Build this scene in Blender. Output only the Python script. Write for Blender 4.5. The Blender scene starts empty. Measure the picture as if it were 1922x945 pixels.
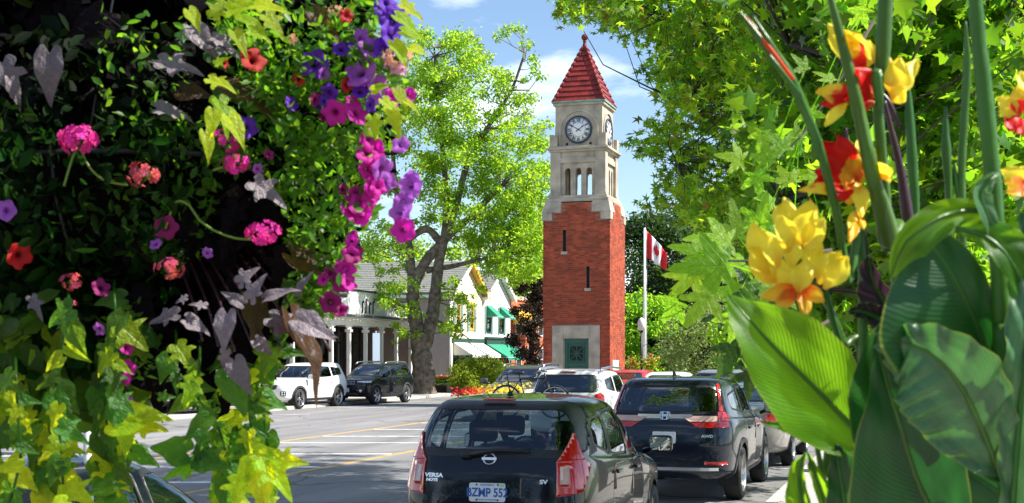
import bpy, bmesh, math, random
import numpy as np
from mathutils import Vector, Matrix, Euler
from mathutils.bvhtree import BVHTree

PI = math.pi
scene = bpy.context.scene
COL = scene.collection
rng = np.random.default_rng(7)
random.seed(7)

# ------------------------------------------------------------------ camera
FPX, CX, HY, CAMH = 2500.0, 961.0, 668.0, 1.95      # focal length in px of a 1922 px wide picture, horizon row, eye height
cam_d = bpy.data.cameras.new('camera'); cam = bpy.data.objects.new('camera', cam_d); COL.objects.link(cam)
cam.location = (0, 0, CAMH); cam.rotation_euler = (math.radians(90), 0, 0)
cam_d.sensor_width = 36; cam_d.lens = 36 * FPX / 1922
cam_d.shift_y = (HY - 472.5) / 1922
cam_d.clip_start = 0.1; cam_d.clip_end = 3000
cam_d.dof.use_dof = True; cam_d.dof.focus_distance = 30; cam_d.dof.aperture_fstop = 13
scene.camera = cam
scene.render.resolution_x = 1024; scene.render.resolution_y = 503

# ------------------------------------------------------------------ sky, sun, exposure
SUN_AZ, SUN_EL = math.radians(-5), math.radians(48)       # azimuth from +X towards +Y
to_sun = Vector((math.cos(SUN_AZ) * math.cos(SUN_EL), math.sin(SUN_AZ) * math.cos(SUN_EL), math.sin(SUN_EL)))
world = bpy.data.worlds.new('World'); scene.world = world; world.use_nodes = True
nt = world.node_tree; nt.nodes.clear()
def N(nt, t, **k):
    n = nt.nodes.new(t)
    for a, v in k.items(): setattr(n, a, v)
    return n
out = N(nt, 'ShaderNodeOutputWorld'); bg = N(nt, 'ShaderNodeBackground'); sky = N(nt, 'ShaderNodeTexSky')
sky.sky_type = 'NISHITA'; sky.sun_disc = False; sky.sun_elevation = SUN_EL; sky.sun_rotation = PI / 2 - SUN_AZ
sky.air_density = 1.0; sky.dust_density = 0.1; sky.ozone_density = 2.5
tc = N(nt, 'ShaderNodeTexCoord'); mp = N(nt, 'ShaderNodeMapping'); mp.inputs['Scale'].default_value = (1, 1, 3.2); mp.inputs['Location'].default_value = (0.35, .2, .1)
nz = N(nt, 'ShaderNodeTexNoise'); nz.inputs['Scale'].default_value = 3.4; nz.inputs['Detail'].default_value = 9; nz.inputs['Roughness'].default_value = .58
cr = N(nt, 'ShaderNodeValToRGB'); cr.color_ramp.elements[0].position = .52; cr.color_ramp.elements[1].position = .72
mx = N(nt, 'ShaderNodeMixRGB'); mx.inputs[2].default_value = (10.5, 11.0, 12.0, 1)
nt.links.new(tc.outputs['Generated'], mp.inputs[0]); nt.links.new(mp.outputs[0], nz.inputs[0]); nt.links.new(nz.outputs[0], cr.inputs[0])
nt.links.new(cr.outputs[0], mx.inputs[0]); nt.links.new(sky.outputs[0], mx.inputs[1]); nt.links.new(mx.outputs[0], bg.inputs[0])
bg.inputs[1].default_value = 0.088
nt.links.new(bg.outputs[0], out.inputs[0])
sl = bpy.data.lights.new('sun', 'SUN'); sl.energy = 5.0; sl.angle = math.radians(.5); sl.color = (1, .95, .86)
sun = bpy.data.objects.new('sun', sl); COL.objects.link(sun); sun.rotation_euler = (-to_sun).to_track_quat('-Z', 'Y').to_euler(); sun.location = to_sun * 60
scene.view_settings.view_transform = 'Standard'; scene.view_settings.look = 'None'
scene.view_settings.exposure = 1.12; scene.view_settings.gamma = 1

# ------------------------------------------------------------------ helpers
def W(px, py, d):
    """a point of the place seen at pixel (px,py) of the 1922x945 photograph when it stands d metres away"""
    return Vector(((px - CX) / FPX * d, d, CAMH - (py - HY) / FPX * d))
SV = Vector((.296, .955, 0)).normalized(); RV = Vector((SV.y, -SV.x, 0))
ST_ANG = math.atan2(SV.y, SV.x)
def street(u, v, z=0): return SV * u + RV * v + Vector((0, 0, z))

def props(o, label=None, cat=None, group=None, kind=None):
    if label: o['label'] = label
    if cat: o['category'] = cat
    if group: o['group'] = group
    if kind: o['kind'] = kind
    return o
def thing(name, label, cat, loc=(0, 0, 0), rz=0, group=None):
    o = bpy.data.objects.new(name, None); COL.objects.link(o); o.location = loc; o.rotation_euler = (0, 0, rz)
    o.empty_display_size = .1
    return props(o, label, cat, group)
def link(name, me, parent=None, loc=None, rot=None, scale=None):
    o = bpy.data.objects.new(name, me); COL.objects.link(o)
    if parent: o.parent = parent
    if loc is not None: o.location = loc
    if rot is not None: o.rotation_euler = rot
    if scale is not None: o.scale = (scale,) * 3 if not hasattr(scale, '__len__') else scale
    return o
def dup_tree(o, parent=None):
    c = o.copy(); COL.objects.link(c)
    if parent is not None: c.parent = parent
    for ch in list(o.children): dup_tree(ch, c)
    return c

class MB:
    def __init__(s): s.v = []; s.f = []; s.sm = []
    def add(s, vs, fs, smooth=False):
        b = len(s.v); s.v += [tuple(p) for p in vs]; s.f += [tuple(b + i for i in f) for f in fs]; s.sm += [smooth] * len(fs); return s
    def box(s, c, d, rz=0, M=None):
        x, y, z = d[0] / 2, d[1] / 2, d[2] / 2
        vs = [Vector(p) for p in ((-x, -y, -z), (x, -y, -z), (x, y, -z), (-x, y, -z), (-x, -y, z), (x, -y, z), (x, y, z), (-x, y, z))]
        R = M if M is not None else Matrix.Rotation(rz, 3, 'Z')
        vs = [R @ p + Vector(c) for p in vs]
        return s.add(vs, [(0, 3, 2, 1), (4, 5, 6, 7), (0, 1, 5, 4), (1, 2, 6, 5), (2, 3, 7, 6), (3, 0, 4, 7)])
    def bb(s, x0, x1, y0, y1, z0, z1): return s.box(((x0 + x1) / 2, (y0 + y1) / 2, (z0 + z1) / 2), (abs(x1 - x0), abs(y1 - y0), abs(z1 - z0)))
    def tube(s, pts, rad, seg=8, cap=True, smooth=True, flat=1.0):
        pts = [Vector(p) for p in pts]; n = len(pts)
        if not hasattr(rad, '__len__'): rad = [rad] * n
        vs = []; fs = []
        t0 = (pts[1] - pts[0]).normalized(); a = Vector((0, 0, 1)) if abs(t0.z) < .9 else Vector((1, 0, 0))
        u = t0.cross(a).normalized()
        for i, p in enumerate(pts):
            t = (pts[min(i + 1, n - 1)] - pts[max(i - 1, 0)]).normalized()
            u = (u - t * u.dot(t)).normalized(); w = t.cross(u)
            for k in range(seg):
                an = 2 * PI * k / seg
                vs.append(p + (u * math.cos(an) + w * math.sin(an) * flat) * rad[i])
        for i in range(n - 1):
            for k in range(seg):
                k2 = (k + 1) % seg; fs.append((i * seg + k, i * seg + k2, (i + 1) * seg + k2, (i + 1) * seg + k))
        if cap: fs.append(tuple(reversed(range(seg)))); fs.append(tuple((n - 1) * seg + k for k in range(seg)))
        return s.add(vs, fs, smooth)
    def lathe(s, prof, seg=24, c=(0, 0, 0), M=None, smooth=True, ang=2 * PI):
        vs = []; fs = []; n = len(prof); R = M if M is not None else Matrix.Identity(3)
        for (r, z) in prof:
            for k in range(seg):
                a = ang * k / seg; vs.append(R @ Vector((r * math.cos(a), r * math.sin(a), z)) + Vector(c))
        for i in range(n - 1):
            for k in range(seg):
                k2 = (k + 1) % seg; fs.append((i * seg + k, i * seg + k2, (i + 1) * seg + k2, (i + 1) * seg + k))
        return s.add(vs, fs, smooth)
    def prism(s, poly, z0, z1, M=None, c=(0, 0, 0)):
        """poly in local xy extruded along local z"""
        n = len(poly); R = M if M is not None else Matrix.Identity(3); C = Vector(c)
        vs = [R @ Vector((x, y, z0)) + C for x, y in poly] + [R @ Vector((x, y, z1)) + C for x, y in poly]
        fs = [tuple(reversed(range(n))), tuple(range(n, 2 * n))] + [(i, (i + 1) % n, n + (i + 1) % n, n + i) for i in range(n)]
        return s.add(vs, fs)
    def mesh(s, name, mat, bev=0):
        me = bpy.data.meshes.new(name); me.from_pydata(s.v, [], s.f); me.update()
        me.polygons.foreach_set('use_smooth', s.sm)
        if mat is not None: me.materials.append(mat)
        bm = bmesh.new(); bm.from_mesh(me); bmesh.ops.recalc_face_normals(bm, faces=bm.faces)
        if bev: bmesh.ops.bevel(bm, geom=[e for e in bm.edges], offset=bev, segments=2, affect='EDGES', profile=.6)
        bm.to_mesh(me); bm.free()
        return me
    def build(s, name, mat, parent=None, bev=0, **k): return link(name, s.mesh(name, mat, bev), parent, **k)
RX90 = Matrix.Rotation(PI / 2, 3, 'X'); RY90 = Matrix.Rotation(PI / 2, 3, 'Y')

def np_mesh(name, V, F, mat, smooth=False):
    me = bpy.data.meshes.new(name); k = F.shape[1]
    me.vertices.add(len(V)); me.vertices.foreach_set('co', V.astype(np.float32).ravel())
    me.loops.add(F.size); me.loops.foreach_set('vertex_index', F.astype(np.int32).ravel())
    me.polygons.add(len(F)); me.polygons.foreach_set('loop_start', np.arange(0, F.size, k, dtype=np.int32))
    if smooth: me.polygons.foreach_set('use_smooth', np.ones(len(F), bool))
    me.update(calc_edges=True)
    if mat is not None: me.materials.append(mat)
    return me

# ------------------------------------------------------------------ materials
MATS = {}
def mat(name, col, rough=.6, var=.0, vscale=3.0, bump=0, bscale=30, metal=0, coat=0, spec=.5, island=0, emis=None, objrand=0, col2=None, det=6):
    if name in MATS: return MATS[name]
    m = bpy.data.materials.new(name); m.use_nodes = True; t = m.node_tree; b = t.nodes['Principled BSDF']
    b.inputs['Roughness'].default_value = rough; b.inputs['Metallic'].default_value = metal
    b.inputs['Coat Weight'].default_value = coat; b.inputs['Coat Roughness'].default_value = .03; b.inputs['Specular IOR Level'].default_value = spec
    src = None
    c = (*col, 1)
    L = t.links.new
    tcn = None
    if var or col2 or bump:
        tcn = N(t, 'ShaderNodeTexCoord')
    base = None
    if var or col2:
        n = N(t, 'ShaderNodeTexNoise'); n.inputs['Scale'].default_value = vscale; n.inputs['Detail'].default_value = det; L(tcn.outputs['Object'], n.inputs[0])
        r = N(t, 'ShaderNodeValToRGB'); r.color_ramp.elements[0].position = .32; r.color_ramp.elements[1].position = .68
        lo = tuple(x * (1 - var) for x in col) if not col2 else col2
        hi = tuple(min(1, x * (1 + var)) for x in col) if not col2 else col
        r.color_ramp.elements[0].color = (*lo, 1); r.color_ramp.elements[1].color = (*hi, 1)
        L(n.outputs[0], r.inputs[0]); base = r.outputs[0]
    if island or objrand:
        h = N(t, 'ShaderNodeHueSaturation')
        if base: L(base, h.inputs['Color'])
        else: h.inputs['Color'].default_value = c
        if objrand: g = N(t, 'ShaderNodeObjectInfo'); o = g.outputs['Random']
        else: g = N(t, 'ShaderNodeNewGeometry'); o = g.outputs['Random Per Island']
        a = max(island, objrand)
        mr = N(t, 'ShaderNodeMapRange'); mr.inputs[3].default_value = 1 - a; mr.inputs[4].default_value = 1 + a; L(o, mr.inputs[0]); L(mr.outputs[0], h.inputs['Value'])
        base = h.outputs[0]
    if base: L(base, b.inputs['Base Color'])
    else: b.inputs['Base Color'].default_value = c
    if bump:
        n2 = N(t, 'ShaderNodeTexNoise'); n2.inputs['Scale'].default_value = bscale; n2.inputs['Detail'].default_value = 8; L(tcn.outputs['Object'], n2.inputs[0])
        bp = N(t, 'ShaderNodeBump'); bp.inputs['Strength'].default_value = bump; bp.inputs['Distance'].default_value = .02; L(n2.outputs[0], bp.inputs['Height']); L(bp.outputs[0], b.inputs['Normal'])
    if emis: b.inputs['Emission Color'].default_value = (*emis[0], 1); b.inputs['Emission Strength'].default_value = emis[1]
    MATS[name] = m
    return m

def leafmat(name, col, tcol=None, trans=.45, rough=.45, hv=.03, vv=.35, spec=.4, veins=0, obj=False):
    """leaf: diffuse/gloss front mixed with light shining through; colour varies from leaf to leaf"""
    if name in MATS: return MATS[name]
    m = bpy.data.materials.new(name); m.use_nodes = True; t = m.node_tree; b = t.nodes['Principled BSDF']; L = t.links.new
    o = t.nodes['Material Output']
    b.inputs['Roughness'].default_value = rough; b.inputs['Specular IOR Level'].default_value = spec
    tcol = tcol or tuple(min(1, x * 1.8) for x in col)
    if obj: rr = N(t, 'ShaderNodeObjectInfo').outputs['Random']
    else: rr = N(t, 'ShaderNodeNewGeometry').outputs['Random Per Island']
    wn = N(t, 'ShaderNodeTexWhiteNoise'); wn.noise_dimensions = '1D'; L(rr, wn.inputs['W'])
    outs = []
    for cc in (col, tcol):
        h = N(t, 'ShaderNodeHueSaturation'); h.inputs['Color'].default_value = (*cc, 1)
        mr = N(t, 'ShaderNodeMapRange'); mr.inputs[3].default_value = 1 - vv; mr.inputs[4].default_value = 1 + vv; L(rr, mr.inputs[0]); L(mr.outputs[0], h.inputs['Value'])
        mh = N(t, 'ShaderNodeMapRange'); mh.inputs[3].default_value = .5 - hv; mh.inputs[4].default_value = .5 + hv; L(wn.outputs[0], mh.inputs[0]); L(mh.outputs[0], h.inputs['Hue'])
        outs.append(h.outputs[0])
    tr = N(t, 'ShaderNodeBsdfTranslucent'); mixs = N(t, 'ShaderNodeMixShader'); mixs.inputs[0].default_value = trans
    L(outs[0], b.inputs['Base Color']); L(outs[1], tr.inputs[0]); L(b.outputs[0], mixs.inputs[1]); L(tr.outputs[0], mixs.inputs[2]); L(mixs.outputs[0], o.inputs[0])
    if veins:
        uv = N(t, 'ShaderNodeAttribute'); uv.attribute_name = 'luv'
        w = N(t, 'ShaderNodeTexWave'); w.wave_type = 'BANDS'; w.bands_direction = 'Y'; w.inputs['Scale'].default_value = veins; w.inputs['Distortion'].default_value = 1.6; w.inputs['Detail'].default_value = 1
        L(uv.outputs['Vector'], w.inputs[0])
        bp = N(t, 'ShaderNodeBump'); bp.inputs['Strength'].default_value = .3; bp.inputs['Distance'].default_value = .001; L(w.outputs[0], bp.inputs['Height']); L(bp.outputs[0], b.inputs['Normal']); L(bp.outputs[0], tr.inputs['Normal'])
        # colour: slightly lighter veins, pale midrib
        for j, sock in enumerate((b.inputs['Base Color'], tr.inputs[0])):
            sx = N(t, 'ShaderNodeSeparateXYZ'); L(uv.outputs['Vector'], sx.inputs[0])
            ab = N(t, 'ShaderNodeMath', operation='ABSOLUTE'); L(sx.outputs[0], ab.inputs[0])
            lt = N(t, 'ShaderNodeMapRange'); lt.inputs[1].default_value = .0; lt.inputs[2].default_value = .05; lt.inputs[3].default_value = .75; lt.inputs[4].default_value = 0; L(ab.outputs[0], lt.inputs[0])
            ml = N(t, 'ShaderNodeMath', operation='MULTIPLY'); L(w.outputs[0], ml.inputs[0]); ml.inputs[1].default_value = .14
            ad = N(t, 'ShaderNodeMath', operation='MAXIMUM'); L(ml.outputs[0], ad.inputs[0]); L(lt.outputs[0], ad.inputs[1])
            mc = N(t, 'ShaderNodeMixRGB'); L(ad.outputs[0], mc.inputs[0]); L(outs[j], mc.inputs[1]); mc.inputs[2].default_value = (*[min(1, x * 1.9 + .03) for x in (col, tcol)[j]], 1)
            # large-scale mottling and a thin pale margin
            wn2 = N(t, 'ShaderNodeTexNoise'); wn2.inputs['Scale'].default_value = 2.3; wn2.inputs['Detail'].default_value = 6; L(uv.outputs['Vector'], wn2.inputs[0])
            v2 = N(t, 'ShaderNodeMapRange'); v2.inputs[1].default_value = .32; v2.inputs[2].default_value = .68; v2.inputs[3].default_value = .55; v2.inputs[4].default_value = 1.3; L(wn2.outputs[0], v2.inputs[0])
            vm = N(t, 'ShaderNodeMixRGB', blend_type='MULTIPLY'); vm.inputs[0].default_value = 1; L(mc.outputs[0], vm.inputs[1]); L(v2.outputs[0], vm.inputs[2])
            mg = N(t, 'ShaderNodeMapRange'); mg.inputs[1].default_value = .955; mg.inputs[2].default_value = 1.0; mg.inputs[3].default_value = 0; mg.inputs[4].default_value = .85; L(ab.outputs[0], mg.inputs[0])
            m3 = N(t, 'ShaderNodeMixRGB'); L(mg.outputs[0], m3.inputs[0]); L(vm.outputs[0], m3.inputs[1]); m3.inputs[2].default_value = (.30, .36, .04, 1)
            L(m3.outputs[0], sock)
    if obj and not veins:
        # veins drawn from the leaf's own coordinates: midrib along y, side veins slanting off it
        tcn = N(t, 'ShaderNodeTexCoord'); sx = N(t, 'ShaderNodeSeparateXYZ'); L(tcn.outputs['Object'], sx.inputs[0])
        ab = N(t, 'ShaderNodeMath', operation='ABSOLUTE'); L(sx.outputs[0], ab.inputs[0])
        mm = N(t, 'ShaderNodeMath', operation='MULTIPLY_ADD'); mm.inputs[1].default_value = -.75; L(ab.outputs[0], mm.inputs[0]); L(sx.outputs[1], mm.inputs[2])
        sc_ = N(t, 'ShaderNodeMath', operation='MULTIPLY'); sc_.inputs[1].default_value = 30; L(mm.outputs[0], sc_.inputs[0]); sn = N(t, 'ShaderNodeMath', operation='SINE'); L(sc_.outputs[0], sn.inputs[0])
        side = N(t, 'ShaderNodeMapRange'); side.inputs[1].default_value = .86; side.inputs[2].default_value = 1; L(sn.outputs[0], side.inputs[0])
        mid = N(t, 'ShaderNodeMapRange'); mid.inputs[1].default_value = 0; mid.inputs[2].default_value = .025; mid.inputs[3].default_value = 1; mid.inputs[4].default_value = 0; L(ab.outputs[0], mid.inputs[0])
        mxx = N(t, 'ShaderNodeMath', operation='MAXIMUM'); L(side.outputs[0], mxx.inputs[0]); L(mid.outputs[0], mxx.inputs[1])
        nz_ = N(t, 'ShaderNodeTexNoise'); nz_.inputs['Scale'].default_value = 5; nz_.inputs['Detail'].default_value = 5; L(tcn.outputs['Object'], nz_.inputs[0])
        hh = N(t, 'ShaderNodeMath', operation='MULTIPLY_ADD'); hh.inputs[1].default_value = -.5; L(mxx.outputs[0], hh.inputs[0]); L(nz_.outputs[0], hh.inputs[2])
        bp = N(t, 'ShaderNodeBump'); bp.inputs['Strength'].default_value = .35; bp.inputs['Distance'].default_value = .04; L(hh.outputs[0], bp.inputs['Height']); L(bp.outputs[0], b.inputs['Normal']); L(bp.outputs[0], tr.inputs['Normal'])
        for j, sock in enumerate((b.inputs['Base Color'], tr.inputs[0])):
            v2 = N(t, 'ShaderNodeMapRange'); v2.inputs[1].default_value = .3; v2.inputs[2].default_value = .7; v2.inputs[3].default_value = .82; v2.inputs[4].default_value = 1.15; L(nz_.outputs[0], v2.inputs[0])
            vm = N(t, 'ShaderNodeMixRGB', blend_type='MULTIPLY'); vm.inputs[0].default_value = 1; L(outs[j], vm.inputs[1]); L(v2.outputs[0], vm.inputs[2])
            fa = N(t, 'ShaderNodeMath', operation='MULTIPLY'); fa.inputs[1].default_value = .22 if j == 0 else .2; L(mxx.outputs[0], fa.inputs[0])
            mc = N(t, 'ShaderNodeMixRGB'); L(fa.outputs[0], mc.inputs[0]); L(vm.outputs[0], mc.inputs[1]); mc.inputs[2].default_value = (*([min(1, x * 2.2 + .02) for x in col] if j == 0 else [x * .45 for x in tcol]), 1); L(mc.outputs[0], sock)
    MATS[name] = m
    return m

def glassmat(name, tint, refl=.12, rough=.0):
    if name in MATS: return MATS[name]
    m = bpy.data.materials.new(name); m.use_nodes = True; t = m.node_tree; t.nodes.remove(t.nodes['Principled BSDF']); L = t.links.new; o = t.nodes['Material Output']
    a = N(t, 'ShaderNodeBsdfTransparent'); a.inputs[0].default_value = (*tint, 1); g = N(t, 'ShaderNodeBsdfGlossy'); g.inputs['Roughness'].default_value = rough + .01; g.inputs[0].default_value = (.9, .95, 1, 1)
    f = N(t, 'ShaderNodeLayerWeight'); f.inputs[0].default_value = .5; pw = N(t, 'ShaderNodeMath', operation='POWER'); pw.inputs[1].default_value = 4; L(f.outputs[1], pw.inputs[0])
    ad = N(t, 'ShaderNodeMath', operation='MULTIPLY_ADD'); ad.inputs[1].default_value = .8; ad.inputs[2].default_value = refl + .04; ad.use_clamp = True; L(pw.outputs[0], ad.inputs[0])
    mi = N(t, 'ShaderNodeMixShader'); L(ad.outputs[0], mi.inputs[0]); L(a.outputs[0], mi.inputs[1]); L(g.outputs[0], mi.inputs[2]); L(mi.outputs[0], o.inputs[0])
    MATS[name] = m; return m

STONE = mat('limestone', (.40, .345, .27), .85, var=.28, vscale=2.2, bump=.3, bscale=25)
BRICK = mat('red_brick', (.33, .057, .021), .85, island=.34, var=.25, vscale=2.5, bump=.35, bscale=60)
BRICKO = mat('red_brick_single', (.33, .057, .021), .85, objrand=.34, var=.25, vscale=2.5, bump=.35, bscale=60)
MORTAR = mat('mortar', (.28, .14, .10), .95, var=.2, vscale=5)
TILE = mat('red_roof_tile', (.19, .013, .009), .6, objrand=.32, var=.3, vscale=3, bump=.3, bscale=15)
COPPER = mat('green_copper', (.16, .36, .28), .6, var=.3)
BLACK = mat('black_plastic', (.012, .012, .013), .45)
DARK = mat('dark_inside', (.01, .01, .012), .8)
RUBBER = mat('tyre_rubber', (.018, .018, .018), .75, bump=.2, bscale=80)
CHROME = mat('chrome', (.9, .9, .92), .3, metal=1)
ALLOY = mat('alloy', (.55, .56, .58), .28, metal=1)
MIRROR = mat('mirror_glass', (.9, .9, .9), .02, metal=1)
REDLAMP = mat('red_lamp_lens', (.55, .006, .008), .12, coat=1, spec=.6)
PALELAMP = mat('pale_lamp_lens', (.62, .40, .34), .15, coat=1)
HEADLAMP = mat('headlamp_lens', (.62, .66, .7), .1, coat=1, metal=.4)
AMBER = mat('amber_lens', (.75, .28, .03), .15, coat=1)
SEAT = mat('grey_seat_cloth', (.035, .037, .042), .85)
WHITE = mat('white_paint', (.78, .78, .76), .5, var=.04)
GLASS_CAR = glassmat('car_glass', (.55, .64, .62), .06)
GLASS_DARK = glassmat('privacy_glass', (.05, .06, .07), .10)
GLASS_HATCH = glassmat('hatch_glass', (.36, .48, .58), .03)
GLASS_SHOP = glassmat('shop_glass', (.22, .28, .26), .10)
BARK = mat('grey_bark', (.21, .17, .135), .95, col2=(.06, .048, .038), vscale=5, bump=1.0, bscale=9)
BARK2 = mat('dark_bark', (.05, .038, .03), .95, var=.4, vscale=6, bump=.8, bscale=14)
# ------------------------------------------------------------------ ground, road, pavements (street frame: u along the street, v to its right)
def road_mat():
    m = bpy.data.materials.new('asphalt'); m.use_nodes = True; t = m.node_tree; b = t.nodes['Principled BSDF']; L = t.links.new
    tcn = N(t, 'ShaderNodeTexCoord')
    def noise(s, d=6, vec=None):
        n = N(t, 'ShaderNodeTexNoise'); n.inputs['Scale'].default_value = s; n.inputs['Detail'].default_value = d; L(vec or tcn.outputs['Object'], n.inputs[0]); return n.outputs[0]
    mpn = N(t, 'ShaderNodeMapping'); mpn.inputs['Scale'].default_value = (.12, 1.4, 1); L(tcn.outputs['Object'], mpn.inputs[0])   # wear runs along the lanes
    r1 = N(t, 'ShaderNodeValToRGB'); r1.color_ramp.elements[0].position = .3; r1.color_ramp.elements[1].position = .7
    r1.color_ramp.elements[0].color = (.14, .136, .14, 1); r1.color_ramp.elements[1].color = (.26, .252, .25, 1); L(noise(.8, 8, mpn.outputs[0]), r1.inputs[0])
    r2 = N(t, 'ShaderNodeValToRGB'); r2.color_ramp.elements[0].position = .35; r2.color_ramp.elements[1].position = .65
    r2.color_ramp.elements[0].color = (.75, .75, .75, 1); r2.color_ramp.elements[1].color = (1.1, 1.1, 1.1, 1); L(noise(40, 3), r2.inputs[0])
    mm = N(t, 'ShaderNodeMixRGB', blend_type='MULTIPLY'); mm.inputs[0].default_value = 1; L(r1.outputs[0], mm.inputs[1]); L(r2.outputs[0], mm.inputs[2])
    v = N(t, 'ShaderNodeTexVoronoi', feature='DISTANCE_TO_EDGE'); v.inputs['Scale'].default_value = .22
    dd = N(t, 'ShaderNodeVectorMath', operation='ADD'); nn = N(t, 'ShaderNodeTexNoise'); nn.inputs['Scale'].default_value = .8; L(tcn.outputs['Object'], nn.inputs[0]); L(nn.outputs[1], dd.inputs[0]); L(tcn.outputs['Object'], dd.inputs[1]); L(dd.outputs[0], v.inputs[0])
    rc = N(t, 'ShaderNodeMapRange'); rc.inputs[1].default_value = .0; rc.inputs[2].default_value = .012; rc.inputs[3].default_value = .35; rc.inputs[4].default_value = 1; L(v.outputs[0], rc.inputs[0])
    m2 = N(t, 'ShaderNodeMixRGB', blend_type='MULTIPLY'); m2.inputs[0].default_value = 1; L(mm.outputs[0], m2.inputs[1]); L(rc.outputs[0], m2.inputs[2])
    L(m2.outputs[0], b.inputs['Base Color']); b.inputs['Roughness'].default_value = .85
    bp = N(t, 'ShaderNodeBump'); bp.inputs['Strength'].default_value = .4; bp.inputs['Distance'].default_value = .01; L(noise(120, 2), bp.inputs['Height']); L(bp.outputs[0], b.inputs['Normal'])
    return m
ASPH = road_mat()
PAVE = mat('concrete_pavement', (.40, .37, .34), .9, var=.14, vscale=1.2, bump=.3, bscale=40)
KERB = mat('kerb_concrete', (.42, .40, .37), .9, var=.18, vscale=3, bump=.3)
YEL = mat('yellow_road_paint', (.62, .33, .035), .7, col2=(.36, .24, .08), vscale=3.5)
WPAINT = mat('white_road_paint', (.78, .77, .74), .7, col2=(.42, .41, .40), vscale=4)
LAWN = mat('lawn', (.06, .13, .02), .95, col2=(.035, .075, .012), vscale=.8, bump=.6, bscale=20)
SOIL = mat('soil', (.05, .032, .02), .95, var=.3, bump=.6)
def sheet(name, u0, u1, v0, v1, z0, z1, m, kind='structure', joints=0):
    b = MB(); b.bb(u0, u1, -v1, -v0, z0, z1)
    o = b.build(name, m); o.rotation_euler = (0, 0, ST_ANG); return props(o, kind=kind)
sheet('ground', -60, 900, -500, 500, -.5, -.012, LAWN)
sheet('road', -20, 420, -21.9, -1.9, -.4, 0, ASPH)
# kerbs and pavements
sheet('kerb', -20, 150, -1.9, -1.75, -.3, .125, KERB)
sheet('kerb', -20, 150, -22.05, -21.9, -.3, .125, KERB)
def pavement(name, u0, u1, v0, v1, du, dv):
    """slabs with recessed joints near the camera, one sheet beyond"""
    base = sheet(name, u0, u1, v0, v1, -.3, .112, mat('pavement_bed', (.34, .32, .29), .95, var=.2))

    me = MB().bb(0, du - .012, 0, dv - .012, 0, .02).mesh('paving_slab', PAVE, bev=.004)
    return base, me
GREY = mat('pavement_bed', (.3, .28, .26), .95, var=.2)
def slabs(base, me, cells):
    for (u, v) in cells:
        o = link('paving_slab', me, base); o.location = (u, -v, .106 + random.uniform(0, .003))
b1, slab = pavement('pavement', -20, 150, -1.75, 5.0, 1.5, 1.5)
slabs(b1, slab, [(u * 1.5, v) for u in range(2, 26) for v in (-.25, 1.25, 2.75, 4.25)])
b2, slab2 = pavement('pavement', -20, 150, -30, -22.05, 1.5, 1.5)
me_s2 = slab
slabs(b2, me_s2, [(u * 1.5, v) for u in range(28, 60) for v in (-22.1, -23.6, -25.1)])
# road paint
def strip(name, u0, v0, u1, v1, w, m, z=.004):
    a = Vector((u0, -v0, 0)); b = Vector((u1, -v1, 0)); d = (b - a).normalized(); n = Vector((-d.y, d.x, 0)) * w / 2
    k = MB(); seg = 1
    k.add([a - n + Vector((0, 0, z)), b - n + Vector((0, 0, z)), b + n + Vector((0, 0, z)), a + n + Vector((0, 0, z)), a - n, b - n, b + n, a + n], [(0, 1, 2, 3), (0, 1, 5, 4), (1, 2, 6, 5), (2, 3, 7, 6), (3, 0, 4, 7)])
    o = k.build(name, m); o.rotation_euler = (0, 0, ST_ANG); return props(o, kind='structure')
strip('road_marking', 6, -14.0, 44, -14.0, .11, YEL)
strip('road_marking', 6, -10.0, 44, -10.0, .11, YEL)
for Y, xl, xr in ((20.5, -5.9, -2.6), (23.3, -6.4, -3.3), (26.4, -6.4, -2.5), (29.8, -5.4, -1.5), (32.2, -4.7, -.8), (35.2, -3.9, .1), (38.5, -2.9, 1.0)):
    def uv(X, Yy): p = Vector((X, Yy, 0)); return p.dot(SV), p.dot(RV)
    a = uv((-14 + .1 + .296 * Y) / .955, Y); b = uv((-10 - .1 + .296 * Y) / .955, Y)
    strip('road_marking', *a, *b, .19, WPAINT)
for u in (17, 23.3, 29.6, 36, 42): strip('road_marking', u, -4.5, u, -2.0, .1, WPAINT)
for u in (40, 46.5, 53, 59.5, 66): strip('road_marking', u, -21.8, u, -19.4, .1, WPAINT)
# tower island
isl = MB(); isl.bb(46.6, 60, 9.8, 15.0, -.3, .13); o = isl.build('tower_island', PAVE, bev=0); o.rotation_euler = (0, 0, ST_ANG); props(o, kind='structure')

# ------------------------------------------------------------------ text
def text_mesh(s, size, mat_, depth=.002, bold=0, align='CENTER', name='lettering', sx=1):
    cu = bpy.data.curves.new(name, 'FONT'); cu.body = s; cu.size = size; cu.extrude = depth; cu.align_x = align; cu.align_y = 'CENTER'; cu.offset = bold; cu.resolution_u = 3
    o = bpy.data.objects.new(name, cu); COL.objects.link(o); dg = bpy.context.evaluated_depsgraph_get(); dg.update()
    me = bpy.data.meshes.new_from_object(o.evaluated_get(dg)); bpy.data.objects.remove(o); bpy.data.curves.remove(cu)
    me.materials.clear(); me.materials.append(mat_); me.name = name
    if sx != 1: me.transform(Matrix.Diagonal((sx, 1, 1, 1)))
    return me

# ------------------------------------------------------------------ clock tower
TW = 2.62
Cc = Vector((3.68, 50, 0))
base_c = Cc - RV * TW / 2 + SV * TW / 2
TOW = thing('clock_tower', 'tall red brick clock tower with stone belfry, round clock and red tiled spire', 'clock tower', base_c, math.atan2(RV.y, RV.x))
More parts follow.
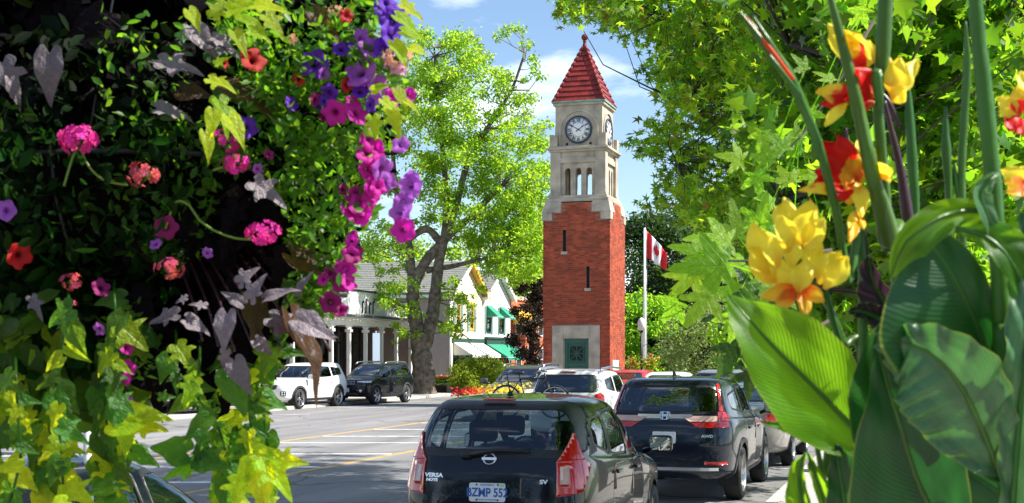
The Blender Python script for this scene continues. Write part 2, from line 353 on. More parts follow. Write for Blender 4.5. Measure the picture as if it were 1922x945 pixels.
# local: x right along front, y back, front face at y=-TW/2
H = TW / 2
def part(b, name, m, parent=TOW, bev=0, label=None, **k):
    o = b.build(name, m, parent, bev, **k)
    if label: o['label'] = label
    return o
core = MB(); zt = 7.09
core.bb(-H + .02, H - .02, -H + .12, H - .02, .1, 7.0)
part(core, 'wall_core', MORTAR)
CH = .0752; BL = TW / 12
def blocked(x0, x1, z0, z1):
    for (a, b, c, d) in ((-1.31 + .37, -1.31 + .37 + 1.86, 0, 3.09), (-.535, -.40, 5.90, 6.73), (.385, .52, 4.50, 5.32)):
        if x1 > a + .004 and x0 < b - .004 and z1 > c + .004 and z0 < d - .004: return (a, b, c, d)
    return None
bricks = []   # (face, a0, a1, z0)
for r in range(int((7.75 - .13) / CH)):
    z0 = .13 + r * CH; z1 = z0 + CH
    for face in range(4):
        off = (0 if (r + face) % 2 else -BL / 2)
        a = -H + off
        while a < H - .001:
            a0 = max(a, -H); a1 = min(a + BL, H); a += BL
            if a1 - a0 < .02: continue
            if z1 > 7.09:            # stepped stone corners above this line
                lim = .95 if z1 < 7.38 else .60
                if a0 < -lim or a1 > lim: continue
            if face == 0:
                bl = blocked(a0, a1, z0, z1)
                if bl:
                    if a0 < bl[0] - .02: a1 = bl[0]
                    elif a1 > bl[1] + .02: a0 = bl[1]
                    else: continue
            bricks.append((face, a0, a1, z0))
def brick_xf(face):
    return Matrix.Rotation(face * PI / 2, 3, 'Z')
front = [b for b in bricks if b[0] == 0 and abs((b[2] - b[1]) - BL) < .01 and 3.1 < b[3] < 5.7][:300]
fs = set(front)
bme = MB().bb(0, BL - .012, 0, .07, 0, CH - .012).mesh('brick', BRICKO)
for (f, a0, a1, z0) in front:
    link('brick', bme, TOW, loc=(a0 + .006, -H + random.uniform(0, .006), z0 + .006))
for face in range(4):
    st = MB()
    for b in bricks:
        if b in fs or b[0] != face: continue
        R = brick_xf(face); j = random.uniform(0, .006)
        x0, x1, z0 = b[1] + .006, b[2] - .006, b[3] + .006
        vs = [R @ Vector(p) for p in ((x0, -H + j, z0), (x1, -H + j, z0), (x1, -H + .07, z0), (x0, -H + .07, z0), (x0, -H + j, z0 + CH - .012), (x1, -H + j, z0 + CH - .012), (x1, -H + .07, z0 + CH - .012), (x0, -H + .07, z0 + CH - .012))]
        st.add(vs, [(4, 5, 6, 7), (0, 1, 5, 4), (1, 2, 6, 5), (3, 0, 4, 7), (0, 3, 2, 1)])
    o = part(st, 'brickwork', BRICK); o['kind'] = 'stuff'
    # mortar bed just behind the bricks
    R = brick_xf(face); mb = MB()
    def mq(x0, x1, z0, z1, y=-H + .012):
        vs = [R @ Vector(p) for p in ((x0, y, z0), (x1, y, z0), (x1, y, z1), (x0, y, z1), (x0, y + .1, z0), (x1, y + .1, z0), (x1, y + .1, z1), (x0, y + .1, z1))]
        mb.add(vs, [(0, 1, 2, 3), (7, 6, 5, 4), (0, 4, 5, 1), (1, 5, 6, 2), (2, 6, 7, 3), (3, 7, 4, 0)])
    if face == 0:
        h = H - .012
        mq(-h, -.94, .1, 3.09); mq(.92, h, .1, 3.09); mq(-h, h, 3.09, 4.50); mq(-h, .385, 4.50, 5.32); mq(.52, h, 4.50, 5.32)
        mq(-h, h, 5.32, 5.90); mq(-h, -.535, 5.9, 6.73); mq(-.40, h, 5.9, 6.73); mq(-h, h, 6.73, 7.09); mq(-.95, .95, 7.09, 7.38); mq(-.6, .6, 7.38, 7.75)
    else: mq(-H + .012, H - .012, .1, 7.09); mq(-.95, .95, 7.09, 7.38); mq(-.6, .6, 7.38, 7.75)
    part(mb, 'mortar_bed', MORTAR)
# slits
for (x0, x1, z0, z1) in ((-.535, -.40, 5.90, 6.73), (.385, .52, 4.50, 5.32)):
    part(MB().bb(x0, x1, -H + .1, -H + .13, z0, z1), 'slit_window', DARK)
    part(MB().bb(x0 - .06, x1 + .06, -H - .035, -H + .09, z0 - .11, z0), 'sill', STONE, bev=.008)
# stepped stone corner blocks
for sx in (-1, 1):
    for sy in (-1, 1):
        q = MB()
        q.bb(sx * .95, sx * (H + .03), sy * .95, sy * (H + .03), 7.09, 7.38)
        part(q, 'corner_stone', STONE, bev=.012)
        q = MB(); q.bb(sx * .60, sx * (H + .035), sy * .60, sy * (H + .035), 7.383, 7.80)
        for i in range(len(q.v)):
            x, y, z = q.v[i]
            if z > 7.7: q.v[i] = (x - sx * (.10 if abs(x) > 1 else 0), y - sy * (.10 if abs(y) > 1 else 0), z)
        part(q, 'corner_stone', STONE, bev=.012)
# fill between the corner blocks, behind the bricks
part(MB().bb(-.97, .97, -.97, .97, 7.0, 7.76), 'inner_core', MORTAR)
# belfry base courses
part(MB().bb(-1.22, 1.22, -1.22, 1.22, 7.80, 7.93), 'base_course', STONE, bev=.015)
part(MB().bb(-1.15, 1.15, -1.15, 1.15, 7.93, 8.05), 'base_course', STONE, bev=.015)
# belfry: corner piers, mullions, arched heads
BH = 1.08
for sx in (-1, 1):
    for sy in (-1, 1):
        q = MB(); q.bb(sx * (BH - .40), sx * BH, sy * (BH - .40), sy * BH, 8.05, 9.72); part(q, 'corner_pier', STONE, bev=.01)
        q = MB(); q.bb(sx * (BH - .42), sx * (BH + .03), sy * (BH - .42), sy * (BH + .03), 8.05, 8.16); part(q, 'pier_base', STONE, bev=.01)
for face in range(4):
    R = brick_xf(face)
    def fb(x0, x1, y0, y1, z0, z1, name='belfry_wall'):
        q = MB(); q.bb(x0, x1, y0, y1, z0, z1); q.v = [tuple(R @ Vector(p)) for p in q.v]; return part(q, name, STONE, bev=.006)
    y0, y1 = -BH + .10, -BH + .30
    xs = [-.68, -.53, -.31, -.11, .11, .31, .53, .68]
    # openings between xs[1]-xs[2], xs[3]-xs[4], xs[5]-xs[6]
    for a, b in ((0, 1), (2, 3), (4, 5), (6, 7)): fb(xs[a], xs[b], y0, y1, 8.05, 9.0, 'mullion')
    # arched head: prism with three half-round cuts
    q = MB()
    poly = [(-.68, 9.30), (-.68, 9.0)]
    for a, b in ((1, 2), (3, 4), (5, 6)):
        c = (xs[a] + xs[b]) / 2; rr = (xs[b] - xs[a]) / 2
        for k in range(9): an = PI - PI * k / 8; poly.append((c + rr * math.cos(an), 9.0 + rr * math.sin(an)))
    poly += [(.68, 9.0), (.68, 9.30)]
    # build as strips (avoids a concave n-gon)
    top = 9.30
    low = poly[1:-1]
    for (xa, za), (xb, zb) in zip(low[:-1], low[1:]):
        if xb - xa < 1e-5: continue
        q.add([(xa, y0, za), (xb, y0, zb), (xb, y0, top), (xa, y0, top), (xa, y1, za), (xb, y1, zb), (xb, y1, top), (xa, y1, top)], [(0, 1, 2, 3), (7, 6, 5, 4), (0, 4, 5, 1), (2, 6, 7, 3)])
    q.v = [tuple(R @ Vector(p)) for p in q.v]; part(q, 'arched_head', STONE)
    fb(-.70, .70, -BH + .02, -BH + .3, 9.30, 9.50, 'lintel')
    fb(-.679, .679, -BH + .07, -BH + .3, 9.50, 9.72, 'belfry_wall')
part(MB().bb(-.9, .9, -.9, .9, 9.6, 9.72), 'belfry_ceiling', STONE)
# cornice
for (h, z0, z1) in ((1.13, 9.72, 9.80), (1.20, 9.80, 9.88), (1.14, 9.88, 9.93)):
    part(MB().bb(-h, h, -h, h, z0, z1), 'cornice', STONE, bev=.012)
# clock stage
KH = .92
part(MB().bb(-KH, KH, -KH, KH, 9.93, 11.50), 'clock_stage', STONE, bev=.012)
for sx in (-1, 1):
    for sy in (-1, 1):
        for (ax, ay) in ((1, 0),):
            q = MB(); q.prism([(-.16, 0), (.16, 0), (.16, .30), (.10, .42), (-.04, .46), (-.16, .46)] if sx < 0 else [(-.16, 0), (.16, 0), (.16, .46), (.04, .46), (-.10, .42), (-.16, .30)], -.16, .16, M=RX90)
            q.v = [(x * .95, y, z) for x, y, z in q.v]
            part(q, 'corner_scroll', STONE, bev=.01, loc=(sx * (KH + .03), sy * (KH + .03), 9.93))
clock_white = mat('clock_face_white', (.80, .80, .78), .4); NAVY = mat('clock_navy', (.02, .035, .07), .4)
for face in range(4):
    rz = face * PI / 2
    R = Matrix.Rotation(rz, 3, 'Z')
    cz = 10.56
    def cpart(q, name, m, bev=0, par=TOW):
        q.v = [tuple(R @ Vector(p)) for p in q.v]; return part(q, name, m, par, bev)
    # arch moulding: half ring + jambs
    q = MB(); ro, ri = .78, .70; prof = []
    pts = [(ro * math.cos(a), cz + ro * math.sin(a)) for a in [PI * k / 28 for k in range(29)]]
    pin = [(ri * math.cos(a), cz + ri * math.sin(a)) for a in [PI * k / 28 for k in range(29)]]
    for k in range(28):
        a, b, c, d = pts[k], pts[k + 1], pin[k + 1], pin[k]
        q.add([(p[0], y, p[1]) for y in (-KH - .05, -KH + .05) for p in (a, b, c, d)], [(0, 1, 2, 3), (7, 6, 5, 4), (0, 4, 5, 1), (2, 6, 7, 3)])
    cpart(q, 'arch_moulding', STONE)
    for sx in (-1, 1): q = MB().bb(sx * ri, sx * ro, -KH - .05, -KH + .05, 9.93, cz); cpart(q, 'jamb', STONE)
    # round face
    Mf = R @ RX90
    f0 = MB().lathe([(0, .03), (.47, .03), (.47, .0)], 48, (0, 0, 0)); 
    cf = link('clock_face', f0.mesh('clock_face', clock_white), TOW); cf.location = R @ Vector((0, -KH - .02, cz)); cf.rotation_euler = Mf.to_euler()
    rg = MB().lathe([(.47, 0), (.47, .055), (.50, .06), (.53, .05), (.53, 0)], 48); link('bezel', rg.mesh('bezel', NAVY), cf)
    mr = MB()
    for k in range(60):
        a = 2 * PI * k / 60; c = Vector((math.cos(a), math.sin(a), 0)); mr.box(c * .448 + Vector((0, 0, .034)), (.03, .010 if k % 5 else .026, .006), rz=a)
    mr.lathe([(.427, .034), (.427, .037), (.434, .037), (.434, .034)], 48); mr.lathe([(.268, .034), (.268, .037), (.276, .037), (.276, .034)], 48)
    link('minute_track', mr.mesh('minute_track', NAVY), cf)
    for k, s in enumerate(['XII', 'I', 'II', 'III', 'IIII', 'V', 'VI', 'VII', 'VIII', 'IX', 'X', 'XI']):
        a = PI / 2 - k * PI / 6
        if face < 2:
            t_ = link('numeral', text_mesh(s, .165, NAVY, .003, bold=.006, name='numeral', sx=.8), cf); t_.location = (.35 * math.cos(a), .35 * math.sin(a), .034); t_.rotation_euler = (0, 0, a - PI / 2)
    def hand(ang, L_, w, nm):
        q = MB().prism([(-w, -.12), (w, -.12), (w * .7, L_ * .55), (w * 1.5, L_ * .7), (0, L_), (-w * 1.5, L_ * .7), (-w * .7, L_ * .55)], 0, .008)
        o = link(nm, q.mesh(nm, NAVY), cf); o.rotation_euler = (0, 0, -ang); o.location = (0, 0, .042)
    hand(math.radians(55), .28, .018, 'hour_hand'); hand(math.radians(300), .42, .013, 'minute_hand')
    link('hand_boss', MB().lathe([(0, .06), (.03, .06), (.03, .03)], 16).mesh('hand_boss', NAVY), cf)
    for sx in (-1, 1):
        q = MB().lathe([(0, .012), (.05, .012), (.05, -.01)], 16); o = link('weep_hole', q.mesh('weep_hole', DARK), TOW); o.location = R @ Vector((sx * .46, -KH, 10.03)); o.rotation_euler = Mf.to_euler()
# eaves
part(MB().bb(-1.0, 1.0, -1.0, 1.0, 11.50, 11.60), 'eave', STONE, bev=.02)
part(MB().bb(-1.045, 1.045, -1.045, 1.045, 11.60, 11.66), 'copper_gutter', COPPER, bev=.01)
# tiled pyramid
z0r, z1r, hb = 11.66, 13.98, .965
rows = 11
part(MB().add([(-hb * .96, -hb * .96, z0r), (hb * .96, -hb * .96, z0r), (hb * .96, hb * .96, z0r), (-hb * .96, hb * .96, z0r), (0, 0, z1r - .05)], [(0, 1, 4), (1, 2, 4), (2, 3, 4), (3, 0, 4)]), 'roof_deck', mat('roof_deck', (.12, .012, .01), .8))
for r in range(rows):
    za = z0r + (z1r - z0r) * r / rows; zb = z0r + (z1r - z0r) * (r + 1) / rows + .03
    ha = hb * (1 - r / rows) + .05; hb2 = hb * (1 - (r + 1) / rows) + .004
    n = max(1, round(2 * ha / .27))
    for face in range(4):
        R = brick_xf(face)
        for k in range(n):
            a0 = -1 + 2 * k / n; a1 = -1 + 2 * (k + 1) / n; g = .003
            x0, x1 = a0 * ha + g, a1 * ha - g; X0, X1 = a0 * hb2 + g * .5, a1 * hb2 - g * .5
            lift = random.uniform(0, .008)
            vs = [(x0, -ha - lift, za), (x1, -ha - lift, za), (X1, -hb2, zb), (X0, -hb2, zb), (x0, -ha + .05, za), (x1, -ha + .05, za), (X1, -hb2 + .04, zb), (X0, -hb2 + .04, zb)]
            q = MB(); q.add([tuple(R @ (Vector(p))) for p in vs], [(0, 1, 2, 3), (4, 7, 6, 5), (0, 4, 5, 1), (1, 5, 6, 2), (3, 2, 6, 7), (0, 3, 7, 4)])
            part(q, 'roof_tile', TILE)
    for sx in (-1, 1):      # hip tiles
        for sy in (-1, 1):
            q = MB().tube([(sx * ha, sy * ha, za - .01), (sx * hb2 * 1.02, sy * hb2 * 1.02, zb)], [.06, .035], 8)
            part(q, 'hip_tile', TILE)
part(MB().lathe([(.13, 13.76), (.11, 13.9), (.07, 14.03), (.055, 14.1), (.075, 14.12), (.075, 14.15), (.05, 14.17), (.05, 14.18)] + [(.13 * math.sin(a), 14.29 - .13 * math.cos(a)) for a in np.linspace(.4, PI, 10)], 20), 'finial', TILE)
# doorway
xl, xr_ = -1.31 + .37, -1.31 + .37 + 1.86
sur = [('jamb', xl, xl + .43, .13, 3.09), ('jamb', xr_ - .41, xr_, .13, 3.09), ('lintel', xl + .433, xr_ - .413, 2.60, 3.09)]
for nm, a, b, c, d in sur: part(MB().bb(a, b, -H - .03, -H + .16, c, d), 'door_' + nm, STONE, bev=.012)
for nm, a, b, c, d in (('inner_jamb', xl + .43, xl + .47, .13, 2.6), ('inner_jamb', xr_ - .45, xr_ - .41, .13, 2.6)): part(MB().bb(a, b, -H + .03, -H + .2, c, d), nm, STONE)
DOORG = mat('dark_green_door', (.01, .085, .055), .4)
dx0, dx1 = xl + .47, xr_ - .45; dc = (dx0 + dx1) / 2
dr = part(MB().bb(dx0, dx1, -H + .10, -H + .14, .13, 2.6), 'door', DOORG)
for a, b, c, d in ((dx0, dx0 + .12, .13, 2.6), (dx1 - .12, dx1, .13, 2.6), (dx0 + .12, dx1 - .12, 2.42, 2.6), (dx0 + .12, dx1 - .12, 1.55, 1.67), (dx0 + .12, dx1 - .12, .13, .4)):
    part(MB().bb(a, b, -H + .06, -H + .1, c, d), 'door_rail', DOORG, dr, bev=.006)
part(MB().bb(dc - .27, dc + .27, -H + .085, -H + .1, 1.75, 2.32), 'door_pane', DARK, dr)
gr = MB()
for k in range(4): gr.box((dc, -H + .07, 2.035), (.54 if k % 2 == 0 else .70, .02, .03), M=Matrix.Rotation(k * PI / 4, 3, 'Y'))
gr.lathe([(.10, -.01), (.10, .01), (.13, .01), (.13, -.01), (.10, -.01)], 8, (dc, -H + .07, 2.035), M=RX90)
for a, b, c, d in ((-.29, -.26, -.3, .3), (.26, .29, -.3, .3), (-.26, .26, .27, .3), (-.26, .26, -.3, -.27)): gr.bb(dc + a, dc + b, -H + .06, -H + .08, 2.035 + c, 2.035 + d)
part(gr, 'door_grille', DOORG, dr)
part(MB().bb(xl - .2, xr_ + .2, -H - .35, -H - .03, .1, .28), 'door_step', STONE, bev=.015)
part(MB().bb(H + .002, H + .03, -H + .35, -H + 1.35, 1.40, 1.78), 'plaque', mat('pale_plaque', (.72, .70, .66), .5), bev=.005)
# ------------------------------------------------------------------ cars
def ss(t): t = np.clip(t, 0, 1); return t * t * (3 - 2 * t)
def ring(R, n):
    xr, xf, w, zr, zm, zf, ne, tr, tf = R
    tf_ = np.linspace(0, 2 * PI, 4001); cf_, sf_ = np.cos(tf_), np.sin(tf_)
    nx = ne * 3.0
    xx = (xf - xr) / 2 * np.sign(cf_) * np.abs(cf_) ** (2 / nx); yy = w * np.sign(sf_) * np.abs(sf_) ** (2 / ne)
    ds = np.hypot(np.diff(xx), np.diff(yy)); A_ = np.concatenate([[0], np.cumsum(ds)]); A_ = .6 * A_ / A_[-1] + .4 * tf_ / (2 * PI)
    th = np.interp((np.arange(n) + .5) / n, A_, tf_); c, s = np.cos(th), np.sin(th)
    x = (xf + xr) / 2 + (xf - xr) / 2 * np.sign(c) * np.abs(c) ** (2 / nx)
    y = w * np.sign(s) * np.abs(s) ** (2 / ne)
    t = (x - xr) / (xf - xr)
    y = y * (1 - (1 - tf) * ss((t - .55) / .45) ** 1.5 - (1 - tr) * ss((.45 - t) / .45) ** 1.5)
    z = zr * (1 - t) * (1 - 2 * t) + zm * 4 * t * (1 - t) + zf * t * (2 * t - 1)
    return np.stack([x, y, z], 1)
def body_bm(rings, n=120, sub=5):
    P = [ring(r, n) for r in rings]; P = [P[0] * 1] + P + [P[-1] * 1]
    out = []
    for i in range(1, len(P) - 2):
        for j in range(sub):
            t = j / sub; a, b, c, d = P[i - 1], P[i], P[i + 1], P[i + 2]; k = .42
            m1 = (c - a) * k; m2 = (d - b) * k
            out.append((2 * t ** 3 - 3 * t ** 2 + 1) * b + (t ** 3 - 2 * t ** 2 + t) * m1 + (-2 * t ** 3 + 3 * t ** 2) * c + (t ** 3 - t ** 2) * m2)
    out.append(P[-2])
    bm = bmesh.new(); vs = [[bm.verts.new(p) for p in r] for r in out]
    for i in range(len(out) - 1):
        for k in range(n):
            k2 = (k + 1) % n; bm.faces.new((vs[i][k], vs[i][k2], vs[i + 1][k2], vs[i + 1][k]))
    # caps as strips
    for row, fl in ((vs[0], 1), (vs[-1], 0)):
        for k in range(n // 2):
            a, b, c, d = row[k], row[(k + 1) % n], row[(n - 2 - k) % n], row[(n - 1 - k) % n]
            if k >= n // 2 - 1: break
            q = []
            for v in (a, b, c, d):
                if v not in q: q.append(v)
            if len(q) > 2:
                try: bm.faces.new(q[::-1] if fl else q)
                except ValueError: pass
    bmesh.ops.recalc_face_normals(bm, faces=bm.faces)
    for f in bm.faces: f.smooth = True
    bm.normal_update()
    return bm
def rpoly(pts, r=.05, seg=3):
    """rounds the corners of a convex polygon"""
    pts = [Vector(p) for p in pts]; n = len(pts); o = []
    for i in range(n):
        p, a, b = pts[i], pts[i - 1], pts[(i + 1) % n]
        da, db = (a - p), (b - p); rr = min(r, da.length * .45, db.length * .45)
        s, e = p + da.normalized() * rr, p + db.normalized() * rr
        for k in range(seg + 1):
            t = k / seg; o.append((1 - t) ** 2 * s + 2 * t * (1 - t) * p + t * t * e)
    return o
def inset(pts, d):
    pts = [Vector(p) for p in pts]; n = len(pts); ar = sum(pts[i].x * pts[(i + 1) % n].y - pts[(i + 1) % n].x * pts[i].y for i in range(n)); sg = 1 if ar > 0 else -1; o = []
    for i in range(n):
        a, b, c = pts[i - 1], pts[i], pts[(i + 1) % n]
        e1, e2 = (b - a).normalized(), (c - b).normalized(); n1, n2 = Vector((-e1.y, e1.x)) * sg, Vector((-e2.y, e2.x)) * sg
        m = n1 + n2; m = m / max(.3, m.dot(n1) ) if m.length > 1e-6 else n1
        o.append(b + m * d)
    return o
def cut(bm, poly, ax, sg, thr=.12):
    """cuts a convex outline (seen from the side 'y' or from the end 'x') into the shell, returns the faces inside it"""
    poly = [Vector(p) for p in poly]; n = len(poly)
    ar = sum(poly[i].x * poly[(i + 1) % n].y - poly[(i + 1) % n].x * poly[i].y for i in range(n))
    if ar < 0: poly.reverse()
    if ax == 'd': return cut_diag(bm, poly, sg, thr)
    U, A = (0, 1) if ax == 'y' else (1, 0)
    x0, x1 = min(p.x for p in poly) - .12, max(p.x for p in poly) + .12; y0, y1 = min(p.y for p in poly) - .12, max(p.y for p in poly) + .12
    fs = []
    for f in bm.faces:
        if f.normal[A] * sg < thr: continue
        c = f.calc_center_median()
        if ax == 'y' and c.y * sg < .1: continue
        us = [v.co[U] for v in f.verts]; zs = [v.co.z for v in f.verts]
        if max(us) > x0 + .1 and min(us) < x1 - .1 and max(zs) > y0 + .1 and min(zs) < y1 - .1: fs.append(f)
    for i in range(n):
        a, b = poly[i], poly[(i + 1) % n]; e = b - a
        if e.length < 1e-5: continue
        nrm = Vector((e.y, -e.x)).normalized()
        co = Vector((0, 0, 0)); co[U] = a.x; co.z = a.y; no = Vector((0, 0, 0)); no[U] = nrm.x; no.z = nrm.y
        es = set(); vs_ = set()
        for f in fs: es.update(f.edges); vs_.update(f.verts)
        r = bmesh.ops.bisect_plane(bm, geom=list(vs_) + list(es) + fs, dist=1e-6, plane_co=co, plane_no=no)
        fs = [g for g in r['geom'] if isinstance(g, bmesh.types.BMFace) and g.is_valid and (g.calc_center_median() - co).dot(no) < 1e-6]
    return fs
def cut_diag(bm, poly, sg, thr):
    """same for a rear corner: first coordinate runs from the middle of the tail round the corner and forward"""
    G_ = Vector((1, sg, 0)); x00 = DIAG[0]; n = len(poly)
    wf = lambda p: (p.x - x00) + sg * p.y
    D_ = Vector((-1, sg, 0)).normalized(); x0, x1 = min(p.x for p in poly), max(p.x for p in poly); z0, z1 = min(p.y for p in poly), max(p.y for p in poly); fs = []
    for f in bm.faces:
        if f.normal.dot(D_) < thr: continue
        ws = [wf(v.co) for v in f.verts]; zs = [v.co.z for v in f.verts]
        if max(ws) > x0 - .02 and min(ws) < x1 + .02 and max(zs) > z0 - .02 and min(zs) < z1 + .02: fs.append(f)
    for i in range(n):
        a, b = poly[i], poly[(i + 1) % n]; e = b - a
        if e.length < 1e-5: continue
        nrm = Vector((e.y, -e.x)); co = Vector((a.x + x00, 0, a.y)); no = (G_ * nrm.x + Vector((0, 0, nrm.y))).normalized()
        es = set(); vs_ = set()
        for f in fs: es.update(f.edges); vs_.update(f.verts)
        r = bmesh.ops.bisect_plane(bm, geom=list(vs_) + list(es) + fs, dist=1e-6, plane_co=co, plane_no=no)
        fs = [g for g in r['geom'] if isinstance(g, bmesh.types.BMFace) and g.is_valid and (g.calc_center_median() - co).dot(no) < 1e-6]
    return fs
DIAG = [-2.05]
def take(bm, fs, name, m, parent, off=0.0, skirt=.012, keep=False, smooth=True):
    """lifts the faces off the shell into a part of their own, following the shell's curve"""
    if not fs: return None
    nb = bmesh.new(); mp_ = {}
    vn = {}
    for f in fs:
        for v in f.verts: vn.setdefault(v, Vector((0, 0, 0))); vn[v] = vn[v] + f.normal * f.calc_area()
    for v, nn in vn.items(): nn.normalize(); mp_[v] = nb.verts.new(v.co + nn * off)
    for f in fs: g = nb.faces.new([mp_[v] for v in f.verts]); g.smooth = smooth
    if skirt:
        bed = [e for e in nb.edges if len(e.link_faces) == 1]
        inv = {b: a for a, b in mp_.items()}
        low = {}
        for e in bed:
            for v in e.verts:
                if v not in low: low[v] = nb.verts.new(v.co - vn[inv[v]] * skirt)
        for e in bed:
            a, b = e.verts; nb.faces.new((a, b, low[b], low[a]))
    me = bpy.data.meshes.new(name); nb.to_mesh(me); nb.free(); me.materials.append(m)
    if not keep: bmesh.ops.delete(bm, geom=fs, context='FACES')
    return link(name, me, parent)

def wheel(parent, x, y, r, w, spokes=10, rimm=ALLOY, hub=.7):
    """a wheel at the car's side y (sign = side); axis along y"""
    s = 1 if y > 0 else -1
    root = MB(); R = Matrix.Rotation(-s * PI / 2, 3, 'X')
    root.lathe([(r * hub, -w * .5), (r * .93, -w * .5), (r, -w * .36), (r, w * .36), (r * .93, w * .5), (r * hub, w * .5)], 36, M=R)
    o = root.build('wheel', RUBBER, parent); o.location = (x, y - s * w * .5, r)
    q = MB(); q.lathe([(r * hub, w * .5), (r * hub * .97, w * .47), (r * hub * .92, w * .2), (r * hub * .9, -w * .4)], 36, M=R)
    q.lathe([(0, w * .38), (.07, w * .38), (.08, w * .25)], 14, M=R)
    for k in range(spokes):
        a = 2 * PI * k / spokes; c, sn = math.cos(a), math.sin(a); t1 = Vector((-sn, c, 0))
        for wd in (1,):
            p = [Vector((c, sn, 0)) * .05, Vector((c, sn, 0)) * r * hub * .95]
            hw1, hw2 = .022, .030 if spokes > 6 else .05
            vs = [p[0] - t1 * hw1, p[0] + t1 * hw1, p[1] + t1 * hw2, p[1] - t1 * hw2]
            z1, z0 = w * .40, w * .26
            vv = [R @ (v + Vector((0, 0, z1 - (.01 if i > 1 else 0)))) for i, v in enumerate(vs)] + [R @ (v + Vector((0, 0, z0))) for v in vs]
            q.add(vv, [(0, 1, 2, 3), (7, 6, 5, 4), (0, 4, 5, 1), (1, 5, 6, 2), (3, 2, 6, 7), (0, 3, 7, 4)])
    q.build('rim', rimm, o)
    d = MB(); d.lathe([(0, -w * .1), (r * hub * .9, -w * .1)], 20, M=R); d.build('brake_disc', DARK, o)
    return o

def rbox(b, c, d, r=.3, seg=3, M=None):
    """rounded block via superellipsoid"""
    vs = []; fs = []; nu, nv = 12, 8; e = .45
    def f(v, e_): return math.copysign(abs(v) ** e_, v)
    for j in range(nv + 1):
        ph = -PI / 2 + PI * j / nv
        for i in range(nu):
            th = 2 * PI * i / nu
            p = Vector((d[0] / 2 * f(math.cos(ph), e) * f(math.cos(th), e), d[1] / 2 * f(math.cos(ph), e) * f(math.sin(th), e), d[2] / 2 * f(math.sin(ph), e)))
            if M is not None: p = M @ p
            vs.append(p + Vector(c))
    for j in range(nv):
        for i in range(nu): i2 = (i + 1) % nu; fs.append((j * nu + i, j * nu + i2, (j + 1) * nu + i2, (j + 1) * nu + i))
    b.add(vs, fs, True); return b

def surf(bvh, ax, sg, u, z):
    """point and normal of the shell under (u,z) looking along an axis"""
    o = Vector((sg * 6, u, z)) if ax == 'x' else Vector((u, sg * 6, z)); d = Vector((-sg, 0, 0)) if ax == 'x' else Vector((0, -sg, 0))
    h = bvh.ray_cast(o, d)
    return (h[0], h[1]) if h[0] else (Vector((sg * 2, u, z)) if ax == 'x' else Vector((u, sg * .85, z)), Vector((sg, 0, 0)) if ax == 'x' else Vector((0, sg, 0)))
def on_surf(me_or_mb, name, m, parent, bvh, ax, sg, u, z, off=.003, roll=0, flatz=False):
    p, n = surf(bvh, ax, sg, u, z)
    if n.dot(Vector((sg, 0, 0)) if ax == 'x' else Vector((0, sg, 0))) < 0: n = -n
    if flatz: n.z *= .4; n.normalize()
    zz = n; up = Vector((0, 0, 1)); xx = up.cross(zz).normalized(); yy = zz.cross(xx)
    Mx = Matrix((xx, yy, zz)).transposed()
    me = me_or_mb.mesh(name, m) if isinstance(me_or_mb, MB) else me_or_mb
    o = link(name, me, parent); o.location = p + n * off; o.rotation_euler = (Mx @ Matrix.Rotation(roll, 3, 'Z')).to_euler()
    return o

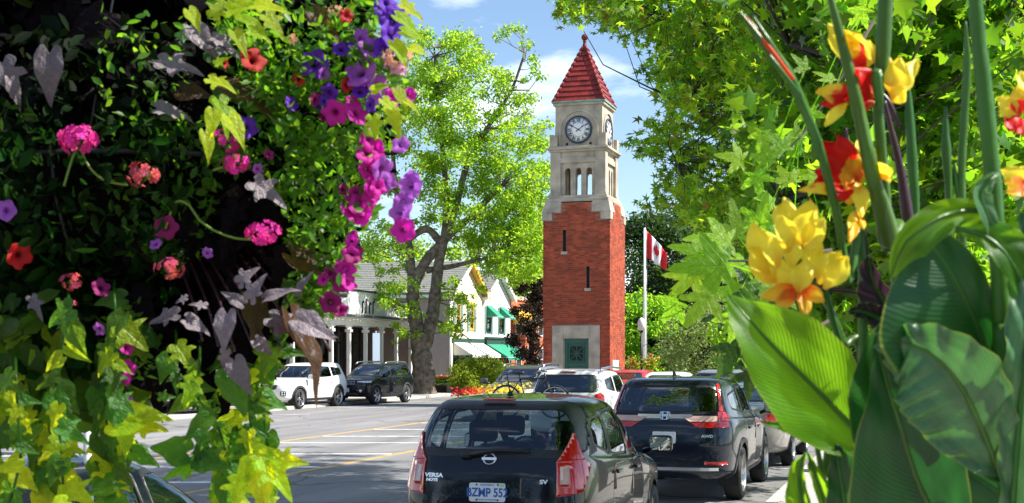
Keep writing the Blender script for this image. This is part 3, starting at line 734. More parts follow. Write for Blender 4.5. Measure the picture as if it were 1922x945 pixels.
def car(name, label, loc, yaw, S, group=None, cat='car'):
    root = thing(name, label, cat, loc, yaw, group)
    n, sub = S.get('res', (72, 4))
    bm = body_bm(S['rings'], n, sub); P = S['paint']
    bvh = BVHTree.FromBMesh(bm)
    GW = S.get('glass', GLASS_CAR); GR = S.get('rear_glass', GW)
    wr = S['wheel_r']; wx = S['wheels']; hw = S['rings'][3][2]
    DIAG[0] = min(r[0] for r in S['rings'])
    # lamps and panels: list of (name, material, axis, side or 0 for both, polygons, offset)
    for nm, m, ax, sides, polys, off in S.get('patches', []):
        for sg in sides:
            fs_ = []
            for pl in polys:
                if ax == 'y': q = pl
                else: q = pl
                fs_ = cut(bm, q, ax, sg, thr=.05 if ax == 'x' else (.4 if nm == 'tail_lamp' else .02))
                take(bm, fs_, nm, m, root, off=off)
    # side windows (outer black surround, then the pane)
    for sg in (-1, 1):
        for pl in S['side_windows']:
            fo = cut(bm, rpoly(pl, .07), 'y', sg)
            tr_ = take(bm, [f for f in fo], 'tmp', BLACK, root, keep=True); bpy.data.objects.remove(tr_)
            fi = cut(bm, rpoly(inset(pl, .028 if max(p[0] for p in pl) - min(p[0] for p in pl) > .5 else .02), .06), 'y', sg)
            si = set(fi)
            outer = [f for f in cut_inside(bm, rpoly(pl, .07), 'y', sg) if f not in si]
            g = take(bm, list(si), 'side_window', GR if pl in S.get('dark_sides', []) else GW, root, off=-.006, skirt=0)
            take(bm, outer, 'window_frame', BLACK, root, off=-.001)
        for dpl, hx, hz in S.get('doors', []):
            fo = cut(bm, rpoly(dpl, .10), 'y', sg); fi = cut(bm, rpoly(inset(dpl, .007), .10), 'y', sg); si = set(fi)
            outer = [f for f in cut_inside(bm, rpoly(dpl, .10), 'y', sg) if f not in si]
            d = take(bm, list(si), 'door', P, root, off=.0, skirt=.02)
            take(bm, outer, 'door_gap', BLACK, root, off=-.012, skirt=0)  # black strip stands in for the shaded gap round the door
            if d and hx is not None:
                h = MB(); rbox(h, (0, 0, .022), (.20, .035, .03)); o = on_surf(h, 'handle', S.get('handle', P), d, bvh, 'y', sg, hx, hz, off=.0)
        # wheel arches
        for x in wx:
            R_ = wr + S.get('arch_gap', .055)
            poly = [(x + R_ * math.cos(a), wr + R_ * math.sin(a)) for a in [2 * PI * k / 20 for k in range(20)]]
            if S.get('cladding'):
                R2 = R_ + .07; p2 = [(x + R2 * math.cos(a), wr + R2 * math.sin(a)) for a in [2 * PI * k / 20 for k in range(20)]]
                fo = cut(bm, p2, 'y', sg, thr=.0); fi = cut(bm, poly, 'y', sg, thr=.0); si = set(fi)
                outer = [f for f in cut_inside(bm, p2, 'y', sg, thr=.0) if f not in si]
                take(bm, outer, 'arch_cladding', S['cladding'], root, off=.012)
                bmesh.ops.delete(bm, geom=list(si), context='FACES')
            else:
                fi = cut(bm, poly, 'y', sg, thr=.0); bmesh.ops.delete(bm, geom=fi, context='FACES')
            a = MB(); seg = 20; vs = []; fs_ = []
            for k in range(seg + 1):
                an = -.35 + (PI + .7) * k / seg
                for yy in (hw - .035, hw - .30): vs.append((x + R_ * math.cos(an), sg * yy, wr + R_ * math.sin(an)))
            for k in range(seg): fs_.append((2 * k, 2 * k + 2, 2 * k + 3, 2 * k + 1))
            a.add(vs, fs_, True); a.build('wheel_arch', DARK, root)
            wheel(root, x, sg * (hw - .015), wr, S.get('tyre_w', .21), S.get('spokes', 10))
    if S.get('cladding'):   # sill strip
        for sg in (-1, 1):
            z1 = S.get('sill_z', .38); x0, x1 = wx[0] + wr + .13, wx[1] - wr - .13
            take(bm, cut(bm, [(x0, .15), (x1, .15), (x1, z1), (x0, z1)], 'y', sg, thr=-.2), 'sill_cladding', S['cladding'], root, off=.010)
    # end windows
    for key, sg, gm in (('rear_window', -1, GR), ('windscreen', 1, S.get('front_glass', GW))):
        pl = S.get(key)
        if not pl: continue
        ins = S.get(key + '_frame', .03)
        cut(bm, rpoly(pl, .12, 5), 'x', sg, thr=.08); fi = set(cut(bm, rpoly(inset(pl, ins), S.get(key + '_r', .12), 5), 'x', sg, thr=.08))
        outer = [f for f in cut_inside(bm, rpoly(pl, .12, 5), 'x', sg, thr=.08) if f not in fi]
        g = take(bm, list(fi), key, gm, root, off=-.004, skirt=0)
        take(bm, outer, key + '_surround', S.get('surround', BLACK), root, off=-.001)
        if g and key == 'rear_window' and S.get('wiper'):
            (y0, zz0), (y1, zz1) = S['wiper']
            p0, n0 = surf(bvh, 'x', -1, y0, zz0); p1, n1 = surf(bvh, 'x', -1, y1, zz1); pm, nm_ = surf(bvh, 'x', -1, y0 * .35 + y1 * .65 * 1, zz0 * .0 + max(zz0, zz1) + .005)
            k = MB(); k.tube([p0 + n0 * .02, p0 * .5 + p1 * .5 + n0 * .04 + Vector((0, 0, .02)), p1 + n1 * .03], [.028, .018, .010], 8); rbox(k, p0 + n0 * .02, (.05, .09, .06)); k.build('wiper', BLACK, root)
    b_ = bpy.data.meshes.new('body'); bm.to_mesh(b_); bm.free(); b_.materials.append(P); link('body', b_, root)
    # cabin
    if S.get('seats', True):
        sx = S.get('seat_x', (.35, -.75)); sw = hw * .45
        fl = MB(); fl.bb(S['wheels'][0] - .2, S['wheels'][1] - .1, -hw + .12, hw - .12, .32, .36); fl.build('cabin_floor', DARK, root)
        for i, x in enumerate(sx):
            for sy in (-1, 1):
                q = MB(); rbox(q, (x + .22, sy * sw, .58), (.52, .50, .20)); rbox(q, (x - .06, sy * sw, .84), (.16, .48, .56), M=Matrix.Rotation(math.radians(-12), 3, 'Y'))
                o = q.build('seat', SEAT, root); h = MB(); rbox(h, (x - .14, sy * sw, S.get('rest_z', 1.22)), (.11, .27, .20)); h.tube([(x - .12, sy * sw, 1.0), (x - .14, sy * sw, 1.15)], .03, 6); h.build('headrest', SEAT, o)
        q = MB(); rbox(q, (S.get('dash_x', .95), 0, .86), (.5, hw * 1.7, .28)); q.build('dashboard', DARK, root)
        q = MB(); q.lathe([(.16 + .014 * math.cos(a), .014 * math.sin(a)) for a in [2 * PI * k / 6 for k in range(7)]], 20, (S.get('dash_x', .95) - .38, sw, .98), M=Matrix.Rotation(math.radians(-65), 3, 'Y')); q.build('steering_wheel', DARK, root)
    # mirrors
    mx_, mz_ = S.get('mirror', (.85, 1.0))
    for sg in (-1, 1):
        q = MB(); yy = sg * (hw + .12); rbox(q, (mx_, yy, mz_ + .02), (.12, .24, .17)); q.tube([(mx_ + .02, sg * (hw - .06), mz_ - .06), (mx_, yy - sg * .06, mz_ - .02)], [.035, .03], 6)
        o = q.build('mirror_housing', S.get('mirror_mat', P), root)
        q = MB(); q.prism([Vector(p) for p in rpoly([(-.10, -.065), (.10, -.065), (.10, .065), (-.10, .065)], .03)], 0, .004, M=Matrix(((0, 0, -1), (1, 0, 0), (0, 1, 0))), c=(mx_ - .058, yy, mz_ + .02)); q.build('mirror_glass', MIRROR, o)
    if S.get('rails'):
        for sg in (-1, 1):
            x0, x1, yy, zz = S['rails']; q = MB(); q.tube([(x0, sg * yy, zz - .05), (x0 + .12, sg * yy, zz + .015), ((x0 + x1) / 2, sg * yy, zz + .04), (x1 - .15, sg * yy, zz + .01), (x1, sg * yy, zz - .06)], .022, 6, flat=1.3); q.build('roof_rail', S.get('rail_mat', ALLOY), root)
    # number plates
    if S.get('plate'):
        z, txt = S['plate']; pm = mat('plate_white', (.78, .80, .82), .45); pb = mat('plate_blue', (.03, .12, .45), .5)
        q = MB(); q.prism([Vector(p) for p in rpoly([(-.1525, -.076), (.1525, -.076), (.1525, .076), (-.1525, .076)], .02)], 0, .006)
        o = on_surf(q, 'number_plate', pm, root, bvh, 'x', -1, S.get('plate_y', 0), z, off=.014, flatz=True)
        if txt:
            t_ = link('lettering', text_mesh(txt[0] + ' ' + txt[1], .098, pb, .001, bold=.0025, sx=.84), o); t_.location = (0, -.004, .007)
            t_ = link('crown_mark', text_mesh('^', .04, pb, .001, bold=.002), o); t_.location = (.018, -.008, .007)
            t_ = link('lettering', text_mesh('ONTARIO', .026, pb, .001), o); t_.location = (0, .06, .007)
            t_ = link('lettering', text_mesh('YOURS TO DISCOVER', .017, pb, .001), o); t_.location = (0, -.06, .007)
            for sx in (-1, 1):
                for sy in (-1, 1): link('bolt', MB().lathe([(0, .004), (.007, .003), (.008, 0)], 8).mesh('bolt', DARK), o, loc=(sx * .09, sy * .062, .006))
            st = MB().prism([(-.018, -.012), (.018, -.012), (.018, .012), (-.018, .012)], 0, .001); link('sticker', st.mesh('sticker', mat('pale_green', (.4, .7, .4), .5)), o, loc=(.125, .058, .0065))
    S['bvh'] = bvh
    if S.get('front'): S['front'](root, bvh)
    if S.get('extra'): S['extra'](root, bvh)
    return root
def cut_inside(bm, poly, ax, sg, thr=.12):
    poly = [Vector(p) for p in poly]; n = len(poly)
    ar = sum(poly[i].x * poly[(i + 1) % n].y - poly[(i + 1) % n].x * poly[i].y for i in range(n))
    if ar < 0: poly.reverse()
    U, A = (0, 1) if ax == 'y' else (1, 0); o = []
    x0, x1 = min(p.x for p in poly), max(p.x for p in poly); z0, z1 = min(p.y for p in poly), max(p.y for p in poly)
    for f in bm.faces:
        if f.normal[A] * sg < thr: continue
        c = f.calc_center_median()
        if ax == 'y' and c.y * sg < .1: continue
        if not (x0 < c[U] < x1 and z0 < c.z < z1): continue
        c2 = Vector((c[U], c.z))
        if all((poly[(i + 1) % n] - poly[i]).cross(c2 - poly[i]) > -1e-6 for i in range(n)): o.append(f)
    return o

def paint(name, col, rough=.25, metal=.0, fl=0): return mat(name, col, max(rough, .35), coat=.75, metal=metal, spec=.12)
P_NAVY = paint('near_black_blue_paint', (.002, .004, .010)); P_BLACKBLUE = paint('dark_blue_grey_paint', (.010, .016, .030), metal=.3)
P_WHITE = paint('pearl_white_paint', (.72, .72, .70)); P_SILVER = paint('silver_paint', (.42, .40, .38), .3, metal=.6); P_GREY = paint('dark_grey_paint', (.07, .075, .085), .3, metal=.4)
P_BLACK = paint('black_paint', (.004, .005, .008)); P_RED = paint('red_paint', (.45, .02, .02)); CLAD = mat('grey_cladding', (.05, .05, .052), .6)
P_SGREY = paint('light_grey_paint', (.30, .32, .35), .3, metal=.5)

def hatch_rings():
    R_ = [(-1.93, 1.93, .70, .24, .20, .24, 5, .95, .93), (-2.02, 2.00, .79, .32, .26, .32, 5, .96, .92), (-2.06, 2.05, .835, .52, .48, .52, 4.5, .95, .96), (-2.06, 2.05, .85, .72, .70, .66, 4.5, .95, .96),
            (-2.03, 1.97, .845, .95, .88, .80, 4.5, .93, .95), (-1.99, 1.78, .825, 1.10, .99, .90, 4.5, .92, .86), (-1.96, 1.15, .79, 1.17, 1.05, .99, 4.5, .92, .90), (-1.87, .72, .735, 1.32, 1.26, 1.22, 4.5, .91, .92),
            (-1.76, .30, .655, 1.45, 1.43, 1.40, 4.5, .90, .93), (-1.67, .15, .58, 1.495, 1.495, 1.455, 4.2, .90, .93), (-1.50, .0, .45, 1.515, 1.525, 1.48, 4, .9, .9), (-1.0, -.3, .22, 1.53, 1.535, 1.52, 3, 1, 1)]
    k = lambda z: 1.1 + (z - 1.1) * 1.17 if z > 1.1 else z
    return [(xr, xf, w, k(a), k(b), k(c), e, f, g) for xr, xf, w, a, b, c, e, f, g in R_]
def suv_rings(L=4.6, Wd=.925, H=1.66, hood=.98, belt=1.08, rear=0, ws=1.35, wt=.55):
    a = L / 2; w = Wd
    return [(-a + .14, a - .14, w - .15, .34, .28, .34, 5, .95, .92), (-a + .05, a - .06, w - .05, .44, .34, .42, 5, .96, .92), (-a + .01, a - .0, w - .01, .62, .56, .60, 4.6, .95, .90), (-a, a, w, .80, .78, .78, 4.6, .95, .90),
            (-a + .03, a - .07, w - .005, 1.0, .95, hood - .08, 4.6, .94, .89), (-a + .06, a - .26, w - .03, belt + .04, belt - .03, hood + .01, 4.6, .93, .88), (-a + .09, ws - .30, w - .065, belt + .10, belt + .03, belt + .02, 4.6, .92, .92),
            (-a + .20, (ws + wt) / 2 - .35, w - .14, (belt + H) / 2, (belt + H) / 2, (belt + H) / 2 - .03, 4.6, .92, .93), (-a + .34, wt - .38, w - .21, H - .10, H - .11, H - .13, 4.5, .92, .93),
            (-a + .42, wt - .50, w - .28, H - .035, H - .045, H - .07, 4.2, .92, .93), (-a + .60, wt - .68, w - .42, H - .012, H - .01, H - .035, 4, .92, .93), (-a + 1.1, wt - 1.1, w - .7, H, H, H - .005, 3, 1, 1)]
# --- the black hatchback in front
SPV = dict(rings=hatch_rings(), res=(120, 6), paint=P_NAVY, wheel_r=.31, wheels=(-1.30, 1.30), spokes=10, glass=GLASS_CAR, rear_glass=GLASS_HATCH,
    side_windows=[[(.90, 1.045), (.05, 1.03), (.03, 1.47), (.28, 1.45)], [(-.03, 1.03), (-.82, 1.06), (-.80, 1.46), (-.05, 1.48)], [(-.90, 1.08), (-1.40, 1.19), (-1.32, 1.40), (-.88, 1.45)]],
    doors=[([(.95, .34), (-.02, .32), (-.02, .99), (1.0, .99)], .12, .90), ([(-.06, .32), (-.80, .34), (-1.02, .70), (-.92, 1.01), (-.06, .99)], -.80, .93)],
    rear_window=[(-.75, 1.12), (.75, 1.12), (.72, 1.36), (.60, 1.57), (-.60, 1.57), (-.72, 1.36)], rear_window_frame=.065, rear_window_r=.22,
    windscreen=[(-.68, 1.04), (.68, 1.04), (.56, 1.48), (-.56, 1.48)], wiper=((.20, 1.13), (-.34, 1.165)), mirror=(.86, 1.05), plate=(.84, ('BZMP', '552')), rest_z=1.27,
    dash_x=1.0, seat_x=(.25, -.72),
    patches=[])
def tail_hatch(root, bvh):
    """boomerang tail lamps wrapping the corner, built on the shell"""
    pass
def emblem_ring(root, bvh, y, z, r):
    q = MB(); q.lathe([(r * .78, 0), (r * .80, .008), (r * .9, .012), (r, .006), (r, 0)], 28); q.v = [(x * 1.12, y_, z_) for x, y_, z_ in q.v]
    o = on_surf(q, 'emblem', CHROME, root, bvh, 'x', -1, y, z, off=.004)
    b = MB(); b.box((0, 0, .010), (r * 2.5, r * .48, .012)); link('emblem_bar', b.mesh('emblem_bar', CHROME, bev=.002), o)
def extra_hatch(root, bvh):
    emblem_ring(root, bvh, 0, 1.105, .050)
    on_surf(text_mesh('VERSA', .046, CHROME, .002, bold=.002, sx=1.25), 'lettering', None, root, bvh, 'x', -1, .47, .965, off=.004)
    on_surf(text_mesh('NOTE', .032, CHROME, .002, bold=.002, sx=1.2), 'lettering', None, root, bvh, 'x', -1, .485, .928, off=.004)
    on_surf(text_mesh('SV', .046, CHROME, .002, bold=.002, sx=1.3), 'lettering', None, root, bvh, 'x', -1, -.46, .93, off=.004)
    q = MB(); q.tube([(0, 0, 0), (0, 0, .02)], [.035, .02], 12); q.tube([(0, 0, .015), (-.07, .015, .22)], [.006, .004], 6); q.lathe([(.0, -.01), (.028, .0), (.02, .03), (0, .04)], 10)
    o = q.build('antenna', BLACK, root); o.location = (-1.28, .02, 1.605)
    q = MB(); rbox(q, (-1.70, 0, 1.583), (.05, .30, .02)); q.build('brake_lamp', REDLAMP, root)
SPV['extra'] = extra_hatch
# tail lamp outlines: (distance round the corner from the middle of the tail, height)
def lamp_corner(red, pale=()):
    P_ = []
    for s in (1, -1):
        for pl in pale: P_.append(('tail_lamp_lens', PALELAMP, 'd', [s], [pl], .010))
        P_.append(('tail_lamp', REDLAMP, 'd', [s], red, .013))
    return P_
SPV['patches'] = lamp_corner([[(.60, .81), (.93, .84), (1.17, 1.05), (1.05, 1.10), (.655, 1.09)], [(.655, 1.09), (1.05, 1.10), (.955, 1.31), (.925, 1.31)]], [[(.68, 1.05), (.66, .91), (.76, .91), (.785, 1.06)]])
vh = math.atan2(SV.y, SV.x)
def yaw_t(t): return math.atan2(1, t)       # heading whose direction is (t,1)
def place(center_rear_px, depth, L, t):
    """car centre from the pixel column and depth of the middle of its tail"""
    d = Vector((t, 1, 0)).normalized(); X = (center_rear_px - CX) / FPX * depth
    return Vector((X, depth, 0)) + d * L / 2
car('hatchback', 'glossy black hatchback with boomerang red tail lamps and blue and white Ontario number plate', place(914, 10.8, 4.14, .27), yaw_t(.27), SPV)

def spec_suv(paint_, **k):
    L, Wd, H = k.pop('L', 4.6), k.pop('Wd', .925), k.pop('H', 1.66); hood = k.pop('hood', .98); belt = k.pop('belt', 1.08)
    r = suv_rings(L, Wd, H, hood, belt); a = L / 2; g1 = H - .145
    b = belt + .055
    s = dict(rings=r, res=(84, 4), paint=paint_, wheel_r=.35, wheels=(-a + .98, a - .93), spokes=10, tyre_w=.23, glass=GLASS_CAR, rear_glass=GLASS_DARK,
        side_windows=[[(.95, b - .01), (.02, b), (.02, g1 + .02), (.33, g1 - .02)], [(-.06, b), (-.95, b + .02), (-.90, g1), (-.06, g1 + .02)], [(-1.03, b + .03), (-a + .60, b + .10), (-a + .62, g1 - .08), (-.98, g1)]],
        doors=[([(1.0, .44), (-.02, .42), (-.02, belt - .02), (1.05, belt - .03)], .14, .93), ([(-.05, .42), (-a + 1.45, .44), (-a + 1.30, .80), (-a + 1.28, belt), (-.05, belt - .02)], -.80, .95)],
        rear_window=[(-Wd + .17, belt + .12), (Wd - .17, belt + .12), (Wd - .27, H - .09), (-Wd + .27, H - .09)], windscreen=[(-Wd + .17, belt + .05), (Wd - .17, belt + .05), (Wd - .30, H - .12), (-Wd + .30, H - .12)],
        rest_z=1.32, dash_x=.95, seat_x=(.25, -.75), mirror=(.92, belt + .07), rails=(-a + .62, .15, Wd - .27, H), plate=(.80, None))
    s['dark_sides'] = s['side_windows'][1:]
    s.update(k); return s
# --- dark blue crossover
def extra_cross(root, bvh):
    # chrome bar with the H emblem, spelled badges, shark fin, lower chrome strip
    q = MB()
    for i in range(12):
        y0, y1 = -.36 + .72 * i / 12, -.36 + .72 * (i + 1) / 12
        (p0, n0), (p1, n1) = surf(bvh, 'x', -1, y0, 1.155), surf(bvh, 'x', -1, y1, 1.155)
        u = Vector((0, 0, .028)); o0, o1 = Vector((-.014, 0, 0)), Vector((-.014, 0, 0))
        q.add([p0 - u, p1 - u, p1 + u, p0 + u, p0 - u + o0, p1 - u + o1, p1 + u + o1, p0 + u + o0], [(4, 7, 6, 5), (0, 1, 5, 4), (3, 7, 6, 2)])
    q.build('chrome_bar', CHROME, root)
    e = MB(); out_ = rpoly([(-.075, .06), (.075, .06), (.055, -.06), (-.055, -.06)], .03); inn = [p * .84 for p in out_]; n_ = len(out_)
    e.add([(p.x, p.y, .012) for p in out_] + [(p.x, p.y, .012) for p in inn] + [(p.x, p.y, 0) for p in out_] + [(p.x, p.y, 0) for p in inn], [(i, (i + 1) % n_, n_ + (i + 1) % n_, n_ + i) for i in range(n_)] + [(i, (i + 1) % n_, 2 * n_ + (i + 1) % n_, 2 * n_ + i) for i in range(n_)] + [(n_ + i, n_ + (i + 1) % n_, 3 * n_ + (i + 1) % n_, 3 * n_ + i) for i in range(n_)])
    o = on_surf(e, 'emblem', CHROME, root, bvh, 'x', -1, 0, 1.15, off=.018)
    h = MB(); h.prism([(-.048, .05), (-.022, .05), (-.018, -.05), (-.038, -.05)], .0, .012); h.prism([(.022, .05), (.048, .05), (.038, -.05), (.018, -.05)], 0, .012); h.prism([(-.022, .012), (.022, .012), (.02, -.012), (-.02, -.012)], 0, .0121); link('emblem_letter', h.mesh('emblem_letter', CHROME), o)
    bk = MB(); bk.prism([Vector(p) for p in rpoly([(-.07, .056), (.07, .056), (.05, -.056), (-.05, -.056)], .03)], -.004, .0); link('emblem_back', bk.mesh('emblem_back', BLACK), o)
    on_surf(text_mesh('AWD', .05, CHROME, .002, bold=.002, sx=1.25), 'lettering', None, root, bvh, 'x', -1, -.56, .90, off=.004)
    q = MB(); q.prism([(-.13, 0), (.10, 0), (-.05, .065), (-.10, .075)], -.012, .012, M=RX90); o = q.build('shark_fin', P_BLACKBLUE, root, bev=.003); o.location = (-1.5, 0, 1.665)
    q = MB()
    for i in range(12):
        y0, y1 = -.7 + 1.4 * i / 12, -.7 + 1.4 * (i + 1) / 12
        (p0, n0), (p1, n1) = surf(bvh, 'x', -1, y0, .47), surf(bvh, 'x', -1, y1, .47); u = Vector((0, 0, .02)); o0 = Vector((-.02, 0, 0))
        q.add([p0 - u, p1 - u, p1 + u, p0 + u, p0 - u + o0, p1 - u + o0, p1 + u + o0, p0 + u + o0], [(4, 7, 6, 5), (0, 1, 5, 4), (3, 7, 6, 2)])
    q.build('bumper_strip', CHROME, root)
S2 = spec_suv(P_BLACKBLUE, cladding=CLAD, res=(120, 6), plate=(.88, None), rails=None, extra=extra_cross, spokes=5, wheel_r=.36, rear_window=[(-.70, 1.19), (.70, 1.19), (.66, 1.56), (-.66, 1.56)])
S2['patches'] = lamp_corner([[(.38, 1.085), (.48, 1.01), (1.06, 1.01), (1.08, 1.085)], [(.82, 1.085), (1.08, 1.085), (1.12, 1.16), (1.02, 1.21), (.85, 1.21)], [(.88, 1.21), (.98, 1.21), (1.12, 1.57), (1.05, 1.57)]], [[(.28, 1.16), (.38, 1.09), (.80, 1.09), (.83, 1.16)]])
S2['patches'].append(('bumper_reflector', REDLAMP, 'x', [-1], [[(-.52, .53), (-.80, .53), (-.80, .57), (-.52, .57)]], .006)); S2['patches'].append(('bumper_reflector', REDLAMP, 'x', [-1], [[(.52, .53), (.80, .53), (.80, .57), (.52, .57)]], .006))
p = Vector((3.14, 18.1, 0)) - RV * .90 + SV * 1.32
car('crossover_car', 'dark blue crossover with chrome tail bar and L-shaped red lamps ahead of the black hatchback', p, ST_ANG, S2)
# --- white suv with roof rails, driving lane
S3 = spec_suv(P_WHITE, L=4.45, H=1.66, rails=(-1.75, .25, .68, 1.66), spokes=5, rear_window=[(-.72, 1.17), (.72, 1.17), (.64, 1.55), (-.64, 1.55)])
S3['side_windows'] = S3['side_windows']
def extra_white(root, bvh):
    q = MB(); rbox(q, (-1.86, 0, 1.60), (.06, .36, .035)); q.build('brake_lamp', REDLAMP, root)
S3['extra'] = extra_white
S3['patches'] = lamp_corner([[(.72, .95), (1.05, .96), (1.10, 1.10), (.95, 1.18), (.74, 1.12)]])
rear3 = Vector(((1058 - CX) / FPX * 28, 28, 0))
car('white_suv', 'white car with silver roof rails and its tailgate to the camera, below the clock tower', rear3 + SV * 2.22, ST_ANG, S3)
# --- silver sedan
def sedan_rings(L=4.7, w=.90, H=1.46):
    a = L / 2
    return [(-a + .12, a - .14, w - .15, .28, .22, .28, 5, .94, .92), (-a + .04, a - .05, w - .05, .36, .28, .36, 5, .95, .92), (-a, a, w - .005, .58, .50, .55, 4.6, .94, .90), (-a, a - .02, w, .78, .72, .68, 4.6, .94, .90),
            (-a + .04, a - .12, w - .01, .97, .88, .80, 4.6, .92, .88), (-a + .12, a - .40, w - .04, 1.06, .96, .88, 4.6, .90, .86), (-a + .50, 1.05, w - .09, 1.10, 1.0, .97, 4.4, .92, .9), (-a + .85, .62, w - .17, 1.24, 1.20, 1.18, 4.4, .92, .92),
            (-a + 1.20, .28, w - .24, 1.37, 1.36, 1.35, 4.2, .92, .92), (-a + 1.42, .08, w - .32, 1.425, 1.43, 1.41, 4, .92, .92), (-a + 1.7, -.12, w - .5, H - .01, H, H - .02, 3.6, 1, 1), (-a + 2.0, -.4, w - .7, H, H + .002, H - .005, 3, 1, 1)]
def spec_sedan(paint_, **k):
    L = k.pop('L', 4.7); a = L / 2
    s = dict(rings=sedan_rings(L), res=(84, 4), paint=paint_, wheel_r=.33, wheels=(-a + 1.0, a - .9), spokes=10, glass=GLASS_CAR, rear_glass=GLASS_DARK,
        side_windows=[[(.82, 1.01), (.02, 1.01), (.02, 1.36), (.30, 1.35)], [(-.05, 1.01), (-.95, 1.06), (-.72, 1.33), (-.05, 1.37)]],
        doors=[([(1.0, .36), (-.02, .34), (-.02, .96), (1.05, .95)], .14, .86), ([(-.05, .34), (-a + 1.45, .36), (-a + 1.22, .80), (-.92, .97), (-.05, .96)], -.75, .88)],
        rear_window=[(-.60, 1.13), (.60, 1.13), (.50, 1.37), (-.50, 1.37)], windscreen=[(-.66, 1.02), (.66, 1.02), (.52, 1.37), (-.52, 1.37)], rest_z=1.15, dash_x=.95, seat_x=(.2, -.7), mirror=(.72, 1.0), plate=(.75, None),
        patches=lamp_corner([[(.52, .80), (.98, .82), (1.12, .92), (1.0, .96), (.54, .95)]]))
    s.update(k); return s
p = Vector((5.02, 23.7, 0)) - RV * .89 + SV * 1.35
car('sedan', 'silver saloon car half hidden behind the canna leaves, next along the kerb', p, ST_ANG, spec_sedan(P_SILVER))
def place_at(px, depth, t=None): return Vector(((px - CX) / FPX * depth, depth, 0))
car('sedan', 'white car of which only the roof shows above the dark blue crossover', place_at(1262, 41), ST_ANG, spec_sedan(P_WHITE))
S5 = spec_suv(P_SGREY, H=1.58, rails=None, L=4.5); car('suv', 'light grey car with dark tailgate glass beyond the crossover, under the trees', place_at(1372, 37), ST_ANG, S5)
car('sedan', 'red car just right of the foot of the clock tower', place_at(1192, 47), ST_ANG, spec_sedan(P_RED))
def front_generic(root, bvh):
    for s in (1, -1):
        pass
def lamps_front(z0, z1, y0=.50, y1=.86):
    P_ = []
    for s in (1, -1): P_.append(('headlamp', HEADLAMP, 'x', [1], [[(s * y0, z0 + .03), (s * y1, z0), (s * y1, z1 + .02), (s * y0, z1)]], .008))
    return P_
S6 = spec_suv(P_GREY, H=1.66, patches=lamps_front(.80, .92)); car('suv', 'dark grey sport utility car facing the camera behind the white one', place_at(985, 42), ST_ANG + PI, S6)
# --- far kerb row
def jeep_front(root, bvh):
    for k in range(7):
        q = MB(); q.prism([Vector(p) for p in rpoly([(-.036, -.075), (.036, -.075), (.036, .075), (-.036, .075)], .02)], 0, .012); o = on_surf(q, 'grille_slot', CHROME, root, bvh, 'x', 1, (k - 3) * .115, .88, off=.004)
        q = MB(); q.prism([Vector(p) for p in rpoly([(-.024, -.06), (.024, -.06), (.024, .06), (-.024, .06)], .015)], .012, .016); link('slot_opening', q.mesh('slot_opening', DARK), o)
    q = MB(); q.prism([(-.16, -.08), (.16, -.08), (.16, .08), (-.16, .08)], 0, .008); on_surf(q, 'number_plate', mat('plate_white', (.78, .80, .82), .45), root, bvh, 'x', 1, 0, .60, off=.01)
    for s in (1, -1):
        q = MB().lathe([(0, .02), (.05, .02), (.06, 0)], 14); on_surf(q, 'fog_lamp', HEADLAMP, root, bvh, 'x', 1, s * .62, .56, off=.0)
S7 = spec_suv(P_BLACK, L=4.62, H=1.67, hood=1.02, cladding=CLAD, rails=(-1.7, .25, .66, 1.67), extra=jeep_front, spokes=5, wheel_r=.365,
    patches=lamps_front(.88, .94, .48, .84) + [('lower_grille', CLAD, 'x', [1], [[(-.55, .40), (.55, .40), (.5, .50), (-.5, .50)]], -.01)], glass=GLASS_DARK, rail_mat=ALLOY)
d7 = Vector((.40, 1, 0)).normalized()
car('suv', 'black sport utility car with seven-slot chrome grille parked beside the big tree', Vector((-5.36, 53, 0)) + Vector((-d7.y, d7.x, 0)) * .90 + d7 * 1.35, math.atan2(-d7.y, -d7.x), S7)
def sor_front(root, bvh):
    q = MB(); q.prism([Vector(p) for p in rpoly([(-.42, -.08), (.42, -.08), (.50, .09), (-.50, .09)], .05)], 0, .01); on_surf(q, 'grille', BLACK, root, bvh, 'x', 1, 0, .80, off=.003)
    for s in (1, -1):
        q = MB(); q.prism([Vector(p) for p in rpoly([(-.11, -.09), (.11, -.09), (.11, .09), (-.11, .09)], .04)], 0, .01); o = on_surf(q, 'fog_lamp_well', BLACK, root, bvh, 'x', 1, s * .68, .58, off=.0)
        for i in (-1, 1):
            for j in (-1, 1): link('fog_lamp', MB().lathe([(0, .012), (.03, .012), (.035, 0)], 10).mesh('fog_lamp', HEADLAMP), o, loc=(i * .045, j * .04, .008))
S8 = spec_suv(P_WHITE, L=4.76, H=1.69, hood=1.03, cladding=CLAD, rails=None, extra=sor_front, spokes=5, wheel_r=.37, patches=lamps_front(.90, 1.0, .55, .88))
car('suv', 'white sport utility car parked in front of the porch, nose hidden by the purple leaves', Vector((-7.7, 48.7, 0)) + Vector((-d7.y, d7.x, 0)) * .92 + d7 * 1.42, math.atan2(-d7.y, -d7.x), S8)
S9 = spec_suv(P_BLACK, cladding=CLAD, extra=jeep_front, patches=lamps_front(.86, .95), rails=None)
c9 = Vector((-7.7, 48.7, 0)) + Vector((-d7.y, d7.x, 0)) * .92 + d7 * 1.42
car('suv', 'black sport utility car on the far kerb glimpsed through the trailing lime leaves', c9 - SV * 6.6 - RV * .1, ST_ANG + PI, S9)
car('suv', 'dark car on the far kerb, leftmost one seen between the trailing leaves', c9 - SV * 12.6 - RV * .1, ST_ANG + PI, spec_suv(P_GREY, patches=lamps_front(.86, .95), rails=None, extra=jeep_front))
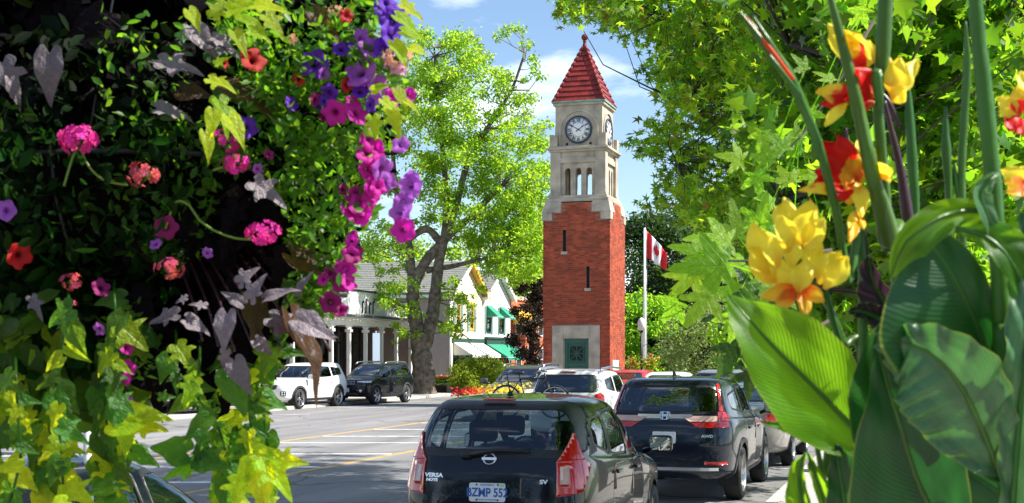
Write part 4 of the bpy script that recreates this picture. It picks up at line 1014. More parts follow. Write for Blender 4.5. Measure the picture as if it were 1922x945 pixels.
# --- near car lower left, only its windscreen pillar and mirror show
S10 = spec_sedan(P_NAVY, mirror_mat=P_SGREY, glass=glassmat('green_glass', (.35, .5, .42), .08)); ul = Vector((-1.70, 7.85, 0))
car('sedan', 'dark saloon car at the lower left, its windscreen pillar and mirror seen below the basket', ul - RV * .62 - SV * .95, ST_ANG, S10)

# ------------------------------------------------------------------ bicycle
BK = mat('black_bicycle_paint', (.01, .01, .012), .35)
def bicycle(loc, rz, tilt=0):
    t = thing('bicycle', 'black bicycle carried on the rack behind the white sport utility car, wheel hoop in view', 'bicycle', loc, rz)
    for x in (-.53, .53):
        q = MB(); q.lathe([(.335 + .018 * math.cos(a), .018 * math.sin(a)) for a in [2 * PI * k / 8 for k in range(9)]], 40, M=RX90); w = q.build('wheel', RUBBER, t); w.location = (x, 0, .35)
        q = MB(); q.lathe([(.30, -.01), (.318, -.01), (.318, .01), (.30, .01)], 40, M=RX90); q.build('rim', ALLOY, w)
        q = MB()
        for k in range(16): a = 2 * PI * k / 16; q.tube([(0, .02 * (-1) ** k, 0), (.305 * math.cos(a), 0, .305 * math.sin(a))], .0025, 4)
        q.tube([(0, -.04, 0), (0, .04, 0)], .02, 8); q.build('spokes', ALLOY, w)
    q = MB()
    A, B, C_, D, E = (-.53, 0, .35), (-.08, 0, .30), (-.22, 0, .82), (.34, 0, .84), (.53, 0, .35)
    for a, b in ((B, C_), (C_, D), (D, B)): q.tube([a, b], .016, 8)
    for s in (-1, 1):
        for a, b in ((A, B), (A, C_)): q.tube([(a[0], s * .05, a[2]), b], .009, 6)
    q.build('frame', BK, t)
    q = MB()
    for s in (-1, 1): q.tube([(.36, s * .04, .78), (.44, s * .045, .6), (.53, s * .05, .35)], .011, 6)
    q.tube([(.36, 0, .76), (.31, 0, .95)], .015, 8); q.build('fork', BK, t)
    q = MB(); q.tube([(.28, -.29, .97), (.31, -.15, .98), (.31, .15, .98), (.28, .29, .97)], .013, 8); q.build('handlebar', BK, t)
    q = MB(); q.tube([(-.22, 0, .80), (-.25, 0, .93)], .012, 6); q.build('seat_post', BK, t)
    q = MB(); rbox(q, (-.26, 0, .95), (.26, .12, .05)); q.build('saddle', BLACK, t)
    q = MB(); q.lathe([(.07, 0), (.10, 0), (.10, .006), (.07, .006)], 20, (-.08, -.05, .30), M=RX90); q.tube([(-.08, -.06, .30), (-.08, -.07, .13)], .01, 6); q.box((-.08, -.11, .13), (.09, .08, .02)); q.build('crankset', ALLOY, t)
    return t
bb = rear3 - SV * .38 - RV * .62
bicycle((bb.x, bb.y, .64), math.atan2(RV.y, RV.x))
RK = MB(); RK.tube([(0, 0, .45), (-.35, 0, .45), (-.42, 0, 1.15)], .025, 8)
for s in (-.2, .2): RK.tube([(-.42, s, 1.12), (-.60, s, 1.14)], .015, 6)
RK.tube([(-.42, -.2, 1.12), (-.42, .2, 1.12)], .018, 6)
o = RK.build('bicycle_rack', BLACK); o.location = rear3 + Vector((0, 0, 0)); o.rotation_euler = (0, 0, ST_ANG); props(o, 'black steel bicycle rack on the back of the white sport utility car', 'bicycle rack')
# ------------------------------------------------------------------ buildings on the far side (street frame, local x along the street, y away from it)
SIDING = mat('mauve_grey_siding', (.33, .27, .26), .8, var=.06); YSID = mat('cream_siding', (.80, .72, .48), .75, var=.05); WSID = mat('white_siding', (.80, .78, .74), .75, var=.04)
SHING = mat('grey_shingle', (.20, .20, .18), .9, var=.2, vscale=8, bump=.5, bscale=12); YTRIM = mat('yellow_trim', (.72, .42, .04), .6); TEAL = mat('teal_trim', (.03, .24, .19), .5); SHUT = mat('grey_green_shutter', (.18, .30, .27), .6)
AWG = mat('green_awning_cloth', (.012, .25, .14), .7, var=.1); AWW = mat('white_awning_cloth', (.78, .74, .68), .8); ORB = mat('orange_brick', (.52, .13, .05), .85, var=.25, vscale=9); INTER = mat('shop_interior', (.05, .045, .04), .9, var=.6, vscale=1.5)
WARM = mat('wood_floor', (.25, .14, .07), .7)
def building(name, label, u, v): return thing(name, label, 'building', street(u, v), ST_ANG)
def boards(parent, m, x0, x1, z0, z1, y, holes=(), axis='x', step=.16, depth=.02, peak=None, n_parts=300):
    """clapboards on one wall, each a lapped plank; peak=(xm,zp) clips them to a gable"""
    z = z0; st = MB()
    while z < z1 - .01:
        zt_ = min(z + step, z1); segs = [(x0, x1)]
        if peak:
            xm, zp, ze = peak
            if zt_ > ze:
                f = (zp - zt_) / (zp - ze); segs = [(xm - (xm - x0) * f, xm + (x1 - xm) * f)] if f > .02 else []
        for (hx0, hx1, hz0, hz1) in holes:
            if zt_ > hz0 + .02 and z < hz1 - .02:
                ns = []
                for a, b in segs:
                    if hx1 <= a or hx0 >= b: ns.append((a, b)); continue
                    if hx0 > a: ns.append((a, hx0))
                    if hx1 < b: ns.append((hx1, b))
                segs = ns
        for a, b in segs:
            if b - a < .02: continue
            q = MB()
            if axis == 'x': vs = [(a, y - depth, z), (b, y - depth, z), (b, y, z), (a, y, z), (a, y - .004, zt_), (b, y - .004, zt_), (b, y, zt_), (a, y, zt_)]
            else: vs = [(y - depth, a, z), (y - depth, b, z), (y, b, z), (y, a, z), (y - .004, a, zt_), (y - .004, b, zt_), (y, b, zt_), (y, a, zt_)]
            q.add(vs, [(0, 1, 5, 4), (0, 3, 2, 1), (4, 5, 6, 7), (0, 4, 7, 3), (1, 2, 6, 5)])
            st.v, b0 = st.v + q.v, len(st.v); st.f += [tuple(b0 + i for i in f) for f in q.f]; st.sm += q.sm
        z += step
    o = st.build('siding_boards', m, parent); o['kind'] = 'stuff'; return o
def window(parent, x0, x1, z0, z1, y, frame, pane=GLASS_SHOP, axis='x', bars=1, back=True, w=.06):
    q = MB(); g = MB(); k = MB()
    def B(b, a0, a1, d0, d1, c0, c1):
        if axis == 'x': b.bb(a0, a1, y + d0, y + d1, c0, c1)
        else: b.bb(y + d0, y + d1, a0, a1, c0, c1)
    B(q, x0, x0 + w, -.05, .06, z0, z1); B(q, x1 - w, x1, -.05, .06, z0, z1); B(q, x0 + w, x1 - w, -.05, .06, z1 - w, z1); B(q, x0 + w, x1 - w, -.05, .06, z0, z0 + w)
    for i in range(bars): c = z0 + (z1 - z0) * (i + 1) / (bars + 1); B(q, x0 + w, x1 - w, -.03, .05, c - .025, c + .025)
    f = q.build('window', frame, parent)
    B(g, x0 + w, x1 - w, .0, .012, z0 + w, z1 - w); g.build('pane', pane, f)
    if back: B(k, x0, x1, .30, .34, z0 - .05, z1 + .05); k.build('dark_room', INTER, f)
    return f
def gable_house(root, Wd, D, ze, zp, ms, mf, roofm, fascia, front_holes, side=True, side_m=None):
    """shell: side walls, front with gable, two roof slopes"""
    q = MB(); q.bb(.02, .12, .02, D, 0, ze - .02); q.bb(Wd - .12, Wd - .02, .02, D, 0, ze - .02); q.build('wall', side_m or ms, root)
    # front backing behind the boards, with openings
    q = MB(); xs = sorted({.12, Wd - .12, *[h[0] for h in front_holes], *[h[1] for h in front_holes]}); zs = sorted({0, ze, *[h[2] for h in front_holes], *[h[3] for h in front_holes]})
    for a, b in zip(xs[:-1], xs[1:]):
        for c, d in zip(zs[:-1], zs[1:]):
            if any(a >= h[0] - 1e-4 and b <= h[1] + 1e-4 and c >= h[2] - 1e-4 and d <= h[3] + 1e-4 for h in front_holes): continue
            q.bb(a, b, .01, .09, c, d)
    q.prism([(.12, ze), (Wd - .12, ze), (Wd / 2, zp - .08)], -.09, -.01, M=RX90)
    q.build('wall', mf, root)
    boards(root, mf, .0, Wd, 2.95, zp - .02, 0, front_holes, peak=(Wd / 2, zp, ze))
    if side: boards(root, side_m or ms, 0, D, .1, ze - .03, 0, [], axis='y')
    # roof slopes
    ov = .28; fo = .35; sl = (zp - ze) / (Wd / 2)
    for s in (-1, 1):
        x_e = Wd / 2 + s * (Wd / 2 + ov); z_e = ze - ov * sl
        q = MB(); q.add([(Wd / 2, -fo, zp + .04), (x_e, -fo, z_e + .04), (x_e, D, z_e + .04), (Wd / 2, D, zp + .04), (Wd / 2, -fo, zp + .14), (x_e, -fo, z_e + .14), (x_e, D, z_e + .14), (Wd / 2, D, zp + .14)], [(0, 1, 2, 3), (7, 6, 5, 4), (0, 4, 5, 1), (1, 5, 6, 2), (2, 6, 7, 3)])
        rf = q.build('roof', roofm, root)
        rows = int(math.hypot(Wd / 2 + ov, zp - z_e) / .22); st = MB()
        for r in range(rows):
            t0, t1 = r / rows, (r + 1) / rows
            xa, xb = Wd / 2 + (x_e - Wd / 2) * t0, Wd / 2 + (x_e - Wd / 2) * t1; za, zb = zp + (z_e - zp) * t0 + .145, zp + (z_e - zp) * t1 + .165
            yy = -fo + (r % 2) * .15
            while yy < D:
                y2 = min(yy + .6, D); st.add([(xa, yy + .01, za), (xb, yy + .01, zb), (xb, y2 - .01, zb), (xa, y2 - .01, za), (xb, yy + .01, zb - .03), (xb, y2 - .01, zb - .03)], [(0, 1, 2, 3), (1, 4, 5, 2)]); yy = y2
        o = st.build('shingles', roofm, rf); o['kind'] = 'stuff'
        q = MB(); q.add([(Wd / 2, -fo - .03, zp - .10), (x_e, -fo - .03, z_e - .10), (x_e, -fo - .03, z_e + .15), (Wd / 2, -fo - .03, zp + .15), (Wd / 2, -fo, zp - .10), (x_e, -fo, z_e - .10), (x_e, -fo, z_e + .15), (Wd / 2, -fo, zp + .15)], [(0, 1, 2, 3), (7, 6, 5, 4), (0, 4, 5, 1), (2, 6, 7, 3), (1, 5, 6, 2)]); q.build('bargeboard', fascia if s > 0 else WHITE, root)
        q = MB(); q.add([(Wd / 2, -fo + .01, zp + .03), (x_e, -fo + .01, z_e + .03), (x_e, 0, z_e + .03), (Wd / 2, 0, zp + .03), (Wd / 2, -fo + .01, zp - .01), (x_e, -fo + .01, z_e - .01), (x_e, 0, z_e - .01), (Wd / 2, 0, zp - .01)], [(0, 1, 2, 3), (7, 6, 5, 4), (0, 4, 5, 1), (1, 5, 6, 2)]); q.build('soffit', fascia, root)
        if s < 0: q = MB(); q.bb(x_e + .02, x_e + .20, -fo + .02, D, z_e - .16, z_e + .02); q.build('eave_board', WHITE, root)
def awning(root, x0, x1, z0, z1, out_, m, text=None, val=.18):
    q = MB(); y0 = -.06
    n = 8
    for i in range(n):
        a, b = x0 + (x1 - x0) * i / n, x0 + (x1 - x0) * (i + 1) / n
        q.add([(a, y0, z1), (b, y0, z1), (b, y0 - out_, z0), (a, y0 - out_, z0), (a, y0 - out_, z0 - val), (b, y0 - out_, z0 - val + (0.02 if i % 2 else 0))], [(0, 1, 2, 3), (3, 2, 5, 4)])
    for x in (x0, x1): q.add([(x, y0, z1), (x, y0, z0), (x, y0 - out_, z0)], [(0, 1, 2)])
    o = q.build('awning', m, root)
    md = o.modifiers.new('thickness', 'SOLIDIFY'); md.thickness = .012
    q = MB(); q.tube([(x0, y0 - out_, z0 - .02), (x1, y0 - out_, z0 - .02)], .015, 6)
    for x in (x0, x1): q.tube([(x, y0, z0 - .02), (x, y0 - out_, z0 - .02)], .012, 6)
    q.build('awning_frame', WHITE, o)
    if text:
        t_ = link('lettering', text_mesh(text, .13, WHITE, .002, bold=.003), o); t_.location = ((x0 + x1) / 2, y0 - out_ - .012, z0 - val / 2); t_.rotation_euler = (PI / 2, 0, 0)
    return o
# yellow gabled shop
UY, VF = 70.6, -25.5
Y1 = building('shop_house', 'cream gabled shop with yellow bargeboard, yellow windows and white awnings, left of the white gable', UY, VF)
hy = [(.75, 1.55, 3.45, 4.95), (3.15, 3.95, 3.45, 4.95), (.35, 5.45, .35, 2.55)]
gable_house(Y1, 5.8, 17, 5.55, 7.35, SIDING, YSID, SHING, YTRIM, hy, side_m=SIDING)
for (a, b, c, d) in hy[:2]:
    f = window(Y1, a, b, c, d, .0, YTRIM, bars=1, w=.10)
    for sx in ((a - .42, a - .04), (b + .04, b + .42)):
        q = MB(); q.bb(sx[0], sx[1], -.07, -.03, c - .05, d + .05)
        for k in range(12): zz = c + .05 + k * (d - c) / 12; q.box(((sx[0] + sx[1]) / 2, -.075, zz), (.28, .02, .05))
        q.build('shutter', SHUT, Y1)
    q = MB(); q.bb(a - .1, b + .1, -.10, .0, d + .0, d + .14); q.build('window_head', YTRIM, Y1)
for a, b in ((.35, 1.35), (1.35, 2.5), (2.5, 3.3), (3.3, 4.4), (4.4, 5.45)): window(Y1, a, b, .35, 2.55, .03, TEAL, bars=0, w=.09)
part_ = MB().bb(0, 5.8, -.12, -.01, 2.72, 2.95); part_.build('shop_fascia', mat('dark_green_fascia', (.015, .06, .045), .5), Y1)
awning(Y1, .3, 2.7, 2.0, 2.72, 1.15, AWW); awning(Y1, 3.1, 5.5, 2.0, 2.72, 1.15, AWW)
MB().bb(-.06, .18, -.06, .06, 0, 5.45).build('corner_board', mat('cream_trim', (.80, .76, .64), .6), Y1); MB().bb(5.62, 5.8, -.06, -.0, 2.95, 5.35).build('corner_board', WHITE, Y1)
MB().tube([(-.12, -.02, 5.3), (-.12, -.02, .1)], .05, 8).build('downpipe', WHITE, Y1)
q = MB(); q.bb(2.5, 3.3, 9.5, 10.3, 6.9, 8.1); q.bb(2.42, 3.38, 9.42, 10.38, 8.1, 8.25); q.build('chimney', mat('chimney_brick', (.35, .12, .07), .9, var=.3, vscale=12), Y1)
# white gabled shop
Y2 = building('shop_house', 'white gabled shop with dark green awnings over its windows and shopfront', UY + 5.85, VF)
hw_ = [(.5, 1.35, 3.35, 4.95), (3.1, 3.95, 3.35, 4.95), (.3, 5.2, .35, 2.5)]
gable_house(Y2, 5.4, 15, 5.6, 7.15, WSID, WSID, SHING, WHITE, hw_, side=False)
for (a, b, c, d) in hw_[:2]:
    window(Y2, a, b, c, d, .0, TEAL, bars=1, w=.09); awning(Y2, a - .12, b + .12, d - .62, d + .05, .75, AWG, val=.12)
    for sx in ((a - .36, a - .04), (b + .04, b + .36)): MB().bb(sx[0], sx[1], -.07, -.03, c - .05, d).build('shutter', SHUT, Y2)
MB().bb(0, 5.4, -.22, -.01, 2.62, 2.98).build('shop_fascia', MATS['dark_green_fascia'], Y2); MB().bb(-.05, 5.45, -.30, -.01, 2.98, 3.08).build('cornice', MATS['dark_green_fascia'], Y2)
awning(Y2, .05, 5.35, 1.85, 2.75, 1.5, AWG)
for a, b in ((.3, 1.4), (1.4, 2.6), (2.6, 3.5), (3.5, 4.4), (4.4, 5.2)): window(Y2, a, b, .35, 2.5, .03, TEAL, bars=0, w=.09)
# orange brick building
Y3 = building('brick_building', 'orange brick building with a yellow awning and pillared patio, beyond the white shop', UY + 11.6, VF)
MB().bb(0, 14, .02, 12, 0, 5.6).build('wall', ORB, Y3); MB().bb(-.1, 14.1, -.1, 12.1, 5.6, 5.85).build('cornice', STONE, Y3)
for i in range(5):
    for z in (.9, 3.3): window(Y3, .8 + i * 2.6, 2.0 + i * 2.6, z, z + 1.6, -.02, WHITE, back=False, pane=DARK)
awning(Y3, .1, 3.4, 4.0, 4.9, 1.4, mat('yellow_awning_cloth', (.75, .42, .03), .7))
for i in range(9):
    MB().bb(i * 1.6, i * 1.6 + .32, -3.4, -3.08, 0, 2.4).build('patio_pillar', ORB, Y3)
MB().bb(-.1, 13.3, -3.45, -3.03, 2.4, 2.65).build('patio_beam', ORB, Y3)
# porch building
Y4 = building('porch_building', 'white single storey porch with bracketed posts and stepped false front behind the parked cars', 40.5, VF)
LP = 64.6 - 40.5
MB().bb(0, LP + .3, -.1, 3.0, -.1, .18).build('porch_floor', WARM, Y4)
MB().bb(0, LP, 5.7, 5.9, .1, 3.6).build('back_wall', INTER, Y4)
fr = MB(); px_ = 0
DK = mat('black_window_frame', (.015, .015, .017), .5)
x = .3
while x < LP - 1.0:
    q = MB(); z0, z1 = .2, 3.35
    for a, b, c, d in ((x, x + .08, z0, z1), (x + 1.72, x + 1.80, z0, z1), (x + .08, x + 1.72, z1 - .08, z1), (x + .08, x + 1.72, z0, z0 + .35), (x + .08, x + 1.72, 2.55, 2.62), (x + .86, x + .93, .55, 3.27)): q.bb(a, b, 2.0, 2.08, c, d)
    f = q.build('glazed_door', DK, Y4); MB().bb(x + .08, x + 1.72, 2.03, 2.045, .55, 3.27).build('pane', GLASS_SHOP, f)
    MB().bb(x + 1.80, x + 1.90, 1.98, 2.1, .18, 3.4).build('wall_pier', DK, Y4)
    x += 1.9
MB().bb(0, LP, 1.95, 2.15, 3.4, 3.75).build('wall_head', WHITE, Y4); MB().bb(LP - .15, LP, 0, 5.8, .1, 3.7).build('end_wall', SIDING, Y4)
nP = 13
for i in range(nP):
    x = LP - .15 - i * 1.93
    q = MB(); q.bb(x - .08, x + .08, -.08, .08, .18, 3.35); q.bb(x - .14, x + .14, -.14, .14, .18, .55); q.bb(x - .14, x + .14, -.14, .14, 3.05, 3.18); p_ = q.build('porch_post', WHITE, Y4, bev=0)
    for s in (-1, 1):
        poly = [(0, 3.35), (0, 3.0)] + [(.34 * (1 - math.cos(a)), 3.0 + .30 * math.sin(a)) for a in np.linspace(.2, PI / 2, 6)] + [(.34, 3.35)]
        if (s > 0 and i == 0) or (s < 0 and i == nP - 1): continue
        q = MB()
        for (xa, za), (xb, zb) in zip(poly[1:-2], poly[2:-1]): q.add([(x + s * (.1 + xx), yy, zz) for yy in (-.03, .03) for xx, zz in ((xa, za), (xb, zb), (xb, 3.35), (xa, 3.35))], [(0, 1, 2, 3), (7, 6, 5, 4), (0, 4, 5, 1)])
        q.build('bracket', WHITE, p_)
MB().bb(-.1, LP + .1, -.14, .14, 3.353, 3.62).build('porch_beam', WHITE, Y4)
MB().bb(-.1, LP + .15, -.5, 6.0, 3.75, 3.85).build('porch_roof', mat('porch_roof_felt', (.09, .09, .10), .9), Y4)
MB().bb(-.1, 11.5, -.32, -.24, 3.9, 4.25).build('black_fascia', BLACK, Y4); MB().bb(-.2, 11.6, -.42, -.1, 4.25, 4.42).build('cornice', WHITE, Y4)
MB().bb(-.1, LP + .12, -.34, -.14, 3.625, 3.74).build('string_course', WHITE, Y4)
# stepped false front of vertical boards
k = 0; x = 11.8
while x < LP - .1:
    c = (x - 11.8) / (LP - 11.8); zt_ = 4.35 if c < .12 else 4.62 if c < .3 else 4.95 if c < .72 else 4.62 if c < .88 else 4.35
    MB().bb(x, min(x + .285, LP), -.22 - .006 * (k % 2), -.15, 3.85, zt_).build('board', WHITE, Y4); x += .3; k += 1
for c0, c1, z in ((0, .12, 4.35), (.12, .3, 4.62), (.3, .72, 4.95), (.72, .88, 4.62), (.88, 1, 4.35)):
    a, b = 11.75 + c0 * (LP - 11.75), 11.75 + c1 * (LP - 11.75); MB().bb(a, b, -.27, -.1, z + .003, z + .08).build('coping', BLACK, Y4)
for i, hh in enumerate((.5, .62, .45, .55)):      # scrolled ironwork on the false front
    xx = 17.2 + i * .42; q = MB(); q.tube([(xx, -.26, 3.95), (xx + .02, -.26, 3.95 + hh), (xx + .12, -.26, 4.02 + hh), (xx + .18, -.26, 3.93 + hh)], .03, 6); q.build('scroll_ornament', BLACK, Y4)
bulb = mat('bulb_glass', (.8, .7, .45), .3)
for i in range(60):
    link('bulb', (bulb_me if i else globals().setdefault('bulb_me', MB().lathe([(0, -.04), (.03, -.015), (.03, .015), (0, .04)], 6).mesh('bulb', bulb))), Y4, loc=(LP - .2 - i * .4, -.38, 3.58 + .03 * math.cos(i * 1.3)))
# hotel block at the far left behind the basket
Y5 = building('hotel_block', 'white walled block at the far left behind the hanging basket', 22, VF - 2)
MB().bb(0, 18, 0, 12, 0, 6.5).build('wall', WSID, Y5); MB().bb(-.3, 18.3, -.3, 12.3, 6.5, 6.9).build('roof', SHING, Y5)
for i in range(6):
    for z in (1, 4): window(Y5, 1 + i * 2.8, 2.2 + i * 2.8, z, z + 1.6, -.02, DK, back=False, pane=DARK)
# litter bin
q = MB(); q.lathe([(.26, 0), (.30, .9), (.32, .92), (.32, 1.0), (.12, 1.08), (0, 1.08)], 20); q.lathe([(.29, .3), (.305, .32), (.305, .4), (.29, .42)], 20); o = q.build('litter_bin', BLACK); o.location = street(69.6, -24.6, .125); props(o, 'black round litter bin against the corner of the cream shop', 'litter bin')
# small sign post in front of the porch
t = thing('sign_post', 'slim post with a pale upright panel standing between the porch posts', 'sign', street(53.1, -22.6, .12), ST_ANG - .9)
MB().tube([(0, 0, 0), (0, 0, 2.9)], .03, 8).build('post', ALLOY, t); MB().bb(-.16, .16, -.06, -.035, 1.6, 2.8).build('panel', mat('pale_blue_panel', (.45, .55, .65), .4), t, bev=.005)

# ------------------------------------------------------------------ people
SK = mat('skin', (.50, .27, .18), .5); HAIR = mat('dark_hair', (.03, .02, .015), .7)
def person(loc, rz, label, shirt, sitting=True, s=1.0):
    t = thing('person', label, 'person', loc, rz)
    hz = .48 if sitting else .92
    V = [(0, 0, hz), (0, 0, hz + .25), (0, 0, hz + .47), (0, 0, hz + .57), (0, 0, hz + .74)]; R_ = [.15, .13, .13, .055, .095]
    E = [(0, 1), (1, 2), (2, 3), (3, 4)]
    def add(p, r, par): V.append(p); R_.append(r); E.append((par, len(V) - 1)); return len(V) - 1
    for sx in (-1, 1):
        sh = add((sx * .18, 0, hz + .47), .055, 2); el = add((sx * .24, -.06, hz + .22), .042, sh); wr_ = add((sx * .16, -.26, hz + .20), .03, el); add((sx * .13, -.34, hz + .20), .026, wr_)
        if sitting: hp = add((sx * .10, -.02, hz - .03), .10, 0); kn = add((sx * .12, -.44, hz - .0), .065, hp); an = add((sx * .12, -.44, .08), .045, kn); add((sx * .12, -.58, .04), .04, an)
        else: hp = add((sx * .10, 0, hz - .06), .10, 0); kn = add((sx * .10, -.02, .48), .06, hp); an = add((sx * .11, 0, .08), .045, kn); add((sx * .11, -.16, .04), .04, an)
    me = bpy.data.meshes.new('body'); me.from_pydata(V, E, []); o = link('body', me, t)
    sk = o.modifiers.new('skin', 'SKIN'); o.modifiers.new('sub', 'SUBSURF').levels = 2
    for i, r in enumerate(R_): me.skin_vertices[0].data[i].radius = (r, r * (.8 if i < 3 else 1))
    me.skin_vertices[0].data[0].use_root = True
    dg = bpy.context.evaluated_depsgraph_get(); dg.update(); m2 = bpy.data.meshes.new_from_object(o.evaluated_get(dg)); o.modifiers.clear(); o.data = m2; m2.materials.clear()
    for m in (SK, shirt, mat('dark_trousers', (.02, .022, .03), .8)): m2.materials.append(m)
    for p in m2.polygons:
        c = p.center; p.use_smooth = True; p.material_index = 0 if c.z > hz + .53 or (abs(c.x) > .1 and c.y < -.16 and c.z > hz + .1) else (1 if c.z > hz + .02 else 2)
    q = MB(); vs = []
    q.lathe([(0.0, .12), (.06, .105), (.10, .06), (.112, 0), (.10, -.06), (.07, -.09)], 14, (0, .02, hz + .80)); q.build('hair', HAIR, t)
    q = MB(); q.add([(-.012, -.095, hz + .76), (.012, -.095, hz + .76), (0, -.125, hz + .755), (0, -.10, hz + .80)], [(0, 1, 2), (1, 3, 2), (3, 0, 2)]); q.build('nose', SK, t)
    if sitting:
        c = thing('chair', 'dark cafe chair under the ' + label.replace('person ', 'person '), 'chair', loc, rz)
        c['label'] = 'dark cafe chair under the ' + ('person in orange' if 'orange' in label else 'seated person in tan')
        q = MB(); q.bb(-.2, .2, -.2, .2, .33, .37); q.build('seat', DK, c, bev=.004); q = MB(); q.bb(-.2, .2, .19, .22, .45, .85); q.build('backrest', DK, c)
        for ax in (-.18, .18):
            for ay in (-.18, .2): MB().tube([(ax, ay, 0), (ax, ay, .34 if ay < 0 else .8)], .014, 6).build('leg', DK, c)
    return t
OR = mat('orange_shirt', (.6, .16, .05), .8); TAN = mat('tan_shirt', (.45, .28, .18), .8); DS = mat('dark_shirt', (.03, .03, .05), .8)
def porch_pt(px, yl):   # street-frame point on the porch under a pixel column
    # u such that X/Y matches
    r = (px - CX) / FPX; vv = VF - yl
    u = (RV.x * vv - r * RV.y * vv) / (r * SV.y - SV.x); return street(u, vv, .18)
person(porch_pt(606, .8), ST_ANG + 1.3, 'person in an orange top seated on the porch left of the posts', OR)
person(porch_pt(625, 1.2), ST_ANG - .8, 'person in a tan top seated at the left end of the porch', TAN)
person(porch_pt(685, .9), ST_ANG + 1.2, 'person in a tan top standing between two white porch posts', TAN, sitting=False)
for px in (614,):
    p = porch_pt(px, 1.0); t = thing('cafe_table', 'small dark round table between the people seated on the porch', 'table', p); MB().lathe([(0, .72), (.32, .72), (.32, .75), (0, .75)], 20).build('tabletop', DK, t); MB().tube([(0, 0, 0), (0, 0, .72)], .03, 8).build('pedestal', DK, t); MB().lathe([(.22, 0), (.2, .03), (0, .04)], 16).build('base', DK, t)

# ------------------------------------------------------------------ flagpole and flag
FP = W(1210, 735, 58); FP.z = 0
t = thing('flagpole', 'tall white flagpole right of the clock tower', 'flagpole', FP)
zt = 1.95 + (HY - 428) / FPX * 58
MB().tube([(0, 0, 0), (0, 0, zt)], [.075, .05], 14).build('pole', WHITE, t)
MB().lathe([(0, .10), (.05, .09), (.07, .03), (.05, -.02), (0, -.04)], 12, (0, 0, zt + .04)).build('finial', DARK, t)
MB().tube([(.09, 0, .9), (.085, 0, 3.2), (.08, 0, zt - .1)], .008, 4).build('halyard', WHITE, t)
FRED = mat('flag_red', (.62, .01, .02), .7); FWH = mat('flag_white', (.80, .80, .82), .7)
ft = thing('flag', 'red and white maple leaf flag drooping in the breeze from the flagpole', 'flag', FP + Vector((.06, 0, zt - .12)))
FL, FH = 1.18, 1.18
def flag_pt(u, w):      # u along the fly 0..1, w down the hoist 0..1
    x = u * FL * .78; z = -w * FH * .98 - (u ** 1.15) * 1.0 * (1 - .40 * w); y = .10 * math.sin(u * 9 + w * 1.5) * u + .05 * math.sin(u * 17)
    return Vector((x * (1 - .05 * w), y, z))
LEAF11 = [(0, 1.0), (.12, .72), (.27, .80), (.20, .42), (.42, .62), (.48, .48), (.78, .52), (.66, .30), (.80, .20), (.40, -.12), (.46, -.30), (.06, -.24), (.06, -.62), (0, -.62)]
def flag_band(name, u0, u1, m):
    n, k = 14, 12; V = []; F = []
    for i in range(n + 1):
        for j in range(k + 1): V.append(flag_pt(u0 + (u1 - u0) * i / n, j / k))
    for i in range(n):
        for j in range(k): a = i * (k + 1) + j; F.append((a, a + 1, a + k + 2, a + k + 1))
    o = MB().add(V, F, True).build(name, m, ft); md = o.modifiers.new('t', 'SOLIDIFY'); md.thickness = .006; return o
flag_band('red_bar', 0, .27, FRED); flag_band('white_field', .27, .73, FWH); flag_band('red_bar', .73, 1.0, FRED)
poly = LEAF11 + [(-x, y) for x, y in LEAF11[::-1][1:-1]]
cu, cw = .5, .5
cen = []; V = []; F = []
rad = 6
for s in (-1, 1):
    b = len(V)
    V.append(flag_pt(cu, cw) + Vector((0, s * .012, 0)))
    for (x, y) in poly:
        for k in range(1, 4): V.append(flag_pt(cu + x * k / 3 * .19, cw - (y - .1) * k / 3 * .40) + Vector((0, s * .012, 0)))
    n = len(poly)
    for i in range(n):
        j = (i + 1) % n; a, c = b + 1 + i * 3, b + 1 + j * 3; F.append((b, a, c)); F.append((a, a + 1, c + 1, c)); F.append((a + 1, a + 2, c + 2, c + 1))
MB().add(V, F).build('maple_leaf', FRED, ft)
# ------------------------------------------------------------------ foliage
T_OVAL = (np.array([(0, 0, 0), (.26, .35, .06), (.22, .72, .03), (0, 1, -.06), (-.22, .72, .03), (-.26, .35, .06)]), np.array([(0, 1, 2, 3), (0, 3, 4, 5)]))
_ml = [(0, 0), (.20, .10), (.50, .02), (.36, .24), (.64, .58), (.26, .50), (0, 1), (-.26, .50), (-.64, .58), (-.36, .24), (-.50, .02), (-.20, .10)]
T_MAPLE = (np.array([(0, .32, .04)] + [(x, y, -.10 * (x * x + (y - .3) ** 2)) for x, y in _ml]), np.array([(0, i + 1, (i + 1) % 12 + 1) for i in range(12)]))
T_STAR = (np.array([(0, .3, .03), (0, 0, 0), (.45, .05, -.03), (.14, .28, .02), (.6, .6, -.06), (.12, .5, .0), (0, 1, -.06), (-.12, .5, 0), (-.6, .6, -.06), (-.14, .28, .02), (-.45, .05, -.03)]), np.array([(0, i + 1, (i + 1) % 10 + 1) for i in range(10)]))
def oriented(n, up=.6, dirs=None, r=None):
    r = r or rng
    nrm = r.normal(size=(n, 3)); nrm /= np.linalg.norm(nrm, axis=1)[:, None]; nrm = nrm + np.array([0, 0, up]); nrm /= np.linalg.norm(nrm, axis=1)[:, None]
    t = r.normal(size=(n, 3)) if dirs is None else dirs + r.normal(size=(n, 3)) * .35
    t = t + np.array([0, 0, -.35]) if dirs is None else t
    t -= nrm * (t * nrm).sum(1)[:, None]; t /= np.linalg.norm(t, axis=1)[:, None] + 1e-9
    return nrm, t, np.cross(t, nrm)
